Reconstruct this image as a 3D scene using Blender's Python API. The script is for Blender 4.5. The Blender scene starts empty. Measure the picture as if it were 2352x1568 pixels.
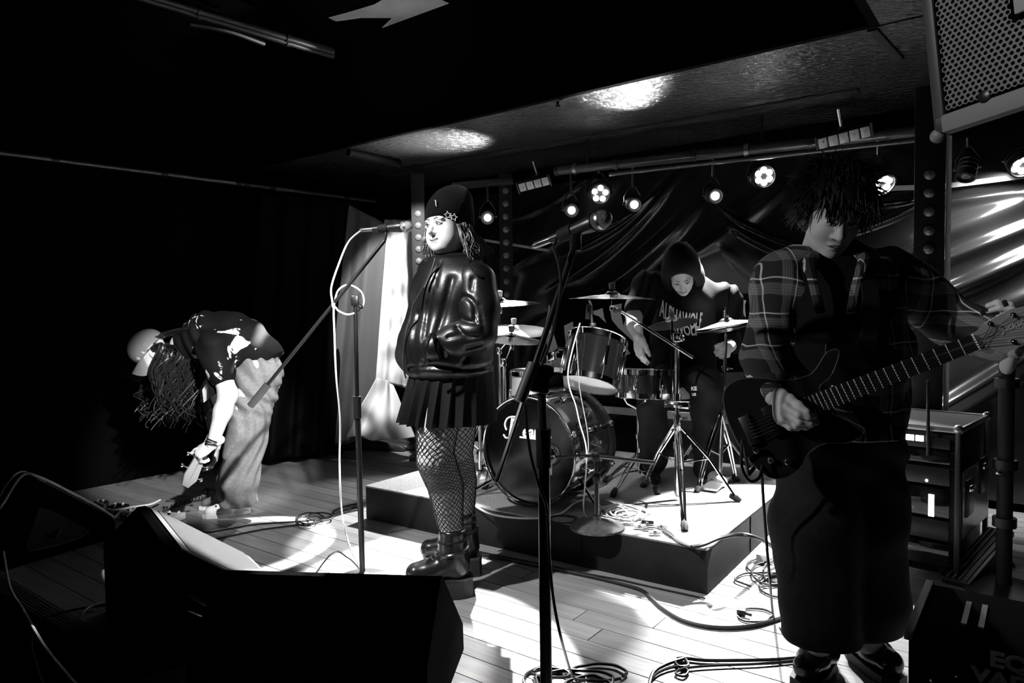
import bpy, bmesh, math, random
import numpy as np
from mathutils import Vector, Matrix, Euler

random.seed(7)
SC = bpy.context.scene
COL = SC.collection

# ------------------------------------------------------------------ camera
F_PX, CXP, CYP, CAM_H = 1620.0, 1176.0, 784.0, 1.23
PITCH, ROLL = math.radians(-2.4), math.radians(0.75)
c_f = np.array([0, math.cos(PITCH), math.sin(PITCH)])
_u0 = np.array([0, -math.sin(PITCH), math.cos(PITCH)])
_r0 = np.array([1.0, 0, 0])
c_r = _r0 * math.cos(ROLL) - _u0 * math.sin(ROLL)
c_u = _u0 * math.cos(ROLL) + _r0 * math.sin(ROLL)
c_o = np.array([0, 0, CAM_H])
cam = bpy.data.cameras.new('camera')
cam.sensor_width = 36.0
cam.lens = 36.0 * F_PX / 2352.0
cam.clip_start = 0.05
camo = bpy.data.objects.new('camera', cam)
COL.objects.link(camo)
camo.matrix_world = Matrix(((c_r[0], c_u[0], -c_f[0], 0), (c_r[1], c_u[1], -c_f[1], 0), (c_r[2], c_u[2], -c_f[2], CAM_H), (0, 0, 0, 1)))
SC.camera = camo

def ray(px, py):
    return c_f + c_r * (px - CXP) / F_PX - c_u * (py - CYP) / F_PX
def at(px, py, Y):                       # survey helper: photo measurement + depth -> place in the room
    d = ray(px, py); return c_o + d * (Y / d[1])
def onz(px, py, z=0.0):
    d = ray(px, py); return c_o + d * ((z - CAM_H) / d[2])
def onplane(px, py, p0, n):
    d = ray(px, py); return c_o + d * (((np.array(p0) - c_o) @ n) / (d @ n))

# ------------------------------------------------------------------ world, exposure
w = bpy.data.worlds.new('dark_room'); SC.world = w; w.use_nodes = True
w.node_tree.nodes['Background'].inputs[0].default_value = (1, 1, 1, 1)
w.node_tree.nodes['Background'].inputs[1].default_value = 0.0015
vs = SC.view_settings
vs.view_transform = 'Standard'; vs.look = 'None'; vs.gamma = 1.0; vs.use_curve_mapping = False
vs.exposure = 0.0

# ------------------------------------------------------------------ lights of the club (spots on pipe and ceiling) and added fill spots
def spot(name, loc, target, watts, angle, blend=0.15, size=0.04):
    l = bpy.data.lights.new(name, 'SPOT'); l.energy = watts; l.spot_size = math.radians(angle); l.spot_blend = blend
    l.shadow_soft_size = size
    o = bpy.data.objects.new(name, l); COL.objects.link(o)
    o.location = Vector(loc)
    o.rotation_euler = (Vector(target) - Vector(loc)).to_track_quat('-Z', 'Y').to_euler()
    return o
TR0, TR1 = onz(1280, 392, 2.28), onz(2145, 297, 2.28)       # the lighting pipe
def truss_Y(px):
    d = TR1 - TR0; dr = ray(px, 400); t = (dr[1] * TR0[0] - dr[0] * TR0[1]) / (dr[0] * d[1] - dr[1] * d[0]); return (TR0 + d * t)[1]
PARS = {'a': (1120, 500), 'b': (1313, 483), 'c': (1378, 445), 'd': (1457, 470), 'e': (1643, 450), 'f': (1755, 405), 'g': (2022, 425), 'h': (2348, 382)}
PP = {k: at(x, y, truss_Y(x)) for k, (x, y) in PARS.items()}
def S_(a, b, z):
    c, s_ = math.cos(math.radians(37)), math.sin(math.radians(37)); return np.array([-2.318 + c * a + s_ * b, 3.125 - s_ * a + c * b, z])
fw = np.array([0, -0.12, -0.02])
def ring_gobo(o, inner, outer, low, soft=.06):
    # pattern wheel in the lamp: bright ring with a dim middle (tangent of the beam angle)
    l = o.data; l.use_nodes = True; N = l.node_tree.nodes; L = l.node_tree.links; em = N['Emission']
    tc = N.new('ShaderNodeTexCoord'); sp = N.new('ShaderNodeSeparateXYZ'); L.new(tc.outputs['Normal'], sp.inputs[0])
    def Mn(op, a, b=None):
        n = N.new('ShaderNodeMath'); n.operation = op
        for k, v in enumerate((a, b)):
            if v is None: continue
            if isinstance(v, (int, float)): n.inputs[k].default_value = v
            else: L.new(v, n.inputs[k])
        return n.outputs[0]
    x = Mn('DIVIDE', sp.outputs[0], sp.outputs[2]); y = Mn('DIVIDE', sp.outputs[1], sp.outputs[2])
    r = Mn('SQRT', Mn('ADD', Mn('MULTIPLY', x, x), Mn('MULTIPLY', y, y)))
    mr = N.new('ShaderNodeMapRange'); mr.interpolation_type = 'SMOOTHSTEP'; L.new(r, mr.inputs[0])
    mr.inputs[1].default_value = inner * (1 - soft); mr.inputs[2].default_value = inner * (1 + soft); mr.inputs[3].default_value = low; mr.inputs[4].default_value = 1.0
    L.new(mr.outputs[0], em.inputs['Strength'])
# back lights on the pipe
spot('par_beam', PP['a'] + fw, (-0.28, 3.05, 0), 3400, 30, .10, .03)
spot('par_beam', PP['a'] + fw * 1.1, (-1.22, 2.95, 0.26), 1500, 13, .6)
spot('par_beam', PP['b'] + fw, (-0.75, 4.5, 0), 220, 44, .5)
spot('par_beam', PP['a'] + fw * .9, (-0.60, 4.18, 0.2), 1000, 24, .15, .03)
spot('par_beam', PP['e'] + fw, (1.25, 3.35, 0.2), 800, 40, .1, .03)
spot('par_beam', PP['f'] + fw, (1.05, 2.2, 0), 300, 44, .3)
spot('par_beam', PP['g'] + fw, (1.30, 3.55, 0.2), 2300, 30, .12, .03)
spot('par_beam', PP['h'] + np.array([-.1, .0, -.1]), onplane(2230, 640, np.array([2.2, 4.9, 0]), np.array([.6, .8, 0])), 220, 100, .5, .2)
spot('par_beam', PP['c'] + fw, (0.45, 3.75, 0.8), 1500, 24, .3)
spot('par_beam', PP['d'] + np.array([.2, .1, -.05]), S_(2.3, 3.7, .6), 160, 80, .5)  # added wash turned back to brighten the ledge and banner
# unseen spots above and before the stage, some added as fills
spot('ribbon_fill', (-0.20, 4.6, 2.45), (-0.40, 2.42, 0), 2600, 22, .06, .02)  # added spot that lays the bright ribbon on the floor
rg = spot('ring_spot', (-0.9, 4.9, 2.45), onz(545, 1250, 0), 3200, 21, .05, .02)
ring_gobo(rg, .150, .185, .05)
spot('front_key', (-1.75, 1.75, 2.95), (-0.30, 3.02, 1.02), 620, 34, .3)
spot('front_spot', (0.25, 0.8, 2.40), (-1.68, 4.2, 0.74), 1500, 18, .5)
spot('kit_fill', (0.45, 0.5, 2.40), (0.32, 3.75, 0.80), 900, 15, .4)  # added front spot to brighten the drums and their lettering
spot('side_spot', (-2.6, 1.2, 2.4), (0.98, 2.08, 1.02), 240, 22, .8)
spot('curtain_fill', (-0.55, 5.0, 2.44), (-0.80, 6.2, 1.20), 380, 52, .3)  # added spot to brighten the satin sheet
spot('well_fill', (-1.5, 2.2, 2.2), onz(920, 40, 3.28), 80, 28, .5)  # added spot aimed up so the poster shows in the dark well
spot('speaker_fill', (-1.2, 0.3, 2.6), at(2260, 150, 1.38), 95, 20, .6)  # added spot to brighten the loudspeaker grille
# added spots aimed up to put bright patches on the glossy ceiling
spot('ceiling_fill', PP['a'] + np.array([0, -.35, .0]), onz(1020, 325, 2.5), 450, 74, 1.0)
spot('ceiling_fill', PP['d'] + np.array([0, -.1, .0]), onz(1425, 215, 2.5), 220, 36, .8)


# ------------------------------------------------------------------ materials
MATS = {}
def mat(name, col=0.5, rough=0.6, metal=0.0, spec=0.5, bump=None, vary=None, coat=0.0, emit=None, sheen=0.0, alpha_noise=None, objrand=0.0):
    """bump=(scale, strength[, distance]); vary=(scale, low, high) multiplies colour by noise"""
    if name in MATS: return MATS[name]
    m = bpy.data.materials.new(name); m.use_nodes = True; MATS[name] = m
    nt = m.node_tree; N = nt.nodes; L = nt.links; b = N['Principled BSDF']
    c = (col, col, col) if not isinstance(col, tuple) else col
    b.inputs['Base Color'].default_value = (*c, 1)
    b.inputs['Roughness'].default_value = rough
    b.inputs['Metallic'].default_value = metal
    b.inputs['Specular IOR Level'].default_value = spec
    b.inputs['Coat Weight'].default_value = coat
    b.inputs['Sheen Weight'].default_value = sheen
    if emit:
        b.inputs['Emission Color'].default_value = (1, 1, 1, 1); b.inputs['Emission Strength'].default_value = emit
    tc = N.new('ShaderNodeTexCoord')
    if vary or objrand:
        out = None
        if vary:
            nz = N.new('ShaderNodeTexNoise'); nz.inputs['Scale'].default_value = vary[0]; nz.inputs['Detail'].default_value = 6
            L.new(tc.outputs['Object'], nz.inputs['Vector'])
            mr = N.new('ShaderNodeMapRange'); mr.inputs[1].default_value = 0.3; mr.inputs[2].default_value = 0.7
            mr.inputs[3].default_value = vary[1]; mr.inputs[4].default_value = vary[2]
            L.new(nz.outputs['Fac'], mr.inputs[0]); out = mr.outputs[0]
        if objrand:
            oi = N.new('ShaderNodeObjectInfo'); mr2 = N.new('ShaderNodeMapRange')
            mr2.inputs[3].default_value = 1 - objrand; mr2.inputs[4].default_value = 1 + objrand
            L.new(oi.outputs['Random'], mr2.inputs[0])
            if out:
                mu = N.new('ShaderNodeMath'); mu.operation = 'MULTIPLY'; L.new(out, mu.inputs[0]); L.new(mr2.outputs[0], mu.inputs[1]); out = mu.outputs[0]
            else: out = mr2.outputs[0]
        vm = N.new('ShaderNodeVectorMath'); vm.operation = 'SCALE'; vm.inputs[0].default_value = c
        L.new(out, vm.inputs['Scale']); L.new(vm.outputs[0], b.inputs['Base Color'])
    if bump:
        nz2 = N.new('ShaderNodeTexNoise'); nz2.inputs['Scale'].default_value = bump[0]; nz2.inputs['Detail'].default_value = 4
        L.new(tc.outputs['Object'], nz2.inputs['Vector'])
        bp = N.new('ShaderNodeBump'); bp.inputs['Strength'].default_value = bump[1]; bp.inputs['Distance'].default_value = bump[2] if len(bump) > 2 else 0.01
        L.new(nz2.outputs['Fac'], bp.inputs['Height']); L.new(bp.outputs[0], b.inputs['Normal'])
    return m

def M_black(): return mat('matte_black', 0.004, 0.7, spec=0.3)
mat('matte_black', 0.004, 0.7, spec=0.3)
mat('black_metal', 0.015, 0.35, spec=0.5)
mat('pole_black', 0.01, 0.28, spec=0.5)
mat('chrome', 0.85, 0.09, metal=1.0)
mat('steel', 0.5, 0.3, metal=1.0)
mat('black_gloss', 0.008, 0.06, spec=0.6, coat=0.6)
mat('black_plastic', 0.005, 0.4)
mat('rubber', 0.01, 0.75, spec=0.25)
mat('white_plastic', 0.75, 0.45)
mat('white_cable', 0.8, 0.4)
mat('black_cable', 0.008, 0.45, spec=0.4)
mat('white_print', 0.75, 0.6)
mat('grey_print', 0.35, 0.6)
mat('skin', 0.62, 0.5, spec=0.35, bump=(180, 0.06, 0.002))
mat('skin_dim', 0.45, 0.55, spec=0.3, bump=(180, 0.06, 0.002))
mat('hair_dark', 0.009, 0.42, spec=0.5)
mat('hair_brown', 0.10, 0.38, spec=0.5)
mat('cymbal', 0.62, 0.24, metal=1.0, bump=(60, 0.12, 0.002))
mat('drum_head_white', 0.8, 0.5)
mat('carpet_black', 0.003, 0.95, spec=0.01, bump=(420, 0.6, 0.004), vary=(300, 0.5, 1.5))
mat('riser_carpet', 0.24, 0.95, spec=0.1, bump=(260, 0.7, 0.006), vary=(150, 0.55, 1.35))
mat('riser_side', 0.006, 0.75, spec=0.3, vary=(12, 0.6, 1.5))
mat('stage_board', 0.27, 0.36, spec=0.45, bump=(30, 0.1, 0.003), vary=(7, 0.72, 1.15), objrand=0.14)
mat('subfloor', 0.004, 0.9, spec=0.1)
mat('hall_carpet', 0.02, 0.95, spec=0.1, vary=(20, 0.6, 1.6))
mat('wall_black', 0.002, 0.85, spec=0.04)
mat('ceiling_black', 0.0015, 0.9, spec=0.02)
mat('nosing', 0.16, 0.45, spec=0.5)
mat('lens_lit', 1.0, 0.3, emit=60.0)
mat('lens_off', 0.10, 0.12, spec=0.7, bump=(150, 0.6, 0.004))
mat('screen_lit', 0.9, 0.4, emit=4.0)
mat('led_dot', 1.0, 0.3, emit=12.0)

# ------------------------------------------------------------------ mesh helpers
WORLD = {}                                # object -> world position of its origin
def link(me, name, parent=None, origin=None):
    o = bpy.data.objects.new(name, me); COL.objects.link(o)
    if parent is not None:
        o.parent = parent; WORLD[o] = WORLD[parent]
    else:
        o.location = Vector(origin) if origin is not None else Vector((0, 0, 0))
        WORLD[o] = np.array(o.location)
    return o
def tag(o, label=None, cat=None, group=None, kind=None):
    if label: o['label'] = label
    if cat: o['category'] = cat
    if group: o['group'] = group
    if kind: o['kind'] = kind
    return o
def thing(name, label, cat, loc, group=None):
    o = bpy.data.objects.new(name, None); COL.objects.link(o)
    o.empty_display_size = 0.05
    o.location = Vector(loc); WORLD[o] = np.array(loc, float)
    return tag(o, label, cat, group)
def frame_from(z, x=None):
    z = np.array(z, float); z = z / np.linalg.norm(z)
    a = np.array(x, float) if x is not None else (np.array([1.0, 0, 0]) if abs(z[0]) < 0.9 else np.array([0, 1.0, 0]))
    y = np.cross(z, a); y /= np.linalg.norm(y); xx = np.cross(y, z)
    return xx, y, z
class MB:
    def __init__(s): s.v = []; s.f = []; s.n = 0
    def add(s, V, Fc):
        s.v.append(np.asarray(V, float).reshape(-1, 3)); s.f.extend([tuple(i + s.n for i in f) for f in Fc]); s.n += len(s.v[-1]); return s
    def box(s, c, size, X=(1, 0, 0), Y=(0, 1, 0), Z=(0, 0, 1), bev=0.0):
        c = np.array(c, float); hx, hy, hz = [q / 2 for q in size]; X, Y, Z = map(lambda q: np.array(q, float), (X, Y, Z))
        if bev <= 0:
            V = [c + X * a * hx + Y * b * hy + Z * d * hz for a in (-1, 1) for b in (-1, 1) for d in (-1, 1)]
            s.add(V, [(0, 1, 3, 2), (4, 6, 7, 5), (0, 4, 5, 1), (2, 3, 7, 6), (0, 2, 6, 4), (1, 5, 7, 3)])
        else:
            bm = bmesh.new(); bmesh.ops.create_cube(bm, size=1)
            for v in bm.verts: v.co = Vector((v.co.x * hx * 2, v.co.y * hy * 2, v.co.z * hz * 2))
            bmesh.ops.bevel(bm, geom=list(bm.edges), offset=min(bev, 0.45 * min(size)), segments=2, affect='EDGES', profile=0.5)
            bm.verts.index_update()
            V = [c + X * v.co.x + Y * v.co.y + Z * v.co.z for v in bm.verts]
            s.add(V, [[v.index for v in f.verts] for f in bm.faces]); bm.free()
        return s
    def tube(s, pts, r, seg=8, cap=True, closed=False):
        P = [np.array(p, float) for p in pts]; n = len(P)
        R = [r] * n if np.isscalar(r) else list(r)
        V = []; up = None
        for i in range(n):
            if closed: t = P[(i + 1) % n] - P[i - 1]
            else: t = P[min(i + 1, n - 1)] - P[max(i - 1, 0)]
            t = t / (np.linalg.norm(t) + 1e-12)
            if up is None: x, y, _ = frame_from(t)
            else:
                x = up - t * (up @ t); nn = np.linalg.norm(x)
                x = x / nn if nn > 1e-6 else frame_from(t)[0]
                y = np.cross(t, x)
            up = x
            for k in range(seg):
                a = 2 * math.pi * k / seg; V.append(P[i] + (x * math.cos(a) + y * math.sin(a)) * R[i])
        Fc = []
        for i in range(n if closed else n - 1):
            j = (i + 1) % n
            for k in range(seg):
                k2 = (k + 1) % seg; Fc.append((i * seg + k, i * seg + k2, j * seg + k2, j * seg + k))
        if cap and not closed:
            Fc.append(tuple(range(seg - 1, -1, -1))); Fc.append(tuple((n - 1) * seg + k for k in range(seg)))
        return s.add(V, Fc)
    def lathe(s, prof, c, axis=(0, 0, 1), seg=24, xdir=None, closed=False):
        """prof: list of (radius, height)"""
        x, y, z = frame_from(axis, xdir); c = np.array(c, float); V = []; Fc = []; n = len(prof)
        for rr, h in prof:
            for k in range(seg):
                a = 2 * math.pi * k / seg; V.append(c + z * h + (x * math.cos(a) + y * math.sin(a)) * max(rr, 1e-5))
        for i in range(n if closed else n - 1):
            j = (i + 1) % n
            for k in range(seg):
                k2 = (k + 1) % seg; Fc.append((i * seg + k, i * seg + k2, j * seg + k2, j * seg + k))
        if not closed:
            if prof[0][0] > 1e-4: Fc.append(tuple(range(seg - 1, -1, -1)))
            if prof[-1][0] > 1e-4: Fc.append(tuple((n - 1) * seg + k for k in range(seg)))
        return s.add(V, Fc)
    def torus(s, c, axis, R, r, seg=32, sub=8, sx=1.0, xdir=None):
        x, y, z = frame_from(axis, xdir); c = np.array(c, float)
        return s.tube([c + x * math.cos(2 * math.pi * k / seg) * R * sx + y * math.sin(2 * math.pi * k / seg) * R for k in range(seg)], r, sub, closed=True)
    def sphere(s, c, r, seg=14, rings=9, axes=None):
        c = np.array(c, float); rr = (r, r, r) if np.isscalar(r) else r
        A = axes if axes is not None else np.eye(3)
        V = []; Fc = []
        for i in range(rings + 1):
            t = math.pi * i / rings
            for k in range(seg):
                a = 2 * math.pi * k / seg
                q = (math.sin(t) * math.cos(a) * rr[0], math.sin(t) * math.sin(a) * rr[1], math.cos(t) * rr[2])
                V.append(c + A[0] * q[0] + A[1] * q[1] + A[2] * q[2])
        for i in range(rings):
            for k in range(seg):
                k2 = (k + 1) % seg; Fc.append((i * seg + k, (i + 1) * seg + k, (i + 1) * seg + k2, i * seg + k2))
        return s.add(V, Fc)
    def prism(s, poly, o, X, Y, Z, d0, d1):
        """poly in (X,Y) plane extruded along Z from d0 to d1"""
        o, X, Y, Z = map(lambda q: np.array(q, float), (o, X, Y, Z)); n = len(poly)
        V = [o + X * a + Y * b + Z * d0 for a, b in poly] + [o + X * a + Y * b + Z * d1 for a, b in poly]
        Fc = [tuple(range(n - 1, -1, -1)), tuple(range(n, 2 * n))] + [(i, (i + 1) % n, n + (i + 1) % n, n + i) for i in range(n)]
        return s.add(V, Fc)
    def build(s, name, m, parent=None, origin=None, smooth=True, label=None):
        V = np.concatenate(s.v) if s.v else np.zeros((0, 3))
        if parent is not None: o0 = WORLD[parent]
        elif origin is not None: o0 = np.array(origin, float)
        else: o0 = np.array([(V[:, 0].min() + V[:, 0].max()) / 2, (V[:, 1].min() + V[:, 1].max()) / 2, V[:, 2].min()])
        me = bpy.data.meshes.new(name); me.from_pydata((V - o0).tolist(), [], s.f); me.validate()
        bm = bmesh.new(); bm.from_mesh(me); bmesh.ops.recalc_face_normals(bm, faces=bm.faces); bm.to_mesh(me); bm.free()
        me.materials.append(m if not isinstance(m, str) else MATS[m])
        if smooth:
            me.polygons.foreach_set('use_smooth', [True] * len(me.polygons))
            try: me.set_sharp_from_angle(angle=math.radians(40))
            except Exception: pass
        me.update()
        o = link(me, name, parent, o0)
        if label: o['label'] = label
        return o
def spline(pts, n=10, closed=False):
    P = [np.array(p, float) for p in pts]; out = []; N = len(P)
    rng = range(N) if closed else range(N - 1)
    for i in rng:
        if closed: p0, p1, p2, p3 = P[i - 1], P[i], P[(i + 1) % N], P[(i + 2) % N]
        else: p0, p1, p2, p3 = P[max(i - 1, 0)], P[i], P[i + 1], P[min(i + 2, N - 1)]
        for k in range(n):
            t = k / n
            out.append(0.5 * ((2 * p1) + (-p0 + p2) * t + (2 * p0 - 5 * p1 + 4 * p2 - p3) * t * t + (-p0 + 3 * p1 - 3 * p2 + p3) * t ** 3))
    if not closed: out.append(P[-1])
    return out
def text_geo(s, size=1.0, shear=0.0, offset=0.0, sx=1.0, extrude=0.0, spacing=1.0):
    cu = bpy.data.curves.new('lettering', 'FONT'); cu.body = s; cu.size = size; cu.shear = shear; cu.offset = offset
    cu.align_x = 'LEFT'; cu.space_character = spacing; cu.extrude = extrude; cu.resolution_u = 4
    ob = bpy.data.objects.new('lettering', cu); COL.objects.link(ob)
    dg = bpy.context.evaluated_depsgraph_get(); dg.update()
    me = bpy.data.meshes.new_from_object(ob.evaluated_get(dg))
    V = np.array([v.co[:] for v in me.vertices]).reshape(-1, 3); V[:, 0] *= sx
    Fc = [tuple(p.vertices) for p in me.polygons]
    bpy.data.objects.remove(ob); bpy.data.meshes.remove(me); bpy.data.curves.remove(cu)
    return V, Fc
def place_text(mb, s, o, X, Y, size, shear=0.0, offset=0.0, sx=1.0, center=True, depth=0.001, spacing=1.0, warp=None):
    V, Fc = text_geo(s, size, shear, offset, sx, depth, spacing)
    if center: V[:, 0] -= (V[:, 0].min() + V[:, 0].max()) / 2; V[:, 1] -= (V[:, 1].min() + V[:, 1].max()) / 2
    if warp: V = warp(V)
    X = np.array(X, float); Y = np.array(Y, float); Z = np.cross(X, Y)
    mb.add([np.array(o) + X * v[0] + Y * v[1] + Z * v[2] for v in V], Fc)

# ------------------------------------------------------------------ implicit surfaces (bodies, clothes)
class Body:
    def __init__(s, h=0.008): s.h = h; s.P = []; s.disp = None; s.cuts = []
    def cap(s, a, b, ra, rb=None, k=0.03, squash=None):
        rb = ra if rb is None else rb; s.P.append(('cap', np.array(a, float), np.array(b, float), ra, rb, k, squash)); return s
    def chain(s, pts, rs, k=0.03):
        for i in range(len(pts) - 1): s.cap(pts[i], pts[i + 1], rs[i], rs[i + 1], k)
        return s
    def ell(s, c, r, A=None, k=0.03, sub=False):
        s.P.append(('sub' if sub else 'ell', np.array(c, float), np.array(r, float) * np.ones(3), np.eye(3) if A is None else np.array(A, float), k)); return s
    def cut(s, p, n, k=0.0): s.cuts.append((np.array(p, float), np.array(n, float) / np.linalg.norm(n), k)); return s
    def mesh(s):
        lo = np.full(3, 1e9); hi = -lo
        for p in s.P:
            if p[0] == 'cap':
                r = max(p[3], p[4]); lo = np.minimum(lo, np.minimum(p[1], p[2]) - r); hi = np.maximum(hi, np.maximum(p[1], p[2]) + r)
            elif p[0] == 'ell':
                e = np.sqrt(((p[3].T * p[2]) ** 2).sum(1)); lo = np.minimum(lo, p[1] - e); hi = np.maximum(hi, p[1] + e)
        m = 0.03; lo -= m; hi += m; h = s.h
        n = np.ceil((hi - lo) / h).astype(int) + 1
        ax = [lo[i] + h * np.arange(n[i]) for i in range(3)]
        D = np.full(n, 0.5, np.float32)
        for p in s.P:
            k = p[-1] if p[0] != 'cap' else p[5]
            if p[0] == 'cap':
                r = max(p[3], p[4]); a = np.minimum(p[1], p[2]) - r; b = np.maximum(p[1], p[2]) + r
            else:
                e = np.sqrt(((p[3].T * p[2]) ** 2).sum(1)); a, b = p[1] - e, p[1] + e
            g = k + 3 * h
            i0 = np.maximum(0, np.floor((a - g - lo) / h).astype(int)); i1 = np.minimum(n, np.ceil((b + g - lo) / h).astype(int) + 1)
            if (i1 <= i0).any(): continue
            X = ax[0][i0[0]:i1[0], None, None]; Y = ax[1][None, i0[1]:i1[1], None]; Z = ax[2][None, None, i0[2]:i1[2]]
            sl = (slice(i0[0], i1[0]), slice(i0[1], i1[1]), slice(i0[2], i1[2]))
            if p[0] == 'cap':
                A, B, ra, rb = p[1], p[2], p[3], p[4]; ab = B - A; L2 = ab @ ab + 1e-12
                t = np.clip(((X - A[0]) * ab[0] + (Y - A[1]) * ab[1] + (Z - A[2]) * ab[2]) / L2, 0, 1)
                dx, dy, dz = X - A[0] - t * ab[0], Y - A[1] - t * ab[1], Z - A[2] - t * ab[2]
                if p[6] is not None:
                    q, sc = p[6]; q = np.array(q, float); q /= np.linalg.norm(q); dd = (dx * q[0] + dy * q[1] + dz * q[2]) * (1 / sc - 1)
                    dx, dy, dz = dx + q[0] * dd, dy + q[1] * dd, dz + q[2] * dd
                d = np.sqrt(dx * dx + dy * dy + dz * dz) - (ra + (rb - ra) * t)
            else:
                C, R, A = p[1], p[2], p[3]
                q = [((X - C[0]) * A[i][0] + (Y - C[1]) * A[i][1] + (Z - C[2]) * A[i][2]) for i in range(3)]
                k0 = np.sqrt(sum((q[i] / R[i]) ** 2 for i in range(3))); k1 = np.sqrt(sum((q[i] / R[i] ** 2) ** 2 for i in range(3))) + 1e-9
                d = k0 * (k0 - 1) / k1
            o = D[sl]
            if p[0] == 'sub':
                hh = np.maximum(k - np.abs(o + d), 0) / k if k > 0 else 0
                D[sl] = np.maximum(o, -d) + hh * hh * k * 0.25
            else:
                hh = np.maximum(k - np.abs(o - d), 0) / k if k > 0 else 0
                D[sl] = np.minimum(o, d) - hh * hh * k * 0.25
        X = ax[0][:, None, None]; Y = ax[1][None, :, None]; Z = ax[2][None, None, :]
        if s.disp: D = D + s.disp(X, Y, Z)
        for p, nn, k in s.cuts:
            D = np.maximum(D, (X - p[0]) * nn[0] + (Y - p[1]) * nn[1] + (Z - p[2]) * nn[2])
        D = D.astype(np.float32)
        ins = D < 0; n1 = np.array(D.shape) - 1
        cnt = np.zeros(n1, np.int8)
        for i in (0, 1):
            for j in (0, 1):
                for k in (0, 1): cnt += ins[i:n1[0] + i, j:n1[1] + j, k:n1[2] + k]
        mask = (cnt > 0) & (cnt < 8); I = np.argwhere(mask); idx = np.full(n1, -1, np.int64); idx[mask] = np.arange(len(I))
        acc = np.zeros((len(I), 3)); num = np.zeros(len(I))
        cs = [(i, j, k) for i in (0, 1) for j in (0, 1) for k in (0, 1)]
        for a in cs:
            for ax_ in range(3):
                if a[ax_]: continue
                b = list(a); b[ax_] = 1
                da = D[I[:, 0] + a[0], I[:, 1] + a[1], I[:, 2] + a[2]]; db = D[I[:, 0] + b[0], I[:, 1] + b[1], I[:, 2] + b[2]]
                x = (da < 0) != (db < 0); t = np.where(x, da / np.where(x, da - db, 1), 0)
                pos = np.array(a, float)[None, :].repeat(len(I), 0); pos[:, ax_] += t
                acc[x] += pos[x]; num[x] += 1
        V = lo + h * (I + acc / num[:, None])
        Fc = []
        for ax_ in range(3):
            sa = [slice(None)] * 3; sb = [slice(None)] * 3; sa[ax_] = slice(0, -1); sb[ax_] = slice(1, None)
            ch = ins[tuple(sa)] != ins[tuple(sb)]; E = np.argwhere(ch); inn = ins[E[:, 0], E[:, 1], E[:, 2]]
            o1, o2 = [(1, 2), (2, 0), (0, 1)][ax_]
            ok = (E[:, o1] > 0) & (E[:, o2] > 0) & (E[:, o1] < n1[o1]) & (E[:, o2] < n1[o2]); E = E[ok]; inn = inn[ok]
            def g(d1, d2):
                q = E.copy(); q[:, o1] -= d1; q[:, o2] -= d2; return idx[q[:, 0], q[:, 1], q[:, 2]]
            quad = np.stack([g(1, 1), g(0, 1), g(0, 0), g(1, 0)], 1); quad[~inn] = quad[~inn][:, ::-1]; Fc.append(quad)
        return V, np.concatenate(Fc)
def body_obj(name, m, bodies, parent=None, origin=None, label=None):
    """several implicit pieces as one mesh object"""
    Vs, Fs, n = [], [], 0
    for b in bodies:
        V, Fc = b if isinstance(b, tuple) else b.mesh()
        Vs.append(V); Fs.append(np.asarray(Fc) + n); n += len(V)
    V = np.concatenate(Vs); Fc = np.concatenate(Fs)
    o0 = WORLD[parent] if parent is not None else np.array(origin, float)
    me = bpy.data.meshes.new(name); me.from_pydata((V - o0).tolist(), [], Fc.tolist())
    me.materials.append(MATS[m] if isinstance(m, str) else m)
    me.polygons.foreach_set('use_smooth', [True] * len(me.polygons)); me.update()
    o = link(me, name, parent, o0)
    if label: o['label'] = label
    return o
def snoise(X, Y, Z, f, seed=0):
    r = np.random.RandomState(seed); out = 0
    for i in range(5):
        d = r.normal(size=3); d /= np.linalg.norm(d); out = out + np.sin((X * d[0] + Y * d[1] + Z * d[2]) * f * (0.7 + 0.6 * r.rand()) + r.rand() * 6.28)
    return out / 5

# ------------------------------------------------------------------ the room: stage frame (a along the stage front, b into the stage)
ANG = math.radians(37)
U = np.array([math.cos(ANG), -math.sin(ANG), 0]); Vd = np.array([math.sin(ANG), math.cos(ANG), 0]); ZZ = np.array([0, 0, 1.0])
E0 = np.array([-2.318, 3.125, 0])
def S(a, b, z=0.0): return E0 + U * a + Vd * b + ZZ * z
A_L, A_R, B_W = -1.75, 5.0, 4.02
def struct(name, mb, m, smooth=False):
    return tag(mb.build(name, m, smooth=smooth), kind='structure')

fl = struct('floor', MB().box(S((A_L + A_R) / 2, B_W / 2 + 0.05, -0.24), (A_R - A_L, B_W + 0.1, 0.42), U, Vd), 'subfloor')
PW = 0.116
pm = MB().box((0, 0, 0), (1, 1, 1), bev=0)
unit = bpy.data.meshes.new('plank')
bm = bmesh.new(); bmesh.ops.create_cube(bm, size=1)
for v in bm.verts:
    if v.co.z > 0: v.co.x *= 0.9995; v.co.y *= 0.975
bm.to_mesh(unit); bm.free(); unit.materials.append(MATS['stage_board'])
rot = Matrix(((U[0], Vd[0], 0), (U[1], Vd[1], 0), (0, 0, 1))).to_quaternion()
row = 0; b = 0.085
while b < B_W:
    a = A_L - random.random() * 1.8
    while a < A_R:
        ln = random.choice((1.8, 2.1, 2.4, 2.7)); a0, a1 = max(a, A_L), min(a + ln, A_R); a += ln
        if a1 - a0 < 0.1: continue
        o = bpy.data.objects.new('plank', unit); COL.objects.link(o); o.parent = fl
        c = S((a0 + a1) / 2, b + PW / 2, -0.014)
        o.location = Vector(c - WORLD[fl]); o.rotation_mode = 'QUATERNION'; o.rotation_quaternion = rot
        o.scale = (a1 - a0 - 0.0025, PW - 0.0022, 0.026 + random.uniform(0, 0.0015))
    b += PW
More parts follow.
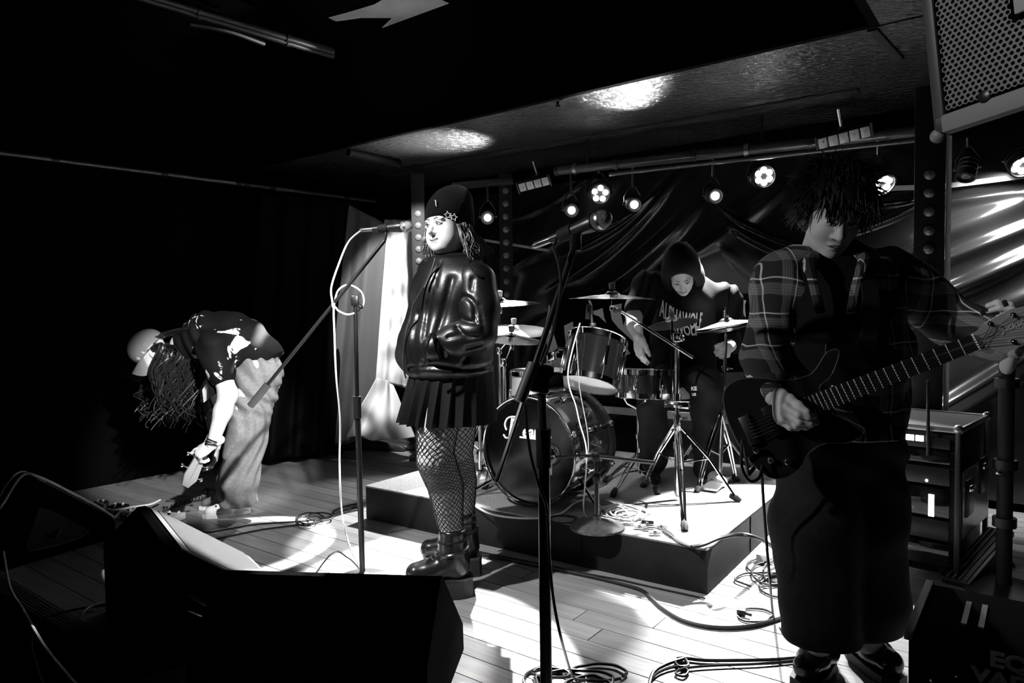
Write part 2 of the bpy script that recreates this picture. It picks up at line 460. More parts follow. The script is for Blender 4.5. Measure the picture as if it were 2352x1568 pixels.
# stage nosing, front face, hall floor
mb = MB()
mb.box(S((A_L + A_R) / 2, 0.04, -0.012), (A_R - A_L, 0.078, 0.03), U, Vd)
for k in range(5): mb.box(S((A_L + A_R) / 2, 0.012 + k * 0.014, 0.005), (A_R - A_L, 0.005, 0.004), U, Vd)
struct('trim_1', mb, 'nosing')
struct('trim_2', MB().box(S((A_L + A_R) / 2, -0.006, -0.235), (A_R - A_L, 0.012, 0.41), U, Vd), 'riser_side')
struct('floor_hall', MB().box(S(1.6, -2.0, -0.47), (9.0, 4.0, 0.04), U, Vd), 'hall_carpet')
# walls
struct('wall_back', MB().box(S((A_L + A_R) / 2, B_W + 0.14, 1.2), (A_R - A_L + 0.4, 0.12, 4.4), U, Vd), 'wall_black')
struct('wall_left', MB().box(S(A_L - 0.08, 0.0, 1.2), (0.12, 7.9, 4.4), U, Vd), 'wall_black')
struct('wall_right', MB().box(S(A_R + 0.08, 0.0, 1.2), (0.12, 7.9, 4.4), U, Vd), 'wall_black')

# ceiling: low panelled soffit over the back of the stage and down the right side, dark well in front
def ceil_mat():
    m = bpy.data.materials.new('ceiling_gloss'); m.use_nodes = True; N = m.node_tree.nodes; L = m.node_tree.links; b = N['Principled BSDF']
    b.inputs['Base Color'].default_value = (0.02, 0.02, 0.02, 1); b.inputs['Roughness'].default_value = 0.27; b.inputs['Specular IOR Level'].default_value = 0.7
    tc = N.new('ShaderNodeTexCoord'); mp = N.new('ShaderNodeMapping'); mp.inputs['Rotation'].default_value = (0, 0, ANG); mp.inputs['Scale'].default_value = (1.0, 3.2, 1)
    L.new(tc.outputs['Object'], mp.inputs['Vector'])
    n1 = N.new('ShaderNodeTexNoise'); n1.inputs['Scale'].default_value = 17; n1.inputs['Detail'].default_value = 3; n1.inputs['Distortion'].default_value = 0.6
    L.new(mp.outputs[0], n1.inputs['Vector'])
    bp = N.new('ShaderNodeBump'); bp.inputs['Strength'].default_value = 1.0; bp.inputs['Distance'].default_value = 0.03
    L.new(n1.outputs['Fac'], bp.inputs['Height']); L.new(bp.outputs[0], b.inputs['Normal'])
    return m
MATS['ceiling_gloss'] = ceil_mat()
ZC = 2.5; B_S = 2.47; A_S = 3.085
struct('ceiling', MB().box(S((A_L + A_R) / 2, (B_S + 0.04 + B_W + 0.2) / 2, ZC + 0.02), (A_R - A_L + 0.3, B_W + 0.16 - B_S, 0.04), U, Vd), 'ceiling_gloss')
struct('ceiling_side', MB().box(S((A_S + 0.04 + A_R + 0.15) / 2, B_S / 2 - 1.73, ZC + 0.02), (A_R + 0.11 - A_S, B_S + 3.5, 0.04), U, Vd), 'ceiling_gloss')
struct('ceiling_upper', MB().box(S((A_L + A_R) / 2, 0.0, 3.32), (A_R - A_L + 0.4, 7.9, 0.04), U, Vd), 'ceiling_black')
struct('trim_3', MB().box(S((A_L + A_S) / 2, B_S + 0.02, (ZC + 3.3) / 2), (A_S - A_L, 0.04, 3.3 - ZC), U, Vd), 'ceiling_black')
struct('trim_4', MB().box(S(A_S + 0.02, B_S / 2 - 1.73, (ZC + 3.3) / 2), (0.04, B_S + 3.54, 3.3 - ZC), U, Vd), 'ceiling_black')
# slotted air vent in the soffit
va, vb = onz(870, 398, ZC), onz(1972, 206, ZC); vl = np.linalg.norm(vb - va); vx = (vb - va) / vl; vy = np.cross(ZZ, vx)
vt = thing('ceiling_vent', 'long slotted air vent running across the glossy black ceiling', 'vent', (va + vb) / 2)
MB().box((va + vb) / 2 + ZZ * -0.002, (vl, 0.10, 0.006), vx, vy).build('backing', 'wall_black', vt, smooth=False)
for k in (-1.5, -0.5, 0.5, 1.5):
    MB().box((va + vb) / 2 + vy * k * 0.029 - ZZ * 0.009, (vl, 0.017, 0.012), vx, vy).build('slat', mat('vent_slat', 0.04, 0.3, spec=0.6), vt, smooth=False)
# dark pipe end and tape left on the ceiling, sprinkler, small hook
tag(MB().tube([onz(800, 350, ZC - 0.03), onz(918, 376, ZC - 0.03)], 0.028, 10).build('ceiling_pipe', 'matte_black'), 'short black pipe fixed under the ceiling left of the vent', 'pipe')
ta, tb = onz(2003, 66, ZC), onz(2066, 134, ZC)
tx = (tb - ta) / np.linalg.norm(tb - ta)
tag(MB().box((ta + tb) / 2 - ZZ * 0.006, (np.linalg.norm(tb - ta), 0.045, 0.012), tx, np.cross(ZZ, tx), bev=0.004).build('ceiling_batten', 'matte_black'), 'short dark batten on the ceiling beside the loudspeaker', 'batten')
h = onz(1281, 229, ZC)
mb = MB().lathe([(0.03, 0), (0.03, -0.006), (0.008, -0.012), (0.008, -0.03), (0.016, -0.034), (0.012, -0.045)], h, seg=12)
tag(mb.build('sprinkler_head', 'matte_black'), 'small black sprinkler head under the ceiling edge', 'sprinkler')

# torn pale poster up in the ceiling well and twin pipes beside it
poly_px = [(755, 40), (800, 28), (860, 10), (900, -14), (1010, -18), (1016, 0), (1078, 28), (1010, 52), (930, 78), (880, 88), (868, 80), (878, 62), (902, 40), (830, 40), (772, 48)]
zp = 3.28
P0 = onz(900, 40, zp)
poly = [(onz(x, y, zp) - P0)[:2] for x, y in poly_px]
tag(MB().prism(poly, P0, (1, 0, 0), (0, 1, 0), (0, 0, 1), -0.004, 0.0).build('ceiling_poster', mat('poster_pale', 0.55, 0.7, vary=(3, 0.6, 1.1), emit=0.0), smooth=False), 'torn pale poster sheet stuck high in the dark ceiling well', 'poster')
poly_px = [(1062, 2), (1100, -18), (1148, -8), (1128, 10), (1102, 18), (1078, 10)]
P0 = onz(1100, 3, zp); poly = [(onz(x, y, zp) - P0)[:2] for x, y in poly_px]
tag(MB().prism(poly, P0, (1, 0, 0), (0, 1, 0), (0, 0, 1), -0.004, 0.0).build('poster_scrap', 'poster_pale', smooth=False), 'small torn scrap of pale poster at the top edge', 'poster')
zt = 3.05
pipe_off = 0
for k, (y0, y1, lab) in enumerate(((-6, 118, 'upper of two dark pipes running along the ceiling well'), (4, 128, 'lower of two dark pipes running along the ceiling well'))):
    q0, q1 = onz(330, y0 - 8, zt), onz(765, y1, zt)
    t = thing('ceiling_conduit', lab, 'pipe', (q0 + q1) / 2, 'conduits in the ceiling well')
    d = q1 - q0
    MB().tube([q0 - d * 0.4, q1], 0.024, 10).build('pipe', mat('conduit', 0.018, 0.4, spec=0.5), t)
    for f in (0.25, 0.72):
        MB().lathe([(0.031, -0.012), (0.031, 0.012)], q0 + d * f, d, 12).build('clamp', 'black_metal', t)
q0, q1 = at(432, 54, 4.4), at(606, 100, 4.9)
tag(MB().tube(spline([q0, (q0 + q1) / 2 + np.array([0, 0, 0.02]), q1], 8), 0.018, 8).build('cable_tray_edge', 'conduit'), 'thin curved metal strip hanging in the dark upper left', 'strip')

# side rail along the left wall
ra, rb = onz(-160, 330, 2.3), onz(862, 462, 2.3)
t = thing('wall_rail', 'thin steel rail running along the dark left wall', 'rail', (ra + rb) / 2)
MB().tube([ra, rb], 0.017, 10).build('pipe', mat('rail_steel', 0.22, 0.4, metal=0.7), t)
for f in (0.20, 0.415, 0.59, 0.61, 0.68, 0.9):
    MB().lathe([(0.026, -0.02), (0.026, 0.02)], ra + (rb - ra) * f, rb - ra, 12).build('clamp', 'black_metal', t)
MB().tube([ra + (rb - ra) * 0.68, ra + (rb - ra) * 0.72], 0.023, 10).build('coupler', 'rail_steel', t)

# ------------------------------------------------------------------ drum riser
RA = math.radians(35)
RU = np.array([math.cos(RA), -math.sin(RA), 0]); RV = np.array([math.sin(RA), math.cos(RA), 0])
NC = onz(1625, 1366, 0); RH = 0.2; RL, RD = 2.10, 1.72
def R(a, b, z=0.0): return NC - RU * a + RV * b + ZZ * z      # a leftwards from the near corner, b backwards
rt = thing('drum_riser', 'low black stage riser with grey carpet top under the drum kit', 'riser', R(RL / 2, RD / 2))
MB().box(R(RL / 2, RD / 2, RH / 2 - 0.004), (RL, RD, RH - 0.008), RU, RV, bev=0.004).build('plinth', 'riser_side', rt)
cm = MB(); nx, ny = 120, 100
MB().box(R(RL / 2, RD / 2, RH - 0.004), (RL + 0.004, RD + 0.004, 0.010), RU, RV, bev=0.003).build('carpet_top', 'riser_carpet', rt)
MB().box(R(0.62, -0.002, RH / 2), (0.004, 0.006, RH - 0.02), RU, RV).build('seam', 'matte_black', rt)
MB().box(R(-0.002, 0.62, RH / 2), (0.006, 0.004, RH - 0.02), RU, RV).build('seam', 'matte_black', rt)

# ------------------------------------------------------------------ backdrop: glossy black sheet pinned up in swags
WB = S(0, B_W + 0.02); WN = -Vd
def wall_ab(px, py, off=0.0):
    p = onplane(px, py, WB + WN * off, WN); return (p - E0) @ U, p[2]
folds = [ # (x0,y0,x1,y1,width_m,amp)
 (1310, 640, 1520, 455, .035, .05), (1330, 575, 1480, 475, .02, .03), (1400, 520, 1500, 450, .014, .025), (1290, 720, 1560, 520, .06, .06),
 (1560, 600, 1790, 440, .05, .03), (1690, 500, 1850, 565, .016, .035), (1700, 530, 1870, 600, .025, .03), (1690, 600, 1830, 690, .03, .03),
 (1930, 540, 2120, 470, .016, .035), (1960, 470, 2130, 455, .014, .03), (1960, 620, 2130, 560, .03, .04), (1650, 700, 1780, 760, .05, .03),
 (2120, 607, 2380, 504, .038, .045), (2140, 678, 2380, 572, .05, .06), (2110, 548, 2380, 441, .06, .05), (2130, 462, 2380, 425, .035, .03), (2120, 950, 2380, 790, .05, .06), (2100, 770, 2380, 660, .05, .03), (1960, 800, 2120, 700, .05, .04), (1100, 640, 1300, 540, .05, .03), (1180, 500, 1330, 430, .03, .02)]
FL = []
for x0, y0, x1, y1, wd, am in folds:
    a0, z0 = wall_ab(x0, y0); a1, z1 = wall_ab(x1, y1); FL.append((a0, z0, a1, z1, wd, am))
def drape_mat():
    m = bpy.data.materials.new('vinyl_black'); m.use_nodes = True; b = m.node_tree.nodes['Principled BSDF']
    b.inputs['Base Color'].default_value = (0.008, 0.008, 0.008, 1); b.inputs['Roughness'].default_value = 0.2; b.inputs['Specular IOR Level'].default_value = 0.7
    return m
MATS['vinyl_black'] = drape_mat()
da0, da1, dz0, dz1 = -1.0, 4.6, 0.05, 2.32
na, nz = 760, 340
AA, ZA = np.meshgrid(np.linspace(da0, da1, na), np.linspace(dz0, dz1, nz), indexing='ij')
DD = 0.02 + 0.012 * np.sin(AA * 5 + 1.5 * np.sin(ZA * 2.3)) + 0.008 * np.sin(AA * 11 - ZA * 7)
for a0, z0, a1, z1, wd, am in FL:
    L2 = (a1 - a0) ** 2 + (z1 - z0) ** 2; ln = math.sqrt(L2)
    tt = ((AA - a0) * (a1 - a0) + (ZA - z0) * (z1 - z0)) / L2; dd = ((AA - a0) * (z1 - z0) - (ZA - z0) * (a1 - a0)) / ln
    sag = (0.18 if a0 < 2.9 else 0.03) * ln * (np.clip(tt, -0.4, 1.4) - 0.5) ** 2
    env = np.exp(-((tt - 0.5) / 0.62) ** 4)
    DD += am * env * np.exp(-((dd + sag - 0.05 * ln) / wd) ** 2)
P = E0 + AA[..., None] * U + ZA[..., None] * ZZ + (B_W + 0.02) * Vd + DD[..., None] * WN
idx = np.arange(na * nz).reshape(na, nz)
mbd = MB().add(P.reshape(-1, 3), np.stack([idx[:-1, :-1], idx[1:, :-1], idx[1:, 1:], idx[:-1, 1:]], -1).reshape(-1, 4).tolist())
tag(mbd.build('backdrop_sheet', 'vinyl_black'), 'glossy black creased sheet hung in swags along the back wall', 'backdrop')
# top hem tape of the backdrop, right part
hp = [onplane(x, y, WB + WN * 0.06, WN) for x, y in ((1960, 440), (2060, 432), (2165, 428), (2260, 416), (2400, 398))]
mb = MB()
for i in range(len(hp) - 1):
    d = hp[i + 1] - hp[i]; l = np.linalg.norm(d); mb.box((hp[i] + hp[i + 1]) / 2, (l, 0.012, 0.03), d / l, WN, np.cross(d / l, WN))
tag(mb.build('backdrop_batten', mat('batten_pale', 0.5, 0.35), smooth=False), 'pale batten holding up the black sheet behind the guitarist', 'batten')
hp = [onplane(x, y, WB + WN * 0.16, WN) for x, y in ((1085, 547), (1180, 562), (1260, 575))]
tag(MB().tube(hp, 0.012, 8).build('backdrop_pipe', 'batten_pale'), 'thin pale pipe across the backdrop right of the singer', 'pipe')
# pale ledge behind the drum kit
hp = [onplane(x, y, WB + WN * 0.26, WN) for x, y in ((1398, 941), (1722, 979))]
d = hp[1] - hp[0]; l = np.linalg.norm(d)
t = thing('shelf_ledge', 'pale edge of a low shelf along the wall behind the drums', 'ledge', (hp[0] + hp[1]) / 2)
d = U.copy(); hp[1] = hp[0] + U * l * 1.02
mid = (hp[0] + hp[1]) / 2
MB().box(mid, (l + 1.4, 0.02, 0.055), U, Vd).build('edge_strip', mat('ledge_pale', 0.5, 0.5, vary=(9, 0.8, 1.1)), t, smooth=False)
MB().box(mid + Vd * 0.07 + ZZ * 0.0, (l + 1.4, 0.12, 0.05), U, Vd).build('shelf', 'wall_black', t, smooth=False)

# banner with white spiky lettering shapes behind the drummer
bt = thing('band_banner', 'black banner with white spiked shapes behind the drummer', 'banner', S(2.0, B_W - 0.35, 0.5))
BW = S(0, B_W - 0.32)
def bpoly(pts): 
    return [onplane(x, y, BW, WN) for x, y in pts]
c4 = bpoly([(1285, 690), (1770, 680), (1770, 860), (1285, 880)])
X_, Y_, Z_ = U, ZZ, WN
def bshape(name, pts, m, d0, d1):
    q = bpoly(pts); o = q[0]; poly = [((p - o) @ U, p[2] - o[2]) for p in q]
    MB().prism(poly, o, U, ZZ, WN, d0, d1).build(name, m, bt, smooth=False)
bshape('cloth', [(1275, 688), (1760, 672), (1760, 850), (1275, 880)], 'wall_black', -0.006, 0.0)
WPt = mat('banner_white', 0.62, 0.6)
for pts in ([(1296, 748), (1316, 738), (1318, 760), (1306, 800), (1300, 790), (1298, 770)], [(1362, 714), (1372, 712), (1384, 707), (1388, 730), (1393, 742), (1376, 726), (1364, 722)],
            [(1400, 702), (1412, 700), (1428, 697), (1426, 720), (1432, 748), (1440, 725), (1462, 700), (1470, 760), (1462, 790), (1440, 770), (1420, 752), (1406, 735)],
            [(1262, 700), (1270, 760), (1285, 810), (1262, 815), (1250, 760)], [(1440, 800), (1448, 812), (1438, 816)],
            [(1684, 684), (1714, 690), (1711, 700), (1714, 740), (1722, 755), (1730, 760), (1728, 800), (1724, 829), (1698, 823), (1699, 795), (1692, 760), (1690, 720)],
            [(1655, 790), (1684, 760), (1682, 790), (1672, 818), (1650, 812)], [(1256, 818), (1300, 824), (1312, 838), (1310, 870), (1290, 880), (1250, 862)]):
    bshape('white_shape', pts, WPt, 0.0, 0.003)

# ------------------------------------------------------------------ curtains on the left of the back wall
def cloth(name, pxs, Ys, m, folds=(), nu=50, nv=60, label=None, cat='curtain', noise=0.02, seed=1, sag=None):
    """four photo corners (tl,tr,br,bl) with depths -> hanging cloth with folds (freq, amp, phase)"""
    C = [at(x, y, Y) for (x, y), Y in zip(pxs, Ys)]
    u_, v_ = np.meshgrid(np.linspace(0, 1, nu), np.linspace(0, 1, nv), indexing='ij')
    P = (C[0][None, None] * ((1 - u_) * (1 - v_))[..., None] + C[1] * (u_ * (1 - v_))[..., None] + C[2] * (u_ * v_)[..., None] + C[3] * ((1 - u_) * v_)[..., None])
    d = sum(am * np.sin(2 * math.pi * (fr * u_ + ph + tw * v_)) * (0.5 + 0.5 * v_) for fr, am, ph, tw in folds) if folds else 0 * u_
    d = d + noise * snoise(P[..., 0], P[..., 1], P[..., 2], 22, seed)
    P[..., 1] -= d
    if sag is not None: P[..., 2] += sag(u_, v_)
    idx = np.arange(nu * nv).reshape(nu, nv)
    o = MB().add(P.reshape(-1, 3), np.stack([idx[:-1, :-1], idx[1:, :-1], idx[1:, 1:], idx[:-1, 1:]], -1).reshape(-1, 4).tolist()).build(name, m)
    sm = o.modifiers.new('thickness', 'SOLIDIFY'); sm.thickness = 0.004
    return tag(o, label, cat)
mat('satin_white', 0.7, 0.22, spec=0.7, vary=(5, 0.75, 1.1))
mat('curtain_black', 0.0015, 0.7, spec=0.06)
mat('curtain_grey', 0.06, 0.75, sheen=0.2)
cloth('satin_curtain', [(884, 505), (985, 505), (965, 898), (858, 872)], (6.25, 6.2, 6.1, 6.15), 'satin_white', [(1.6, .03, .1, .25), (3.4, .02, .4, -.4), (5.1, 0.01, .2, .5)], label='shiny white satin sheet hanging behind the singer', noise=0.05, seed=4)
cloth('wing_curtain', [(800, 470), (888, 515), (850, 1000), (742, 1035)], (6.0, 6.15, 6.0, 5.85), 'curtain_grey', [(1.2, .06, .55, 0.0), (3.0, .012, .3, .1)], label='dark grey drape hanging left of the white satin sheet', noise=0.01)
cloth('lower_drape', [(866, 866), (906, 884), (948, 1010), (792, 1006)], (6.05, 6.05, 5.75, 5.7), mat('satin_grey', 0.5, 0.45, spec=0.4), [(1.1, .1, .2, .45), (2.3, .04, .6, -.3)], label='pale crumpled drape hanging low behind the singer', noise=0.06, seed=9)
cloth('side_curtain', [(590, 440), (825, 465), (790, 1040), (560, 1060)], (5.7, 6.1, 5.95, 5.5), 'curtain_black', [(4, .04, .0, .1)], label='black curtain hanging down the left wall behind the bassist', noise=0.01)
# heap of black cloth on the floor with pale hems
def heap(name, pts_px, label, m, hgt, seed):
    base = [onz(x, y, 0.0) for x, y in pts_px]
    b = Body(0.012)
    rs = np.random.RandomState(seed)
    for i in range(len(base) - 1):
        for k in range(3):
            t = (k + rs.rand() * 0.4) / 3; p = base[i] * (1 - t) + base[i + 1] * t
            b.ell(p + np.array([0, rs.uniform(-.05, .05), hgt * 0.35]), (rs.uniform(.1, .2), rs.uniform(.08, .14), hgt * rs.uniform(.5, 1.0)), k=0.05)
    b.disp = lambda X, Y, Z: 0.018 * np.sin(30 * X + 8 * np.sin(9 * Y) + 25 * Z) + 0.012 * snoise(X, Y, Z, 30, seed)
    b.cut((0, 0, 0.002), (0, 0, -1))
    c = sum(base) / len(base)
    return tag(body_obj(name, m, [b], origin=(c[0], c[1], 0.0)), label, 'cloth')
heap('cloth_heap', [(672, 1050), (715, 1044), (770, 1038)], 'crumpled black cloth with pale hem lying on the floor', 'curtain_black', 0.10, 3)
heap('cloth_heap', [(790, 1030), (860, 1028), (945, 1030)], 'bunched dark cloth lying at the foot of the pale drape', mat('curtain_dark', 0.04, 0.45, spec=0.5), 0.09, 5)
for pts in ([(592, 1022), (610, 1024), (632, 1038), (660, 1042), (690, 1040), (716, 1020), (735, 1012), (770, 1026)], [(662, 975), (690, 988), (722, 1004), (745, 1010), (775, 1028)], [(640, 1029), (690, 1020), (725, 1008)]):
    q = [onz(x, y, 0.03) * 1.0 + np.array([0, -0.12, 0.02]) for x, y in pts]
    tag(MB().tube(spline(q, 6), 0.007, 6).build('hem_cord', mat('hem_pale', 0.5, 0.4)), {592: 'pale hem lying along the front of the black cloth', 662: 'pale hem sloping down to the black cloth on the floor', 640: 'short pale hem between two others on the black cloth'}[pts[0][0]], 'hem')

# ------------------------------------------------------------------ lighting pipe and fixtures
d = TR1 - TR0
t = thing('lighting_pipe', 'thick black lighting pipe slung under the ceiling behind the band', 'pipe', (TR0 + TR1) / 2)
MB().tube([TR0, TR1 + d * 0.25], 0.036, 14).build('pipe', mat('pipe_gloss', 0.05, 0.22, spec=0.7), t)
for f in (0.0, 0.06, 0.19, 0.42, 0.56, 0.72, 0.9):
    MB().lathe([(0.043, -0.014), (0.043, 0.014)], TR0 + d * f, d, 14).build('clamp', 'steel' if f in (0.06, 0.56) else 'black_metal', t)
for f in (0.1, 0.6, 1.0):
    MB().tube([TR0 + d * f, TR0 + d * f + ZZ * 0.21], 0.008, 6).build('hanger', 'black_metal', t)
e0, e1 = onz(1400, 400, 2.20), onz(2140, 318, 2.20)
tag(MB().tube([e0, e1], 0.015, 10).build('lower_pipe', 'pipe_gloss'), 'thinner pipe running just below the thick lighting pipe', 'pipe')
e0, e1 = at(1040, 428, truss_Y(1280) + .3), at(1180, 415, truss_Y(1280) + .2)
tag(MB().tube([e0, e1], 0.03, 10).build('pipe_stub', 'matte_black'), 'short pipe end above the beanie and narrow light post', 'pipe')

def par(name, px, py, label, lens, tilt=(0, -1, -0.28), side=0.0, lit=True):
    Y = truss_Y(px); c = at(px, py, Y); ax = np.array(tilt, float); ax[0] += side; ax /= np.linalg.norm(ax)
    t = thing(name, label, 'stage light', c, 'stage lights on the lighting pipe')
    n = lens; R0 = 0.075 if n > 1 else 0.05; Lc = 0.16
    MB().lathe([(R0 * 0.55, -Lc), (R0 * 0.9, -Lc * 0.85), (R0, -Lc * 0.6), (R0, 0.0), (R0 * 1.06, 0.0), (R0 * 1.06, 0.012), (R0 * 0.92, 0.012), (R0 * 0.92, -0.004), (0.0, -0.004)], c, ax, 20).build('can', 'black_metal', t)
    for k in range(3): MB().torus(c - ax * (0.04 + 0.03 * k), ax, R0 * 1.01, 0.004, 20, 6).build('cooling_fin', 'black_metal', t)
    x = np.cross(ax, ZZ); x /= np.linalg.norm(x)
    top = c - ax * 0.06 + ZZ * (R0 + 0.07)
    yk = [c - ax * 0.06 + x * (R0 + 0.012), c - ax * 0.06 + x * (R0 + 0.012) + ZZ * 0.05, top + x * 0.02, top, top - x * 0.02, c - ax * 0.06 - x * (R0 + 0.012) + ZZ * 0.05, c - ax * 0.06 - x * (R0 + 0.012)]
    MB().tube(yk, 0.006, 6).build('yoke', 'black_metal', t)
    for s in (-1, 1): MB().lathe([(0.012, -0.008), (0.012, 0.008)], c - ax * 0.06 + x * s * (R0 + 0.016), x, 10).build('tilt_knob', 'black_plastic', t)
    zt_ = max(top[2] + 0.03, min(2.27, top[2] + 0.25))
    MB().tube([top, np.array([top[0], top[1], zt_])], 0.009, 8).build('hook_clamp', 'steel', t)
    lm = 'lens_lit' if lit else 'lens_off'
    if n == 1:
        MB().lathe([(0.0, 0.008), (0.018, 0.006), (0.027, 0.0), (0.027, -0.004)], c + ax * 0.002, ax, 16).build('lens', lm, t)
    else:
        y = np.cross(x, ax)
        for k in range(n):
            a = 2 * math.pi * k / n + 0.4; q = c + (x * math.cos(a) + y * math.sin(a)) * R0 * 0.55
            MB().lathe([(0.0, 0.008), (0.014, 0.006), (0.02, 0.0), (0.02, -0.004)], q, ax, 12).build('lens', lm, t)
    return t
par('stage_spot', 1120, 500, 'small lit spotlight between the beanie and the light post', 1)
par('stage_spot', 1313, 483, 'small lit spotlight just left of the centre microphone', 1)
par('par_light', 1378, 445, 'lit lamp with five round lenses above the centre microphone', 5)
par('stage_spot', 1457, 470, 'small lit spotlight just right of the centre microphone', 1)
par('stage_spot', 1643, 450, 'small lit spotlight above the hooded drummer, left of the six-lens lamp', 1)
par('par_light', 1755, 405, 'brightest lamp with six round lenses left of the guitarist', 6)
par('par_light', 2028, 424, 'lit lamp glowing from behind the guitarist head', 6, (0.2, -1, -0.9))
par('par_light', 2352, 380, 'lit lamp cut off by the right edge of the frame', 6, (-.2, -.9, -1.0))
par('par_light', 2218, 405, 'unlit tilted black lamp right of the tall light post', 1, (-.5, -.4, -1.2), lit=False)

def led_bar(px0, py0, px1, py1, Y0, Y1, cells, label, hgt):
    a, b = at(px0, py0, Y0), at(px1, py1, Y1); x = b - a; l = np.linalg.norm(x); x /= l
    n = np.array([0, -1, -0.35]); n = n - x * (n @ x); n /= np.linalg.norm(n); y = np.cross(n, x)
    t = thing('light_bar', label, 'light bar', (a + b) / 2, 'light bars on the lighting pipe')
    c = (a + b) / 2
    MB().box(c - n * 0.04, (l, hgt, 0.07), x, y, n, bev=0.006).build('housing', 'black_metal', t)
    for s in (-1, 1): MB().box(c + x * s * (l / 2 + 0.006) - n * 0.035, (0.012, hgt * 1.25, 0.09), x, y, n).build('end_plate', 'black_metal', t)
    w = l / cells
    for k in range(cells):
        q = c + x * (-l / 2 + w * (k + .5))
        MB().box(q + n * 0.001, (w * 0.86, hgt * 0.86, 0.012), x, y, n, bev=0.003).build('reflector_cell', mat('cell_pale', 0.6, 0.25, spec=0.7), t)
        MB().box(q + n * 0.009, (w * 0.25, hgt * 0.22, 0.006), x, y, n).build('diode', 'steel', t)
    MB().box(c - n * 0.1 + y * 0.02, (0.05, 0.05, 0.09), x, y, n).build('bracket', 'black_metal', t)
    MB().tube([c - n * 0.12 + y * 0.02, c - n * 0.12 + y * (hgt + .08)], 0.012, 8).build('hook_clamp', 'steel', t)
led_bar(1192, 432, 1262, 414, truss_Y(1280) + .1, truss_Y(1290), 4, 'pale four-cell light bar left of the centre microphone', 0.07)
led_bar(1878, 332, 2000, 300, truss_Y(1880) - .12, truss_Y(2000) - .12, 5, 'five-cell light bar clamped to the pipe above the guitarist', 0.075)

# vertical light posts with round lenses
def post(px, Y, ytop, z0, w, lens_y, label, strip=False, lm='lens_off', zt=2.38):
    p = at(px, 600, Y); base = np.array([p[0], p[1], z0])
    t = thing('light_post', label, 'light post', base, 'vertical light posts')
    n = -p.copy(); n[2] = 0; n /= np.linalg.norm(n); x = np.cross(ZZ, n) * -1
    x = np.cross(ZZ, n)
    MB().box((base + np.array([p[0], p[1], zt])) / 2, (w, 0.07, zt - z0), x, n, ZZ, bev=0.004).build('housing', 'matte_black', t)
    MB().box(base + ZZ * 0.012, (w * 2, 0.16, 0.024), x, n, ZZ, bev=0.004).build('base_plate', 'black_metal', t)
    for ly in lens_y:
        q = at(px, ly, Y); q = np.array([p[0], p[1], q[2]]) + n * 0.036
        r = 0.026
        MB().lathe([(r, 0), (r, 0.006), (r * .8, 0.012), (0, 0.016)], q, n, 16).build('lens', lm, t)
    if strip:
        MB().box((base + np.array([p[0], p[1], zt])) / 2 + x * (w / 2 + 0.016) + ZZ * 0.0 - n * 0.01, (0.024, 0.05, zt - z0 - 0.1), x, n, ZZ).build('reflective_strip', mat('strip_pale', 0.6, 0.4, bump=(220, 0.8, 0.003)), t, smooth=False)
    return t
post(962, 5.9, 0, 0.0, 0.11, [492 + 27 * k for k in range(7)], 'light post with round lenses just left of the singer')
post(1163, 5.95, 0, 0.0, 0.11, [440 + 29.5 * k for k in range(9)], 'light post with round lenses between singer and centre microphone')
post(2133, 3.75, 0, 0.0, 0.14, [404, 445, 488, 531, 573, 616, 658, 700], 'tall light post with pale strip beside the guitarist', strip=True)
p = at(2118, 850, 3.95)
t = thing('pale_post', 'pale rough upright panel behind the guitar neck', 'panel', (p[0], p[1], 0.0))
MB().box((p[0], p[1], 0.62), (0.075, 0.03, 1.24), bev=0.003).build('board', mat('panel_pale', 0.4, 0.8, bump=(150, 0.5, 0.004), vary=(120, 0.7, 1.2)), t)
MB().box((p[0], p[1], 0.015), (0.2, 0.2, 0.03)).build('foot', 'black_metal', t)

# ------------------------------------------------------------------ wedge monitors
def wedge(org, ridge, face, wdt, prof, label, parts=()):
    """prof in (face, z); org is the middle of the ridge line projected on the floor"""
    t = thing('floor_monitor', label, 'monitor', org, 'stage monitor wedges')
    MB().prism(prof, org, face, ZZ, ridge, -wdt / 2, wdt / 2).build('cabinet', 'carpet_black', t, smooth=False)
    return t
def grille(t, org, ridge, face, wdt, p0, p1, n=46, m='grille_pale'):
    a = np.array(p0); b = np.array(p1); dr = b - a; L_ = np.linalg.norm(dr); dr /= L_; nn = np.array([-dr[1], dr[0]])
    if nn[1] < 0: nn = -nn
    D3 = face * dr[0] + ZZ * dr[1]; N3 = face * nn[0] + ZZ * nn[1]; c = org + face * (a[0] + b[0]) / 2 + ZZ * (a[1] + b[1]) / 2
    g = MB().box(c + N3 * 0.003, (wdt - 0.03, L_ - 0.03, 0.006), ridge, D3, N3).build('grille', m, t, smooth=False)
    mb = MB()
    for k in range(n): mb.box(c + ridge * ((k + .5) / n - .5) * (wdt - 0.04) + N3 * 0.008, ((wdt - 0.04) / n * 0.45, L_ - 0.10, 0.004), ridge, D3, N3)
    tag(mb.build('grille_wire', m, g, smooth=False), kind='stuff')
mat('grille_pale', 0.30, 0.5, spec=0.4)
mat('grille_dark', 0.02, 0.5, spec=0.4)
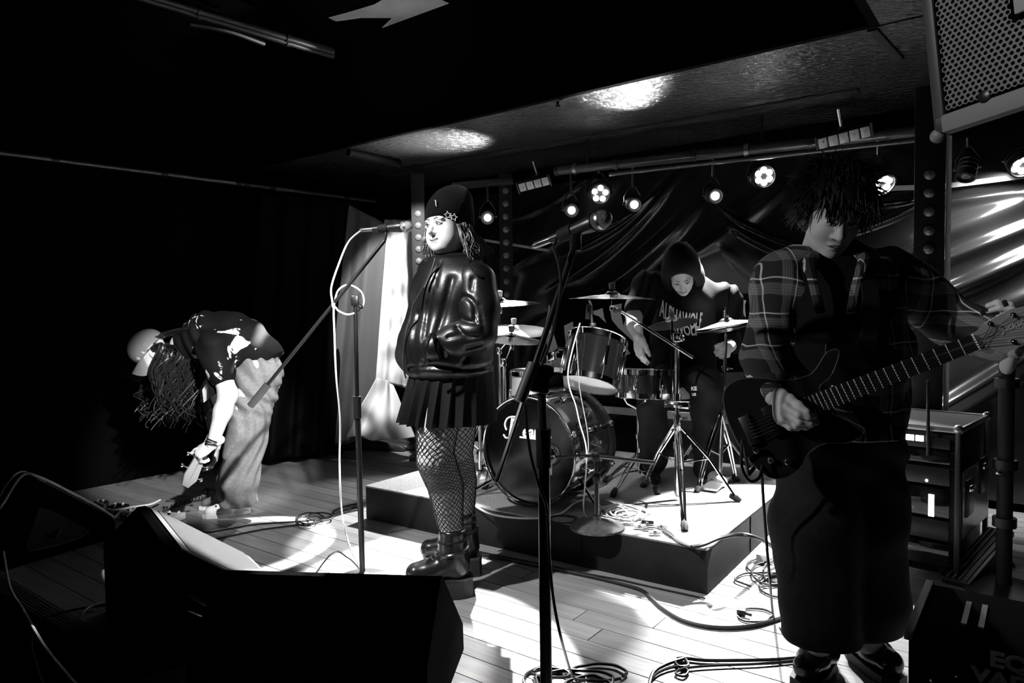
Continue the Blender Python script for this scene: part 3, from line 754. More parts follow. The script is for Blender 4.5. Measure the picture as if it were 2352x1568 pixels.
# A: by the singer, grille lit
Aa, Ab = onz(316, 1165, .42), onz(385, 1262, .42); rA = Ab - Aa; wA = np.linalg.norm(rA) + 0.02; rA /= np.linalg.norm(rA); fA = np.array([-rA[1], rA[0], 0])
if fA[0] < 0: fA = -fA
oA = (Aa + Ab) / 2; oA[2] = 0
profA = [(-.13, 0), (-.13, .29), (0, .42), (.03, .42), (.46, .10), (.47, 0)]
tA = wedge(oA, rA, fA, wA, profA, 'floor monitor with pale lit grille left of the singer stand')
grille(tA, oA, rA, fA, wA, (.03, .42), (.46, .10))
hc = oA + rA * (wA / 2 + .001) + fA * 0.12 + ZZ * 0.2
MB().box(hc, (0.004, 0.16, 0.09), rA, (fA * .8 + ZZ * -.6), np.cross(rA, fA * .8 - ZZ * .6), bev=0.001).build('handle_recess', 'black_gloss', tA)
MB().tube([hc + fA * -.06 + ZZ * .05 + rA * .004, hc + rA * .012, hc + fA * .06 - ZZ * .05 + rA * .004], 0.008, 8).build('handle', 'black_plastic', tA)
MB().box(oA - fA * .132 + rA * -.2 + ZZ * .24, (0.006, 0.02, 0.035), fA, rA).build('jack_plate', 'white_plastic', tA)
# B: in front, back to the camera
Ba, Bb = onz(503, 1316, .40), onz(1012, 1331, .40); rB = Bb - Ba; wB = np.linalg.norm(rB); rB /= wB; fB = np.array([-rB[1], rB[0], 0]); oB = (Ba + Bb) / 2; oB[2] = 0
tB = wedge(oB, rB, fB, wB, [(-.20, 0), (-.20, .22), (0, .40), (.03, .40), (.36, .10), (.37, 0)], 'black carpeted floor monitor in front, its back to the viewer')
grille(tB, oB, rB, fB, wB, (.03, .40), (.36, .10), m='grille_dark')
MB().box(oB - fB * .203 + ZZ * .12, (0.18, 0.006, 0.09), rB, fB, bev=0.002).build('socket_plate', 'black_plastic', tB)
# C: far left, side panel with handle recess
fC = np.array([.47, .88, 0]); fC /= np.linalg.norm(fC); rC = np.array([fC[1], -fC[0], 0]); wC = .6
cC = onz(45, 1300, 0) - rC * (wC / 2) + fC * 0.06; cC[2] = 0
tC = wedge(cC, rC, fC, wC, [(-.13, 0), (-.13, .28), (0, .42), (.03, .42), (.42, .12), (.45, 0)], 'black floor monitor at the far left with a side handle recess')
grille(tC, cC, rC, fC, wC, (.03, .42), (.42, .12), m='grille_dark')
q = cC + rC * (wC / 2 + .001)
MB().prism([(-.02, .06), (.24, .06), (.28, .09), (.10, .24), (.04, .27), (-.03, .10)], q, fC, ZZ, rC, 0, .004).build('side_recess', 'matte_black', tC, smooth=False)
MB().tube(spline([q + fC * -.02 + ZZ * .06 + rC * .006, q + fC * .12 + ZZ * .055 + rC * .006, q + fC * .24 + ZZ * .06 + rC * .006, q + fC * .285 + ZZ * .09 + rC * .006], 6), .005, 6).build('recess_rim', mat('rim_grey', 0.03, 0.4), tC)
MB().tube(spline([q + fC * .07 + ZZ * .12, q + fC * .10 + ZZ * .11 + rC * .03, q + fC * .14 + ZZ * .13], 6), .008, 6).build('handle', 'black_plastic', tC)

# ------------------------------------------------------------------ rack case at the right
r0, r1 = onz(2225, 1322, 0), None
rw, rd, rh = .60, .54, .68
rc0 = np.array([1.97, 3.10, 0])            # near right corner on the floor
KA = math.radians(45); U_, Vd_ = U, Vd
U = np.array([math.cos(KA), -math.sin(KA), 0]); Vd = np.array([math.sin(KA), math.cos(KA), 0])
def K(a, b, z): return rc0 - U * a + Vd * b + ZZ * z        # a leftwards, b backwards
t = thing('rack_case', 'black equipment rack case with lit display at the right', 'rack case', K(rw / 2, rd / 2, 0))
MB().box(K(rw / 2, rd / 2 + .02, rh / 2 + .02), (rw - .04, rd - .04, rh - .04), U, Vd, bev=.004).build('body', 'black_plastic', t)
MB().box(K(rw / 2, rd / 2, rh), (rw - .03, rd - .03, .012), U, Vd).build('lid', mat('case_top', 0.16, 0.55, vary=(60, .8, 1.1)), t, smooth=False)
ed = mat('case_edge', 0.6, 0.3, metal=0.8)
for a_, b_, l_, dirv in ((rw / 2, 0, rw, U), (rw / 2, rd, rw, U), (0, rd / 2, rd, Vd), (rw, rd / 2, rd, Vd)):
    MB().box(K(a_, b_, rh), (l_, .024, .024), dirv, np.cross(ZZ, dirv), bev=.003).build('edge_trim', ed, t)
for a_ in (0, rw):
    for b_ in (0, rd): MB().box(K(a_, b_, rh / 2), (.022, .022, rh), U, Vd, bev=.003).build('corner_trim', 'black_metal' if b_ == 0 else ed, t); MB().sphere(K(a_, b_, rh + .004), .022, 8, 6).build('corner_ball', 'steel', t)
# front panels (face the audience)
for z_, h_, m_ in ((.615, .05, 'black_metal'), (.55, .055, 'black_gloss'), (.465, .08, 'black_metal'), (.345, .13, 'black_gloss'), (.22, .09, 'black_metal'), (.11, .10, 'black_gloss')):
    MB().box(K(rw / 2, -.004, z_), (rw - .06, .012, h_), U, Vd, bev=.002).build('rack_panel', m_, t)
for a_ in (.17, .21, .25, .30): MB().box(K(a_ - .02, -.014, .63), (.032, .006, .026), U, Vd).build('panel_label', 'screen_lit', t, smooth=False)
MB().box(K(.36, -.014, .49), (.075, .006, .036), U, Vd).build('display', 'screen_lit', t, smooth=False)
MB().box(K(.34, -.014, .462), (.04, .006, .005), U, Vd).build('display_bar', 'screen_lit', t, smooth=False)
MB().box(K(.46, -.014, .575), (.05, .006, .02), U, Vd).build('display', 'screen_lit', t, smooth=False)
MB().box(K(.10, -.014, .33), (.022, .006, .10), U, Vd).build('meter', 'screen_lit', t, smooth=False)
for a_, z_ in ((.26, .335), (.20, .335), (.265, .315), (.42, .24), (.42, .20), (.12, .44)):
    MB().sphere(K(a_, -.012, z_), .006, 8, 6).build('indicator', 'led_dot', t)
for k in range(5): MB().lathe([(.012, 0), (.012, .016), (.009, .018)], K(.22 + .05 * k, -.01, .22), -Vd, 12).build('knob', 'black_plastic', t)
# side plates with catches
for b_, z_ in ((.14, .36), (.40, .42)):
    MB().box(K(-.016, b_, z_), (.012, .13, .17), U, Vd, bev=.004).build('catch_plate', 'black_metal', t)
    MB().box(K(-.026, b_, z_ + .045), (.012, .09, .03), U, Vd, bev=.004).build('butterfly_catch', 'chrome', t)
MB().box(K(-.012, rd / 2, .34), (.006, rd - .06, .30), U, Vd).build('side_panel', mat('case_side', 0.35, 0.25, metal=0.6, vary=(8, .6, 1.1)), t, smooth=False)
for a_, z_ in ((.34, .78), (.16, .80)):
    pass
for a_, h_, lean in ((.30, .22, -.06), (.11, .34, .0)):
    MB().tube([K(a_, -.03, rh - .12), K(a_ - lean, -.05, rh - .12 + h_)], [.009, .006], 8).build('aerial', 'black_plastic', t)
for a_ in (.06, rw - .06):
    for b_ in (.06, rd - .06): MB().lathe([(.02, 0), (.024, .02), (.02, .04)], K(a_, b_, 0), (0, 0, 1), 12).build('caster', 'rubber', t)
U, Vd = U_, Vd_
# dark crate leaning gadget next to rack
t = thing('slotted_case', 'dark ribbed case lid leaning against the rack case', 'case lid', onz(2225, 1335, 0))
l0, l1 = onz(2195, 1345, .0), onz(2300, 1225, .12)
dx = l1 - l0; ll = np.linalg.norm(dx); dx /= ll; dyv = np.cross(dx, ZZ); dyv /= np.linalg.norm(dyv)
dzv = np.cross(dyv, dx)
MB().box((l0 + l1) / 2 + dzv * .012, (ll, .11, .024), dx, dyv, dzv, bev=.003).build('lid', 'black_plastic', t)
for k in range(4): MB().box((l0 + l1) / 2 + dzv * .027 + dyv * (k - 1.5) * .024, (ll * .95, .008, .008), dx, dyv, dzv).build('rib', mat('rib_grey', 0.08, 0.4), t)
# black stand post at far right
pS = at(2312, 900, 3.0)
t = thing('speaker_pole', 'black upright stand pole at the right edge behind the rack', 'stand', (pS[0], pS[1], 0))
MB().tube([(pS[0], pS[1], 0.0), (pS[0], pS[1], 1.15)], .03, 12).build('pole', 'matte_black', t)
MB().lathe([(.16, 0), (.16, .015), (.04, .03)], (pS[0], pS[1], 0), (0, 0, 1), 20).build('base', 'black_metal', t)
for z_ in (.30, .55, .9, 1.05): MB().lathe([(.045, -.02), (.045, .02)], (pS[0], pS[1], z_), (0, 0, 1), 12).build('collar', 'black_plastic', t)
MB().sphere((pS[0] - .05, pS[1] - .03, .52), .012, 10, 7).build('knob', 'chrome', t)

# ------------------------------------------------------------------ near case with stencilled letters at the lower right
ec = np.array([.93, 1.64, 0]); ew, edp, eh = .75, .40, .45
def Q(a, b, z): return ec + U * a + Vd * b + ZZ * z
t = thing('flight_case', 'black case with pale stencilled letters in the lower right corner', 'case', Q(ew / 2, edp / 2, 0))
MB().box(Q(ew / 2, edp / 2, eh / 2), (ew, edp, eh), U, Vd, bev=.006).build('box', 'carpet_black', t)
MB().box(Q(.0, edp / 2, eh), (.02, edp, .02), U, Vd, bev=.003).build('edge_trim', mat('trim_grey', 0.09, 0.5), t)
for k in (0, 1): MB().box(Q(.10 + .035 * k, edp * .55, eh + .003), (.012, .16, .006), U, Vd).build('top_slot', 'rim_grey', t)
for a_, z_ in ((.05, .36), (.07, .30), (.10, .385)): MB().sphere(Q(a_, -.002, z_), .006, 8, 6).build('screw', 'chrome', t)
mb = MB(); e1_ = onplane(2272, 1526, ec - Vd * .004, -Vd); e2_ = onplane(2232, 1551, ec - Vd * .004, -Vd)
place_text(mb, 'EQU', e1_, U, ZZ, .046, offset=.002, sx=1.2, center=False)
place_text(mb, 'VAD', e2_ - ZZ * .008, U, ZZ, .044, offset=.002, sx=1.25, center=False)
mb.build('stencil_lettering', mat('stencil_grey', 0.42, 0.7), t, smooth=False)

# ------------------------------------------------------------------ hung loudspeaker top right
s0 = at(2150, 312, 1.42); s1 = at(2352, 246, 1.28); s2 = at(2173, 0, 1.40)
sx = s1 - s0; sx /= np.linalg.norm(sx); sy = s2 - s0; sy -= sx * (sy @ sx); sy /= np.linalg.norm(sy); sn = np.cross(sx, sy)
if sn[1] > 0: sn = -sn
sw, sh = .42, .62
t = thing('loudspeaker', 'grey loudspeaker with perforated grille hung in the top right corner', 'loudspeaker', s0)
def Sp(a, b, c=0.0): return s0 + sx * a + sy * b + sn * c
MB().box(Sp(sw / 2, sh / 2, -.16), (sw, sh, .28), sx, sy, sn, bev=.012).build('cabinet', mat('cabinet_black', .0015, .9, spec=.02), t)
fr = mat('speaker_frame_lit', 0.24, 0.5)  # light on the bottom rail is put into a paler frame colour
MB().box(Sp(sw / 2, .018, -.01), (sw, .036, .03), sx, sy, sn, bev=.005).build('frame_rail', fr, t)
MB().box(Sp(.01, sh / 2, -.01), (.022, sh, .03), sx, sy, sn, bev=.005).build('frame_rail', mat('speaker_frame_shaded', 0.06, 0.5), t)  # side rail: shade put into a darker copy of the frame colour
MB().sphere(Sp(.0, .0, -.005), .014, 10, 8).build('corner_bumper', fr, t)
MB().lathe([(.011, 0), (.011, .006), (.006, .008)], Sp(.098, .042, .002), sn, 14).build('screw', 'black_metal', t)
# perforated sheet: hexagonal cells with real holes
hv, hf = [], []; pit = .0108; rr = pit * .36
rows = int((sh - .05) / (pit * .866)); cols = int((sw - .03) / pit); n0 = 0
for j in range(rows):
    for i in range(cols):
        cx_ = .026 + pit * (i + .5 + .5 * (j % 2)); cy_ = .046 + pit * .866 * j
        if cx_ > sw - .01 or (cx_ > .155 and .155 < cy_ < .235): continue
        for k in range(6):
            an = math.radians(60 * k + 30); R6 = pit / math.sqrt(3)
            hv.append(Sp(cx_ + R6 * math.cos(an), cy_ + R6 * math.sin(an), .004))
        for k in range(6):
            an = math.radians(60 * k + 30); hv.append(Sp(cx_ + rr * math.cos(an), cy_ + rr * math.sin(an), .004))
        for k in range(6):
            an = math.radians(60 * k + 30); hv.append(Sp(cx_ + rr * math.cos(an), cy_ + rr * math.sin(an), .000))
        for k in range(6):
            k2 = (k + 1) % 6; hf.append((n0 + k, n0 + k2, n0 + 6 + k2, n0 + 6 + k)); hf.append((n0 + 6 + k, n0 + 6 + k2, n0 + 12 + k2, n0 + 12 + k))
        n0 += 18
mb = MB(); mb.add(hv, hf)
gp = mat('speaker_grille', 0.17, 0.5, spec=0.5)
me_o = mb.build('perforated_grille', gp, t, smooth=False); tag(me_o, kind='stuff')
MB().box(Sp(sw / 2, sh / 2 + .02, -.012), (sw - .03, sh - .05, .004), sx, sy, sn).build('grille_foam', mat('foam', 0.004, 0.95, spec=0.0), t, smooth=False)
MB().box(Sp(.20, .195, .006), (.075, .06, .008), sx, sy, sn, bev=.003).build('badge', 'grey_print', t)
MB().tube([Sp(sw / 2, sh, -.15), Sp(sw / 2, sh, -.15) + ZZ * (ZC - Sp(sw / 2, sh, -.15)[2])], .02, 8).build('bracket', 'black_metal', t)

# ------------------------------------------------------------------ drum kit
kv = RV.copy()
HZ = RH
# bass drum
bc = onz(1213, 1168, HZ); bc = np.array([bc[0], bc[1], HZ]); BR = .28
bcen = bc + ZZ * (BR + .022); BL = .44
t = thing('bass_drum', 'large black bass drum with white script lettering on its front head', 'drum', bc)
MB().lathe([(BR - .012, 0.03), (BR - .012, BL - .03)], bcen, kv, 48).build('shell', 'black_gloss', t)
MB().lathe([(0, .012), (BR - .004, .012), (BR - .004, .02)], bcen, kv, 48).build('front_head', mat('head_black', 0.0025, 0.15, spec=0.4), t)
MB().lathe([(0, BL - .012), (BR - .004, BL - .012), (BR - .004, BL - .02)], bcen, kv, 48).build('batter_head', 'drum_head_white', t)
for h_ in (0.0, BL - .045):
    MB().lathe([(BR - .008, h_), (BR + .012, h_), (BR + .012, h_ + .045), (BR - .008, h_ + .045)], bcen, kv, 56, closed=True).build('hoop', 'black_gloss', t)
    MB().torus(bcen + kv * (h_ + (.0 if h_ == 0 else .045)), kv, BR + .006, .005, 56, 6).build('hoop_inlay', 'chrome', t)
bx_ = RU; by_ = ZZ
for k in range(8):
    an = 2 * math.pi * (k + .5) / 8; e = bx_ * math.cos(an) + by_ * math.sin(an)
    if e[2] < -.9: continue
    for s_, off in ((0, .0), (1, BL)):
        hh = .02 if s_ == 0 else BL - .02
        MB().box(bcen + e * (BR + .016) + kv * hh, (.014, .03, .03), e, kv, np.cross(e, kv), bev=.003).build('claw_hook', 'chrome', t)
        MB().tube([bcen + e * (BR + .02) + kv * (hh + (-.03 if s_ == 0 else .03)), bcen + e * (BR + .02) + kv * (hh + (.10 if s_ == 0 else -.10))], .004, 6).build('tension_rod', 'chrome', t)
    MB().box(bcen + e * (BR - .002) + kv * BL / 2, (.03, .10, .024), e, kv, np.cross(e, kv), bev=.006).build('lug', 'chrome', t)
for s_ in (-1, 1):
    q0 = bcen + kv * .16 + RU * s_ * BR * .80 - ZZ * BR * .55
    q1 = q0 + RU * s_ * .20 - kv * .13; q1[2] = HZ + .012
    MB().tube([q0, q1], .008, 8).build('spur', 'chrome', t); MB().sphere(q1, .012, 8, 6).build('spur_tip', 'rubber', t)
# port hole ring and lettering
pc = bcen + RU * .135 - ZZ * .005 + kv * .008
MB().torus(pc, kv, .052, .007, 28, 6).build('port_ring', 'black_plastic', t)
MB().lathe([(0, 0), (.05, 0), (.05, .003)], pc - kv * .0, kv, 24).build('port_disc', mat('port_grey', 0.05, 0.35), t)
mb = MB()
def ptxt(s, x, y, size, **kw): place_text(mb, s, bcen - kv * (-.006) + RU * x + ZZ * y, RU, ZZ, size, **kw)
ptxt('P', -.092, .118, .135, shear=.25, offset=.003, sx=.75)
ptxt('earl', .028, .105, .085, shear=.22, offset=.0028, sx=.95, spacing=.95)
mb.box(bcen + RU * .03 + ZZ * .07 + kv * .006, (.165, .002, .009), RU, kv)
mb.tube(spline([bcen + kv * .006 + RU * x + ZZ * y for x, y in ((-.137, .10), (-.147, .13), (-.127, .165), (-.085, .175), (-.06, .16))], 5), .005, 6)
mb.tube(spline([bcen + kv * .006 + RU * x + ZZ * y for x, y in ((-.157, .075), (-.142, .058), (-.117, .065), (-.102, .09))], 5), .005, 6)
mb.torus(bcen + RU * .135 + ZZ * .085 + kv * .006, kv, .008, .0016, 16, 5)
lt = mb.build('script_lettering', 'white_print', t, smooth=False)

def drum(name, label, c, ax, r, dep, shell, top='drum_head_white', bot='drum_head_white', lugs=6, xd=None):
    ax = np.array(ax, float); ax /= np.linalg.norm(ax); x, y, z = frame_from(ax, xd)
    c = np.array(c, float)
    t = thing(name, label, 'drum', c)
    MB().lathe([(r - .004, -dep / 2), (r - .004, dep / 2), (r - .011, dep / 2), (r - .011, -dep / 2)], c, ax, 40, closed=True).build('shell', shell, t)
    for s_, hm in ((1, top), (-1, bot)):
        MB().lathe([(0, s_ * (dep / 2 + .004)), (r - .004, s_ * (dep / 2 + .004)), (r + .002, s_ * (dep / 2 - .002))], c, ax, 40).build('head', hm, t)
        e0_ = s_ * dep / 2
        MB().lathe([(r + .002, e0_ - s_ * .022), (r + .008, e0_ - s_ * .022), (r + .008, e0_ + s_ * .008), (r + .012, e0_ + s_ * .012), (r + .002, e0_ + s_ * .010)], c, ax, 44, closed=True).build('rim', 'chrome', t)
    for k in range(lugs):
        a_ = 2 * math.pi * (k + .35) / lugs; e = x * math.cos(a_) + y * math.sin(a_)
        MB().box(c + e * (r + .008), (.022, .024, dep * .45), e, np.cross(ax, e), ax, bev=.006).build('lug', 'chrome', t)
        MB().tube([c + e * (r + .012) - ax * (dep / 2 + .0), c + e * (r + .012) + ax * (dep / 2 + .0)], .004, 6).build('tension_rod', 'chrome', t)
    return t
def head_mat(name, kind):
    m = bpy.data.materials.new(name); m.use_nodes = True; N = m.node_tree.nodes; L = m.node_tree.links; b = N['Principled BSDF']; out = N['Material Output']
    mx = N.new('ShaderNodeMixShader'); b.inputs['Base Color'].default_value = (.85, .85, .85, 1); b.inputs['Roughness'].default_value = .25
    if kind == 'clear':
        q = N.new('ShaderNodeBsdfTransparent'); mx.inputs[0].default_value = .12
    else:
        q = N.new('ShaderNodeBsdfTranslucent'); q.inputs[0].default_value = (.95, .95, .95, 1); mx.inputs[0].default_value = .35
    L.new(q.outputs[0], mx.inputs[1]); L.new(b.outputs[0], mx.inputs[2]); L.new(mx.outputs[0], out.inputs[0]); MATS[name] = m
head_mat('head_clear', 'clear'); head_mat('head_film', 'film'); mat('shell_inner', .5, .5)
# rack tom tilted towards the drummer
ta_ = math.radians(24); tax = RV * math.sin(ta_) + ZZ * math.cos(ta_)
tc_ = at(1362, 830, 3.78)
drum('rack_tom', 'black rack tom tilted over the bass drum, its white lower head lit', tc_, tax, .152, .25, mat('tom_gloss', 0.012, 0.12, spec=0.7, coat=0.5), 'head_clear', 'head_film', lugs=6, xd=RU)
# floor tom at the left behind the bass drum
ftc = at(1243, 905, 4.72)
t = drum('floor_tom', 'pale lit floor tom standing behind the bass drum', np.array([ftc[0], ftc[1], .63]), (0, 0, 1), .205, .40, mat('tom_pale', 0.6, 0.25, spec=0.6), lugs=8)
for k in range(3):
    a_ = 2 * math.pi * k / 3 + .5; e = np.array([math.cos(a_), math.sin(a_), 0]); q = np.array([ftc[0], ftc[1], 0]) + e * .225
    MB().tube([q + ZZ * .68, q + ZZ * (HZ + .03), q + e * .04 + ZZ * (HZ + .01)], .007, 8).build('leg', 'chrome', t)
    MB().sphere(q + e * .04 + ZZ * (HZ + .014), .014, 8, 6).build('rubber_foot', 'rubber', t)
# snare
sc_ = at(1484, 880, 4.22)
drum('snare_drum', 'black snare drum with chrome rims in front of the drummer', sc_, (0.03, 0.06, 1), .178, .15, 'tom_gloss', lugs=8)

def tripod(t, base, hub_z, feet, spread_z, tube_r=.009, hub=None, rod='leg', zf=None):
    """braced double-tube legs from hub to rubber feet"""
    for fx in feet:
        f = np.array(fx, float); dirv = f - base; dirv[2] = 0; l = np.linalg.norm(dirv); dirv /= l; sd = np.cross(ZZ, dirv)
        hubp = np.array([base[0], base[1], hub_z])
        q = [hubp, hubp + dirv * l * .55 + ZZ * ((f[2] - hub_z) * .45), f + ZZ * .02]
        lg = MB()
        for s_ in (-1, 1): lg.tube([p + sd * s_ * .011 for p in q[:2]] + [q[2] + sd * s_ * .006], tube_r * .62, 6)
        L_ = lg.build('leg', 'chrome', t)
        MB().tube([f - dirv * .03 + ZZ * .035, f + ZZ * .022, f + dirv * .02 + ZZ * .004], [.014, .019, .016], 8).build('rubber_foot', 'rubber', L_)
        low = np.array([base[0], base[1], spread_z])
        MB().tube([low, q[1]], .0055, 6).build('brace', 'chrome', t)

# snare stand
sb = onz(1468, 1098, HZ)
t = thing('snare_stand', 'chrome snare stand holding the snare drum', 'stand', sb)
MB().tube([sb + ZZ * .03, np.array([sb[0], sb[1], sc_[2] - .13])], .013, 10).build('column', 'chrome', t)
for z_ in (.10, .26, .40): MB().lathe([(.02, -.014), (.02, .014)], sb + ZZ * z_, (0, 0, 1), 10).build('collar', 'chrome', t)
MB().tube([sb + ZZ * .26, sb + ZZ * .26 + RU * .05], .007, 6).build('wing_bolt', 'chrome', t)
topS = np.array([sb[0], sb[1], sc_[2] - .14])
for k in range(3):
    a_ = 2 * math.pi * k / 3 + .3; e = np.array([math.cos(a_), math.sin(a_), 0]); q = np.array([sc_[0], sc_[1], sc_[2] - .085]) + e * .17
    MB().tube([topS - ZZ * .03, topS + e * .08 - ZZ * 0.0, q, q + ZZ * .02 + e * .01], .007, 6).build('basket_arm', 'chrome', t)
tripod(t, sb, HZ + .16, [onz(1410, 1140, HZ), onz(1508, 1134, HZ), onz(1395, 1108, HZ)], HZ + .05)

# boom cymbal stand
cb = onz(1556, 1148, HZ)
t = thing('cymbal_stand', 'chrome boom cymbal stand in the middle of the kit', 'stand', cb)
ctop = at(1538, 775, cb[1]); cbt = np.array([cb[0], cb[1], ctop[2]])
MB().tube([cb + ZZ * .02, cb + ZZ * .45], .016, 12).build('lower_tube', 'chrome', t)
MB().tube([cb + ZZ * .42, cbt + ZZ * .01], .0125, 12).build('upper_tube', 'chrome', t)
for z_ in (.45, .56, .30): MB().lathe([(.022, -.018), (.022, .018)], cb + ZZ * z_, (0, 0, 1), 12).build('collar', 'chrome', t)
MB().tube([cb + ZZ * .45, cb + ZZ * .45 + RU * .06], .008, 6).build('wing_bolt', 'chrome', t)
MB().box(cbt, (.045, .045, .05), bev=.008).build('tilter', 'chrome', t)
MB().torus(cbt + RU * .03, RU, .018, .006, 14, 6).build('tilter_gear', 'chrome', t)
cA = at(1406, 676, cb[1] + .08)
bend = at(1592, 822, cb[1] - .03)
MB().tube([bend, cA - ZZ * .06 + (bend - cA) / np.linalg.norm(bend - cA) * .02], .0085, 10).build('boom_arm', 'chrome', t)
MB().tube([cA - ZZ * .07, cA + ZZ * .055], .005, 8).build('cymbal_rod', 'chrome', t)
MB().lathe([(.016, .028), (.017, .05), (.019, .05), (.019, .062), (.006, .066)], cA, (0, 0, 1), 14).build('felt_and_nut', mat('felt', 0.18, 0.8), t)
MB().box(cA - ZZ * .075, (.03, .03, .03), bev=.006).build('boom_tilter', 'chrome', t)
MB().lathe([(.012, -.02), (.012, .02)], cA - ZZ * .09 + RU * .03, RU, 8).build('thumb_screw', 'black_plastic', t)
tripod(t, cb, HZ + .42, [onz(1690, 1152, HZ), onz(1572, 1218, HZ), onz(1480, 1120, HZ)], HZ + .20, .012)
MB().box(cb + ZZ * .52 + RU * .0, (.14, .03, .04), RU, RV, bev=.006).build('multi_clamp', 'chrome', t)

def cymbal(name, label, c, ax, r, bell=.045, mt='cymbal'):
    prof = [(0.006, .0), (bell * .55, -.003), (bell * .9, -.014), (bell, -.020), (r * .55, -.030), (r, -.044), (r, -.0452), (r * .55, -.0315), (bell, -.0218), (bell * .9, -.0156), (bell * .5, -.0045), (.006, -.0015)]
    o = MB().lathe([(a_, b_ + .02) for a_, b_ in prof], c, ax, 64, closed=True).build(name, mt)
    return tag(o, label, 'cymbal', 'cymbals of the drum kit')
cymbal('crash_cymbal', 'wide thin cymbal on the boom arm above the rack tom', cA, (0.02, -.02, 1), .235)
# splash on the tube, second upper cymbal
cS = at(1543, 735, cb[1] + .12)
cymbal('splash_cymbal', 'small dark cymbal in front of the drummer chest lettering', cS, (-.12, .25, 1), .14, .035, mat('cymbal_dark', 0.35, 0.28, metal=1.0))
t = thing('splash_stand', 'thin chrome rod and clamp under the small dark cymbal', 'stand', np.array([cS[0], cS[1], cb[2] + .3]))
MB().tube([np.array([cS[0], cS[1], HZ + .5]), cS + ZZ * .05], .007, 8).build('rod', 'chrome', t)
MB().lathe([(.015, .02), (.015, .045), (.006, .05)], cS, (0, 0, 1), 12).build('wing_nut', 'felt', t)
MB().tube([np.array([cS[0], cS[1], HZ + .53]), np.array([cb[0], cb[1], HZ + .52])], .009, 8).build('clamp_arm', 'chrome', t)
# hi-hat
hb = onz(1640, 1118, HZ); hc_ = at(1668, 742, 4.12); hb = np.array([hc_[0] - .05, 4.08, HZ])
t = thing('hi_hat_stand', 'chrome hi-hat stand at the right of the kit', 'stand', hb)
ht = np.array([hc_[0], hc_[1], hc_[2]])
MB().tube([hb + ZZ * .05, hb + (ht - hb) * .55], .014, 10).build('lower_tube', 'chrome', t)
MB().tube([hb + (ht - hb) * .5, ht - ZZ * .06], .010, 10).build('upper_tube', 'chrome', t)
MB().tube([ht - ZZ * .06, ht + ZZ * .21 + RU * .02], .0035, 6).build('pull_rod', 'chrome', t)
MB().lathe([(.012, .02), (.016, .03), (.016, .07), (.010, .075), (.010, .10)], ht, (0, 0, 1), 12).build('clutch', 'chrome', t)
for f_ in (.42, .56, .72): MB().lathe([(.021, -.015), (.021, .015)], hb + (ht - hb) * f_, ht - hb, 12).build('collar', 'chrome', t)
MB().tube([hb + (ht - hb) * .72, hb + (ht - hb) * .72 + RU * .05], .006, 6).build('wing_bolt', 'chrome', t)
tripod(t, hb, HZ + .42, [onz(1690, 1106, HZ), onz(1604, 1130, HZ), hb + RV * .3 - RU * .1], HZ + .18, .012)
MB().box(hb + ZZ * .03 - RV * .05, (.09, .26, .012), RU, RV * .99 + ZZ * .1, np.cross(RU, RV)).build('foot_pedal', 'steel', t)
cymbal('hi_hat_cymbal', 'upper hi-hat cymbal at the right of the kit', ht + ZZ * .012, (-.16, .05, 1), .178)
o = MB().lathe([(.006, 0), (.04, .003), (.045, -.0), (.178, .022), (.178, .0235), (.045, .0015), (.04, .0045), (.006, .0015)], ht - ZZ * .05, (-.16, .05, 1), 56, closed=True).build('hi_hat_cymbal', 'cymbal')
tag(o, 'lower hi-hat cymbal facing upward beneath its partner', 'cymbal', 'cymbals of the drum kit')
# cymbals at the left, partly behind the singer
for nm, px, py, Y, ax, r, lab in (('ride_cymbal', 1148, 690, 4.55, (-.02, -.07, 1), .26, 'upper cymbal right behind the singer back'), ('china_cymbal', 1180, 752, 4.75, (.02, -.16, 1), .25, 'broad cymbal tilted forward behind the singer elbow'), ('left_crash', 1175, 772, 4.3, (.08, -.10, 1), .19, 'lowest of the cymbals beside the singer jacket')):
    c = at(px, py, Y); cymbal(nm if nm != 'left_crash' else 'crash_cymbal', lab, c, ax, r)
    b0 = np.array([c[0] - .10, c[1] + .12, HZ])
    if nm == 'left_crash': b0 = np.array([c[0] - .05, c[1] + .02, HZ])
    if nm == 'ride_cymbal': b0 = np.array([c[0] - .14, c[1] - .05, HZ])
    t = thing('cymbal_stand', {'ride_cymbal': 'chrome stand carrying the upper cymbal behind the singer', 'china_cymbal': 'chrome stand carrying the broad cymbal behind the singer', 'left_crash': 'thin chrome stand carrying the lowest cymbal beside the singer'}[nm], 'stand', b0)
    tp = np.array([b0[0], b0[1], c[2] - .16])
    MB().tube([b0 + ZZ * .02, tp], .011, 10).build('column', 'chrome', t)
    MB().tube([tp, c - ZZ * .04], .008, 8).build('boom_arm', 'chrome', t)
    MB().tube([c - ZZ * .06, c + ZZ * .06], .005, 6).build('cymbal_rod', 'chrome', t)
    MB().box(c - ZZ * .06, (.03, .03, .045), bev=.006).build('tilter', 'chrome', t)
    MB().box(tp, (.035, .035, .05), bev=.006).build('clamp', 'chrome', t)
    MB().lathe([(.015, .024), (.018, .05), (.018, .06), (.006, .064)], c, (0, 0, 1), 12).build('felt_and_nut', 'felt', t)
    tripod(t, b0, HZ + .34, [b0 + np.array([math.cos(a_), math.sin(a_), 0]) * .27 for a_ in (-2.0, .1, 2.2)], HZ + .14)
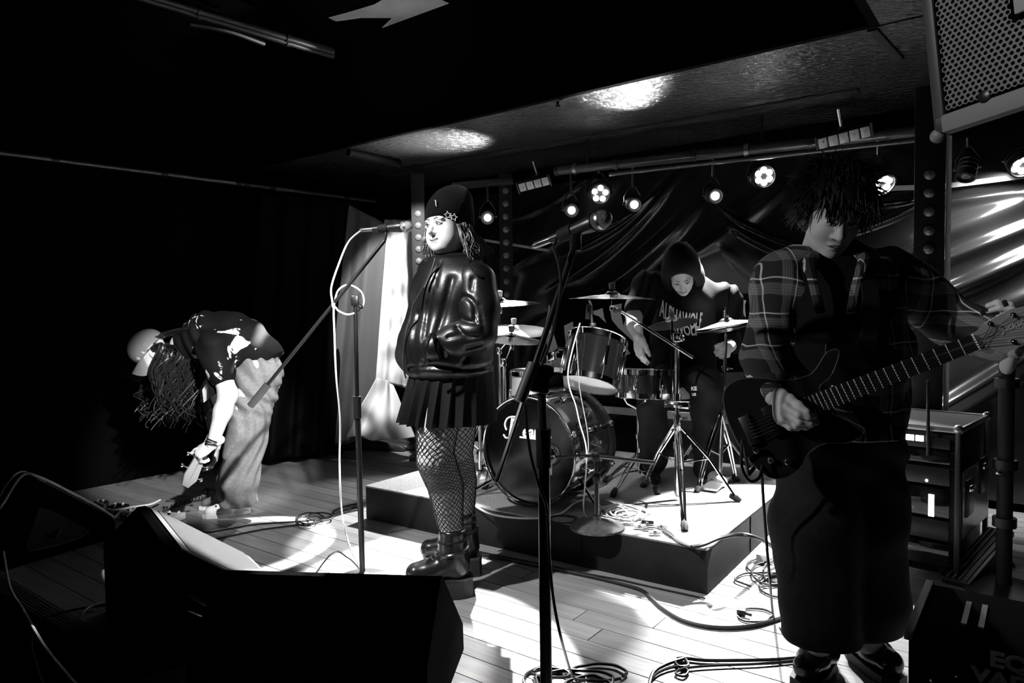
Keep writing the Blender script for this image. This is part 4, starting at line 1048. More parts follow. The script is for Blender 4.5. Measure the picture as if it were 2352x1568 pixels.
# tom mount post rising from the bass drum
t = thing('tom_mount', 'chrome tom mount post standing on the bass drum', 'mount', at(1265, 890, 3.95))
m0, m1 = at(1264, 890, 3.92), at(1268, 822, 3.92)
MB().tube([m0, m1], .014, 10).build('post', 'chrome', t)
MB().box(m0, (.07, .05, .03), RU, RV, bev=.006).build('base_clamp', 'black_metal', t)
MB().box(m1 + ZZ * .01, (.05, .04, .05), RU, RV, bev=.008).build('ball_clamp', 'chrome', t)
MB().tube([m1 + ZZ * .02, at(1285, 800, 3.9), at(1310, 802, 3.85)], .009, 8).build('l_arm', 'chrome', t)
# clip microphone on the tom rim
mc = at(1357, 722, 3.86)
t = thing('drum_microphone', 'small black clip microphone on the rim of the rack tom', 'microphone', mc)
MB().tube([at(1360, 745, 3.88), at(1358, 700, 3.88), at(1353, 690, 3.88)], .006, 8).build('gooseneck', 'steel', t)
MB().lathe([(.014, -.04), (.016, 0), (.016, .03), (.011, .04)], at(1352, 716, 3.88), (.1, -.1, 1), 14).build('capsule', 'black_plastic', t)
MB().box(at(1362, 748, 3.88), (.03, .03, .035), bev=.004).build('rim_clip', 'black_plastic', t)
# drum throne
th = np.array([1.28, 4.55, HZ])
t = thing('drum_throne', 'round black drum stool under the drummer', 'stool', th)
MB().lathe([(0, .50), (.15, .50), (.17, .48), (.17, .43), (.15, .42), (0, .42)], th, (0, 0, 1), 28).build('seat', 'black_plastic', t)
MB().tube([th + ZZ * .05, th + ZZ * .43], .016, 10).build('column', 'chrome', t)
tripod(t, th, HZ + .3, [th + np.array([math.cos(a_), math.sin(a_), 0]) * .24 for a_ in (0, 2.1, 4.2)], HZ + .1)

# ------------------------------------------------------------------ people: shared pieces
def nrm(v): v = np.array(v, float); return v / np.linalg.norm(v)
def head_frame(fwd, roll=0.0):
    Fv = nrm(fwd); Lv = nrm(np.cross(ZZ, Fv)); Uv = np.cross(Fv, Lv)
    c, s_ = math.cos(roll), math.sin(roll)
    return Fv, Lv * c + Uv * s_, Uv * c - Lv * s_
def head_body(C, A, sc=0.9, smile=False, wide=1.0, h=.0034, ears=True, plump=False):
    Fv, Lv, Uv = A; Am = np.array(A)
    def W(x, y, z): return C + (Fv * x + Lv * y * wide + Uv * z) * sc
    b = Body(h)
    def e(c, r, k=.02, sub=False): b.ell(W(*c), np.array(r) * sc * np.array([1, wide, 1]), Am, k * sc, sub)
    e((-.012, 0, .045), (.100, .078, .095), .03); e((.025, 0, -.03), (.068, .062, .09), .04); e((.028, 0, -.082), (.052, .052, .036), .03)
    e((.070, 0, -.106), (.020, .024, .018), .025)
    for s_ in (-1, 1):
        e((.055, s_ * .036, -.032), (.030, .028, .028), .025); e((.082, s_ * .027, .022), (.014, .027, .010), .015)
        e((.094, s_ * .012, -.040), (.010, .010, .008), .008)
        if ears: e((-.008, s_ * .078, -.012), (.020, .009, .032), .008)
        e((.102, s_ * .031, .001), (.018, .019, .011), .012, True)
        e((.083, s_ * .031, .001), (.013, .017, .011), .004)
    if plump:
        for s_ in (-1, 1): e((.034, s_ * .042, -.066), (.046, .034, .044), .03)
        e((.018, 0, -.106), (.048, .048, .028), .03)
    b.cap(W(.086, 0, .012), W(.112, 0, -.036), .008 * sc, .0125 * sc, .012 * sc)
    e((.088, 0, -.066), (.011, .026 if smile else .022, .0055), .006); e((.086, 0, -.079), (.011, .022 if smile else .019, .0065), .006)
    e((.100, 0, -.0725), (.012, .027 if smile else .020, .0022), .003, True)
    b.cap(W(-.022, 0, -.07), W(-.035, 0, -.20), .054 * sc, .058 * sc, .03)
    return b, W
def face_parts(par, W, A, sc, brow='hair_brown', iris=.0055, teeth=False):
    Fv, Lv, Uv = A
    for s_ in (-1, 1):
        c = W(.0925, s_ * .031, .0005)
        ey = MB().sphere(c, np.array([.0035, .0115, .0040]) * sc, 12, 8, A).build('eye', mat('eye_white', 0.6, 0.25), par)
        MB().sphere(W(.0957, s_ * .030, .0), np.array([.0016, .0048, .0040]) * sc, 10, 6, A).build('iris', mat('iris_dark', 0.01, 0.1), ey)
        MB().tube([W(.0965, s_ * (.031 - .013), .003), W(.0985, s_ * .031, .0078), W(.0925, s_ * (.031 + .014), .003)], [.0012, .002, .0012], 6).build('eyelash', 'hair_dark', par)
        MB().tube([W(.098, s_ * .013, .0225), W(.097, s_ * .030, .028), W(.085, s_ * .050, .021)], np.array([.0022, .0028, .001]) * sc, 6).build('eyebrow', brow, par)
    up = .005 if teeth else -.001
    MB().tube(spline([W(.0925, -.025, -.0715 + up), W(.0985, -.012, -.0725), W(.100, 0, -.0738), W(.0985, .012, -.0725), W(.0925, .025, -.0715 + up)], 4), np.array([.0006] + [.0018] * 15 + [.0006]) * sc, 6).build('mouth', mat('mouth_dark', 0.05, 0.5), par)
    if teeth: MB().tube([W(.0965, -.014, -.0710), W(.1005, 0, -.0718), W(.0965, .014, -.0710)], np.array([.001, .0018, .001]) * sc, 6).build('teeth', 'white_plastic', par)
def hand_body(wr, dirv, palm, curls, spread=.12, left=False, L=.185, thumb=(.6, .5), h=.0028):
    """wr wrist point; dirv towards the fingers; palm = palm normal; curls = bend per finger (index..little) in radians per joint"""
    D = nrm(dirv); N = np.array(palm, float); N = nrm(N - D * (N @ D)); Sd = np.cross(N, D) * (1 if left else -1)   # towards the thumb
    b = Body(h); s_ = L / .185
    b.cap(wr - D * .05, wr, .026 * s_, .025 * s_, .02, (N, .75))
    b.ell(wr + D * .045 * s_, np.array([.052, .041, .016]) * s_, np.array([D, Sd, N]), .02)
    b.ell(wr + D * .03 * s_ + Sd * .022 * s_ + N * .008, np.array([.034, .020, .017]) * s_, np.array([D, Sd, N]), .015)
    lens = [(.042, .026, .021), (.047, .030, .022), (.043, .028, .021), (.033, .021, .018)]; off = [.028, .0095, -.0095, -.028]; rad = [.0095, .0098, .0092, .0080]
    for i in range(4):
        p = wr + D * (.083 - .004 * abs(i - 1)) * s_ + Sd * off[i] * s_
        d_ = nrm(D + Sd * spread * (1.2 - i * .8) * .5); ang = 0.0; q = [p - D * .02]
        q.append(p); c_ = curls[i]
        for j in range(3):
            ang += c_[j] if not np.isscalar(c_) else c_
            dd = d_ * math.cos(ang) + N * math.sin(ang); p = p + dd * lens[i][j] * s_; q.append(p)
        b.chain(q, [rad[i] * s_ * 1.05, rad[i] * s_ * 1.05, rad[i] * s_, rad[i] * s_ * .92, rad[i] * s_ * .8], .006)
    p = wr + D * .022 * s_ + Sd * .03 * s_ + N * .004
    a1, a2 = thumb; q = [p]
    d1 = nrm(D * math.cos(a1) + Sd * math.sin(a1) + N * .25); p = p + d1 * .042 * s_; q.append(p)
    d2 = nrm(D * math.cos(a1 - .25) + Sd * math.sin(a1 - .25) + N * a2); p = p + d2 * .034 * s_; q.append(p)
    d3 = nrm(D * math.cos(a1 - .35) + Sd * math.sin(a1 - .35) + N * a2 * 1.4); p = p + d3 * .026 * s_; q.append(p)
    b.chain(q, [.014 * s_, .0125 * s_, .011 * s_, .0092 * s_], .01)
    return b
def locks(par, name, m, roots, n, rad, seed=0, wave=.012, lenj=.2):
    """roots: list of (start pts list as spline control) ; n locks jittered around each"""
    rs = np.random.RandomState(seed); mb = MB()
    for ctrl in roots:
        for k in range(n):
            j = rs.normal(size=3) * .012; ph = rs.rand() * 6.28; wv = wave * (0.5 + rs.rand()); cut = 1 - rs.rand() * lenj
            pts = spline([np.array(p) + j * (0.4 + 0.9 * i / len(ctrl)) + rs.normal(size=3) * .004 for i, p in enumerate(ctrl)], 7)
            pts = pts[:max(5, int(len(pts) * cut))]
            out = []
            for i, p in enumerate(pts):
                t = i / len(pts); out.append(p + wv * t * np.array([math.sin(ph + 11 * t), math.cos(ph + 9 * t), .4 * math.sin(ph * 2 + 10 * t)]))
            r_ = rad * (0.6 + .8 * rs.rand()); mb.tube(out, [r_ * (1 - .75 * (i / len(out)) ** 2) for i in range(len(out))], 5)
    return mb.build(name, m, par)
def star_pts(r, k=.42, n=5, rot=math.pi / 2): return [((r if i % 2 == 0 else r * k) * math.cos(rot + math.pi * i / n), (r if i % 2 == 0 else r * k) * math.sin(rot + math.pi * i / n)) for i in range(2 * n)]

# ================================================================== singer
HS = at(1027, 519, 3.05)
fS = nrm((-.66, -.74, .0)); AS = head_frame(fS, .06)
sgo = np.array([HS[0] + .0, 3.08, 0.0])
hb_, WS = head_body(HS, AS, .90, smile=True, wide=1.1, ears=False, plump=True)
LfS = nrm((-fS[1], fS[0], 0))             # her left, towards the camera right
torso = Body(.010)
hip = at(1040, 880, 3.06); chest = at(1036, 690, 3.06)
torso.ell(chest, (.15, .19, .2), np.array(head_frame((fS[0], fS[1], 0))), .05); torso.ell(hip, (.12, .145, .12), np.array(head_frame((fS[0], fS[1], 0))), .06)
# legs
K1 = [at(1008, 930, 3.0), at(1000, 1052, 2.97), at(1024, 1118, 3.0), at(1037, 1225, 3.02)]; KR1 = [.090, .078, .072, .046]
K2 = [at(1052, 930, 3.22), at(1046, 1045, 3.24), at(1058, 1105, 3.27), at(1064, 1205, 3.28)]; KR2 = [.090, .076, .070, .046]
torso.chain(K1, KR1, .003); torso.chain(K2, KR2, .003)
singer = body_obj('person', 'skin', [hb_, torso], origin=sgo)
tag(singer, 'singer in black beanie, leather jacket, pleated skirt and fishnet tights at microphone', 'person')
face_parts(singer, WS, AS, .90, 'hair_brown', teeth=True)
# septum ring
MB().torus(WS(.106, 0, -.052), AS[0], .006, .0012, 14, 5).build('nose_ring', 'steel', singer)
# beanie
Fv, Lv, Uv = AS; Am = np.array(AS)
bb = Body(.0045)
bb.ell(WS(-.018, 0, .062), (.108, .096, .094), Am, .03); bb.ell(WS(-.045, 0, .115), (.074, .074, .070), Am, .05); bb.ell(WS(-.080, 0, .140), (.042, .05, .042), Am, .05)
bb.ell(WS(-.072, 0, .0), (.052, .082, .078), Am, .04)
bb.disp = lambda X, Y, Z: .0008 * np.sin(((X - HS[0]) * Lv[0] + (Y - HS[1]) * Lv[1]) * 900) + .003 * snoise(X, Y, Z, 40, 2)
bb.cut(WS(.10, 0, .040), -(Uv * .90 - Fv * .42))
bean = body_obj('beanie', mat('knit_black', 0.0025, 0.85, spec=0.05, sheen=0.04), [bb], singer)
for k, (x, y, z, r_, ro) in enumerate(((.075, .078, .030, .0165, 1.7), (.055, .094, .019, .0165, 1.35))):
    c = WS(x, y, z); n_ = nrm(AS[0] * .55 + AS[1] * .85); X_ = nrm(np.cross(ZZ, n_)); Y_ = np.cross(n_, X_)
    c = c + n_ * .008
    MB().tube([c + X_ * a_ + Y_ * b_ for a_, b_ in star_pts(r_, .45, 5, ro)], .0015, 5, closed=True).build('star_pin', 'white_plastic', bean)
c = WS(.085, .030, .085); n_ = nrm(Fv * .85 + Lv * .3 + Uv * .3)
MB().tube(spline([c + Uv * .018 - Lv * .006 + n_ * .012, c + Uv * .008 + n_ * .012, c + n_ * .0145, c - Uv * .012 + Lv * .003 + n_ * .013], 5), [.0008] + [.0025] * 14 + [.0008], 6).build('small_emblem', 'grey_print', bean)
# hair
hr = []
for y0, x0 in ((.085, .01), (.09, -.02), (.085, -.05), (.07, -.08), (.04, -.105), (.0, -.11), (-.05, -.10)):
    hr.append([WS(x0, y0, -.01), WS(x0 - .012, y0 * 1.15, -.07), WS(x0 - .02, y0 * 1.3, -.12), WS(x0 - .03, y0 * 1.45, -.165)])
hr.append([WS(-.10, .05, -.03), WS(-.14, .06, -.06), WS(-.165, .07, -.10), WS(-.16, .075, -.15)])
hr.append([WS(-.10, .02, -.04), WS(-.15, .02, -.07), WS(-.175, .03, -.11), WS(-.15, .05, -.16)])
for y0 in (-.075, -.085): hr.append([WS(.045, y0, -.01), WS(.05, y0 * 1.12, -.07), WS(.045, y0 * 1.1, -.13), WS(.035, y0 * .9, -.175)])
locks(singer, 'hair', 'hair_brown', hr, 46, .0021, 3, .009, .3)
# jacket
AB = np.array(head_frame((fS[0], fS[1], 0)))
jk = Body(.009)
jk.ell(at(1040, 690, 3.07), (.175, .215, .21), AB, .05); jk.ell(at(1022, 790, 3.05), (.195, .225, .16), AB, .06); jk.ell(at(1030, 840, 3.06), (.185, .215, .07), AB, .05)
shL = at(1094, 648, 2.94); shR = at(1003, 632, 3.24)
jk.cap(shL, shR, .074, .074, .05); jk.cap(at(1052, 600, 3.1), at(1046, 640, 3.08), .085, .12, .05)
elL = at(1098, 765, 2.87); wrL = at(998, 798, 2.87)
slv = Body(.0075); slv.chain([shL, shL * .5 + elL * .5 + np.array([.01, 0, 0]), elL], [.084, .084, .076], .02); slv.chain([elL, elL * .5 + wrL * .5, wrL], [.076, .070, .056], .02)
elR = at(962, 770, 3.33); wrR = at(938, 815, 3.10)
jk.chain([shR, elR, wrR], [.09, .082, .06], .03)
def creases(lines, Yr):
    segs = []
    for pts, wd, dp in lines:
        q = [at(x, y, Yr) for x, y in pts]
        q = spline(q, 4) if len(q) > 2 else q
        for i in range(len(q) - 1): segs.append((q[i], q[i + 1], wd, dp))
    def f(X, Z):
        out = 0
        for p, q, wd, dp in segs:
            dx, dz = q[0] - p[0], q[2] - p[2]; L2 = dx * dx + dz * dz + 1e-9
            t = np.clip(((X - p[0]) * dx + (Z - p[2]) * dz) / L2, 0, 1); dd = np.sqrt((X - p[0] - t * dx) ** 2 + (Z - p[2] - t * dz) ** 2)
            out = np.maximum(out, dp * np.exp(-(dd / wd) ** 2)) if not np.isscalar(out) else dp * np.exp(-(dd / wd) ** 2)
        return out
    return f
crj = creases([([(1000, 640), (985, 700), (978, 780)], .010, .010), ([(1040, 640), (1020, 720), (1000, 790)], .014, .012), ([(960, 720), (952, 790), (955, 850)], .012, .010), ([(940, 845), (1000, 838), (1080, 846), (1140, 838)], .010, .014), ([(1010, 600), (1000, 660)], .008, .008), ([(975, 830), (1005, 812)], .008, .010), ([(1060, 842), (1075, 815)], .008, .010)], 2.92)
crs = creases([([(1038, 705), (1050, 684), (1072, 682), (1090, 700), (1092, 735)], .009, .012), ([(1046, 722), (1068, 736), (1096, 742)], .009, .012), ([(1050, 752), (1070, 770), (1100, 772)], .008, .012), ([(1030, 775), (1060, 768)], .008, .010), ([(1005, 785), (1024, 812), (1060, 832)], .009, .012), ([(1085, 640), (1082, 665)], .010, .008), ([(1100, 700), (1112, 760)], .010, .008), ([(1070, 800), (1105, 790)], .008, .010)], 2.82)
def jdisp(X, Y, Z): return crj(X, Z) + .003 * snoise(X, Y, Z, 18, 5)
def sdisp(X, Y, Z): return crs(X, Z) + .003 * snoise(X, Y, Z, 22, 15)
slv.disp = sdisp
jk.disp = jdisp
jk.cut((0, 0, at(1040, 868, 3.05)[2]), (0, 0, -1))
leather = mat('leather_black', 0.006, 0.38, spec=0.5, bump=(90, 0.15, 0.003), vary=(9, .6, 1.5))
jacket = body_obj('leather_jacket', leather, [jk], singer)
body_obj('sleeve', leather, [slv], jacket)
# collar band, hem rib, zip, pocket, seam
cn = at(1048, 596, 3.08); mbk = MB()
mbk.torus(cn, nrm((.1 * fS[0], .1 * fS[1], 1)) , .092, .024, 32, 10)
mbk.build('rib_collar', 'knit_black', jacket)
zpts = [at(x, y, Y) for x, y, Y in ((1000, 600, 2.93), (982, 640, 2.93), (955, 690, 2.92), (944, 720, 2.93), (930, 780, 2.92), (927, 840, 2.94), (932, 868, 2.95))]
MB().tube(spline(zpts, 6), .004, 6).build('zip', 'steel', jacket)
MB().tube(spline([at(x, y, Y) for x, y, Y in ((1000, 592, 2.93), (990, 625, 2.92), (975, 660, 2.91))], 6), .003, 6).build('piping', mat('piping_grey', .12, .35), jacket)
MB().tube(spline([at(x, y, Y) for x, y, Y in ((1072, 590, 2.94), (1085, 620, 2.87), (1100, 632, 2.85), (1128, 640, 2.9))], 6), .003, 6).build('yoke_seam', leather, jacket)
MB().tube(spline([at(x, y, Y) for x, y, Y in ((990, 765, 2.80), (980, 800, 2.79), (974, 838, 2.82))], 6), .005, 6).build('pocket_welt', leather, jacket)
MB().torus(wrL - nrm(wrL - elL) * .02, wrL - elL, .050, .014, 22, 8).build('cuff', 'knit_black', jacket)
hand = hand_body(wrL + nrm(wrL - elL) * .03, wrL - elL + np.array([0, 0, -.03]), fS, [.5, .5, .5, .5], left=True)
# skirt with pleats
def skirt(par, ctop, cbot, rt, rb, npl, m):
    V, Fc = [], []; seg = npl * 4; rows_ = 12
    for i in range(rows_):
        t = i / (rows_ - 1); c = ctop * (1 - t) + cbot * t
        for k in range(seg):
            a_ = 2 * math.pi * k / seg; pl = (k % 4) / 3.0
            r_ = 1 + (pl - .5) * .13 * (0.25 + t)
            e = AB[0] * math.cos(a_) * (rt[0] * (1 - t) + rb[0] * t) * r_ + AB[1] * math.sin(a_) * (rt[1] * (1 - t) + rb[1] * t) * r_
            V.append(c + e)
    for i in range(rows_ - 1):
        for k in range(seg): Fc.append((i * seg + k, i * seg + (k + 1) % seg, (i + 1) * seg + (k + 1) % seg, (i + 1) * seg + k))
    o = MB().add(V, Fc).build('pleated_skirt', m, par, smooth=False)
    sm = o.modifiers.new('thickness', 'SOLIDIFY'); sm.thickness = .003
    return o
skirt(singer, at(1038, 850, 3.07), at(1026, 966, 3.09), (.170, .190), (.200, .215), 22, mat('skirt_black', 0.005, 0.6, spec=0.25))
# fishnet: strands laid over the leg surface
def leg_point(Kp, Kr, t, a_):
    n = len(Kp) - 1; x = t * n; i = min(int(x), n - 1); f = x - i
    c = Kp[i] * (1 - f) + Kp[i + 1] * f; r_ = Kr[i] * (1 - f) + Kr[i + 1] * f
    ax = nrm(Kp[i + 1] - Kp[i]) * (1 - f) + nrm(Kp[min(i + 2, n)] - Kp[min(i + 1, n - 1)]) * f if i + 2 <= n else nrm(Kp[i + 1] - Kp[i])
    ax = nrm(ax); x_, y_, _ = frame_from(ax, (1, 0, 0))
    return c + (x_ * math.cos(a_) + y_ * math.sin(a_)) * (r_ * 1.03 + .0035), (x_ * math.cos(a_) + y_ * math.sin(a_))
tights = MB()
for Kp, Kr in ((K1, KR1), (K2, KR2)):
    ns = 21
    for sgn in (-1, 1):
        for k in range(ns):
            pts = []
            for j in range(46):
                t = .12 + .83 * j / 45; a_ = 2 * math.pi * k / ns + sgn * t * 8.2 + .04 * math.sin(j * 1.7 + k)
                pts.append(leg_point(Kp, Kr, t, a_)[0])
            tights.tube(pts, .0019, 4, cap=False)
tg = tag(tights.build('fishnet_tights', mat('net_black', 0.008, 0.6), singer), kind='stuff')
# skull motifs woven in the net
def skull(Kp, Kr, t, a_, s_):
    p, n_ = leg_point(Kp, Kr, t, a_); n_ = nrm(n_); X_ = nrm(np.cross(ZZ, n_)); Y_ = np.cross(n_, X_); p = p + n_ * .003
    mb = MB()
    q = [(-.9, .5), (-.6, 1), (.6, 1), (.9, .5), (.8, -.1), (.45, -.35), (.45, -.8), (-.45, -.8), (-.45, -.35), (-.8, -.1)]
    mb.prism([(x * s_, y * s_) for x, y in q], p, X_, Y_, n_, -.004, .0012)
    o = mb.build('skull_motif', 'net_black', tg, smooth=False)
    mb = MB()
    for sx_ in (-1, 1): mb.lathe([(s_ * .22, 0), (s_ * .22, .001)], p + X_ * sx_ * s_ * .36 + Y_ * s_ * .25 + n_ * .0013, n_, 10)
    for k in (-1, 0, 1): mb.box(p + X_ * k * s_ * .26 - Y_ * s_ * .55 + n_ * .0014, (s_ * .12, s_ * .3, .001), X_, Y_, n_)
    mb.build('skull_face', 'skin', tg, smooth=False)
for t_, a_, s_ in ((.40, -2.35, .021), (.64, -1.3, .017), (.20, -1.1, .02), (.5, -.6, .016)): skull(K1, KR1, t_, a_, s_)
skull(K2, KR2, .68, -.8, .016)
# platform boots
def boot(par, ank, toe_dir, sole_z, label=None, L=.275):
    D = nrm((toe_dir[0], toe_dir[1], 0)); Sd = np.cross(ZZ, D); a0 = np.array([ank[0], ank[1], 0]); hs = .085; zt = sole_z + hs
    b = Body(.006)
    b.chain([a0 + ZZ * (zt + .19), a0 + ZZ * (zt + .10), a0 - D * .015 + ZZ * (zt + .045)], [.062, .060, .058], .03)
    b.cap(a0 + ZZ * (zt + .06), a0 + D * .10 + ZZ * (zt + .035), .056, .046, .03); b.cap(a0 + D * .08 + ZZ * (zt + .035), a0 + D * (L - .115) + ZZ * (zt + .03), .048, .046, .03)
    b.cut((0, 0, zt + .002), (0, 0, -1)); b.cut((0, 0, zt + .21), (0, 0, 1))
    b.disp = lambda X, Y, Z: .0025 * snoise(X, Y, Z, 60, 4)
    o = body_obj('platform_boot', mat('boot_leather', 0.012, 0.22, spec=0.6, bump=(70, .1, .004)), [b], par)
    out = [(-.085, 0), (-.08, .035), (-.04, .05), (.05, .048), (.12, .054), (.165, .045), (.19, .018), (.19, -.018), (.165, -.045), (.12, -.054), (.05, -.048), (-.04, -.05), (-.08, -.035)]
    MB().prism(out, a0, D, Sd, ZZ, sole_z + .002, zt + .004).build('platform_sole', mat('sole_black', 0.018, 0.6), o, smooth=False)
    MB().prism([(x * 1.015, y * 1.03) for x, y in out], a0, D, Sd, ZZ, zt - .006, zt + .003).build('welt', 'pole_black', o, smooth=False)
    MB().torus(a0 + ZZ * (zt + .115) , (D[0] * .2, D[1] * .2, 1), .064, .010, 26, 8).build('ankle_strap', 'boot_leather', o)
    MB().torus(a0 + ZZ * (zt + .165), (D[0] * .1, D[1] * .1, 1), .063, .005, 26, 6).build('top_band', 'boot_leather', o)
    st = MB()
    for k in range(7):
        an = -1.9 + k * .33; st.lathe([(.0055, 0), (.0055, .003), (.002, .004)], a0 + ZZ * (zt + .115) + (D * math.cos(an) + Sd * math.sin(an)) * .073, D * math.cos(an) + Sd * math.sin(an), 10)
    st.build('eyelet_studs', 'chrome', o)
    bk = a0 + ZZ * (zt + .11) - Sd * .072 + D * .02
    MB().tube([bk + D * x + ZZ * z for x, z in ((-.016, -.012), (.016, -.012), (.016, .014), (-.016, .014))], .002, 6, closed=True).build('buckle', 'chrome', o)
    ch = MB()
    cp = spline([a0 + ZZ * (zt + .09) - Sd * .066 + D * .03, a0 + ZZ * (zt + .06) - Sd * .064 + D * .032, a0 + ZZ * (zt + .01) - Sd * .058 + D * .035], 8)
    cp2 = spline([a0 + ZZ * (zt + .09) - Sd * .066 + D * .03, a0 + ZZ * (zt + .083) - Sd * .066 - D * .02, a0 + ZZ * (zt + .088) - Sd * .05 - D * .05], 8)
    for cc in (cp, cp2):
        for i in range(len(cc) - 1):
            dd = cc[i + 1] - cc[i]; ch.torus((cc[i] + cc[i + 1]) / 2, np.cross(dd, Sd if i % 2 else ZZ + D * .3) + 1e-6, .0042, .0011, 10, 5)
    ch.build('chain', 'chrome', o)
    lc = MB()
    for k in range(6):
        f = k / 5; c = a0 + D * (.045 + .075 * f) + ZZ * (zt + .125 - .062 * f)
        lc.tube(spline([c - Sd * .024, c + ZZ * .012 + D * .006, c + Sd * .024], 4), .0025, 5)
    lc.build('laces', mat('lace_grey', .06, .5), o)
    return o
boot(singer, K1[3] + np.array([.005, 0, 0]), (-.97, -.22), 0.0)
boot(singer, K2[3] + np.array([.0, 0, 0]), (-.96, .1), 0.0)

# ================================================================== bassist, bent over at the left
YB = 4.22
def B_(x, y, dY=0.0): return at(x, y, YB + dY)
HB = B_(352, 812)
fB_ = nrm((-.62, -.18, -.76)); AB2 = head_frame(fB_, -.1)
hb2, WB2 = head_body(HB, AB2, .93, ears=True)
bs = Body(.010)
hipB = B_(588, 830); neckB = B_(415, 790)
bs.chain([hipB, B_(540, 790), B_(470, 785), neckB], [.11, .12, .12, .06], .05)
lsh = B_(492, 798, -.19); lel = B_(524, 905, -.22); lwr = B_(487, 1022, -.28)
bs.chain([lsh, lel], [.062, .050], .02); bs.chain([lel, B_(512, 945, -.24), lwr], [.051, .048, .031], .03)
rsh = B_(470, 800, .2); rel = B_(478, 900, .28); rwr = B_(497, 1025, .08)
bs.chain([rsh, rel], [.06, .046], .02); bs.chain([rel, rwr], [.045, .032], .03)
legL = [B_(590, 850, -.09), B_(548, 1010, -.12), B_(548, 1150, -.06)]; legR = [B_(600, 850, .1), B_(560, 1000, .12), B_(525, 1140, .12)]
bs.chain(legL, [.085, .065, .045], .03); bs.chain(legR, [.085, .065, .045], .03)
hL = hand_body(lwr, B_(445, 1048, -.3) - lwr, (.25, .75, -.6), [(1.0, .9, .6), (1.1, .9, .6), (1.1, .9, .6), (1.1, .9, .6)], left=True, thumb=(.35, .1), L=.2)
hR = hand_body(rwr, (-.05, -.1, -1), (-.9, -.2, 0), [(.5, .5, .3)] * 4, left=False, thumb=(.5, .3))
bassist = body_obj('person', 'skin', [hb2, bs, hL, hR], origin=(B_(545, 1180)[0], YB, 0))
tag(bassist, 'bent over bassist with long dark curls, grey cap and baggy jeans', 'person')
face_parts(bassist, WB2, AB2, .93, 'hair_dark')
# t-shirt
ts = Body(.009)
ts.chain([B_(592, 818), B_(545, 782), B_(480, 776), B_(435, 790)], [.148, .155, .150, .10], .05)
ts.cap(lsh, lsh * .45 + lel * .55, .10, .085, .04); ts.cap(rsh, rsh * .45 + rel * .55, .10, .085, .04)
ts.disp = lambda X, Y, Z: .010 * np.sin(40 * Z + 30 * X + 6 * np.sin(10 * X)) * .6 + .009 * snoise(X, Y, Z, 26, 11)
hcut = B_(612, 828); ts.cut(hcut + nrm(B_(612, 830) - B_(545, 782)) * .03, B_(612, 838) - B_(560, 788))
ts.cut(lsh * .38 + lel * .62, nrm(lel - lsh) * 1.0) if False else None
def shirt_mat():
    m = bpy.data.materials.new('tshirt_print'); m.use_nodes = True; N = m.node_tree.nodes; L = m.node_tree.links; b = N['Principled BSDF']
    tc = N.new('ShaderNodeTexCoord'); nz = N.new('ShaderNodeTexNoise'); nz.inputs['Scale'].default_value = 7.5; nz.inputs['Detail'].default_value = 5; nz.inputs['Distortion'].default_value = 1.2
    L.new(tc.outputs['Object'], nz.inputs['Vector'])
    cr = N.new('ShaderNodeValToRGB'); cr.color_ramp.elements[0].position = .60; cr.color_ramp.elements[0].color = (.003, .003, .003, 1); cr.color_ramp.elements[1].position = .615; cr.color_ramp.elements[1].color = (.7, .7, .7, 1)
    L.new(nz.outputs['Fac'], cr.inputs[0]); L.new(cr.outputs[0], b.inputs['Base Color']); b.inputs['Roughness'].default_value = .8; b.inputs['Specular IOR Level'].default_value = .2
    return m
MATS['tshirt_print'] = shirt_mat()
body_obj('t_shirt', 'tshirt_print', [ts], bassist)
# jeans
denim = mat('denim_pale', 0.22, 0.8, spec=0.2, bump=(140, .5, .004), vary=(60, .82, 1.12))
jn = Body(.010)
jn.ell(B_(592, 846), (.135, .15, .12), None, .05)
jn.chain([B_(596, 860, -.06), B_(566, 1000, -.11), B_(552, 1100, -.08), B_(548, 1150, -.05)], [.128, .105, .098, .095], .03)
jn.chain([B_(596, 860, .08), B_(566, 1000, .12), B_(540, 1100, .12), B_(534, 1140, .12)], [.128, .105, .095, .09], .03)
jn.disp = lambda X, Y, Z: .010 * np.sin(26 * Z + 30 * X + 5 * np.sin(9 * Z)) * np.sin(9 * Z + 1) + .008 * np.sin(70 * X + 60 * Y + 6 * np.sin(8 * Z)) + .003 * snoise(X, Y, Z, 45, 21)
jn.cut((0, 0, .095), (0, 0, -1)); jn.cut(B_(556, 772), B_(560, 770) - B_(600, 850))
jeans = body_obj('baggy_jeans', denim, [jn], bassist)
def sneaker(par, heel, D, m, L=.27):
    D = nrm((D[0], D[1], 0)); Sd = np.cross(ZZ, D); h0 = np.array([heel[0], heel[1], 0])
    b = Body(.006); b.cap(h0 + D * .04 + ZZ * .06, h0 + D * .03 + ZZ * .09, .045, .045, .02)
    b.cap(h0 + D * .04 + ZZ * .045, h0 + D * .15 + ZZ * .045, .045, .042, .03); b.cap(h0 + D * .12 + ZZ * .04, h0 + D * (L - .045) + ZZ * .035, .044, .034, .03)
    b.cut((0, 0, .012), (0, 0, -1)); o = body_obj('sneaker', m, [b], par)
    out = [(-.008, .0), (0, .03), (.04, .044), (.13, .046), (.2, .048), (.25, .03), (.272, 0), (.25, -.03), (.2, -.048), (.13, -.046), (.04, -.044), (0, -.03)]
    MB().prism(out, h0, D, Sd, ZZ, .001, .024).build('rubber_sole', 'white_plastic', o, smooth=False)
    lc = MB()
    for k in range(4):
        c = h0 + D * (.11 + .028 * k) + ZZ * (.092 - .008 * k); lc.tube(spline([c - Sd * .028, c + ZZ * .004, c + Sd * .028], 4), .005, 6)
    lc.build('laces', 'black_cable', o); return o
ankL = legL[2]
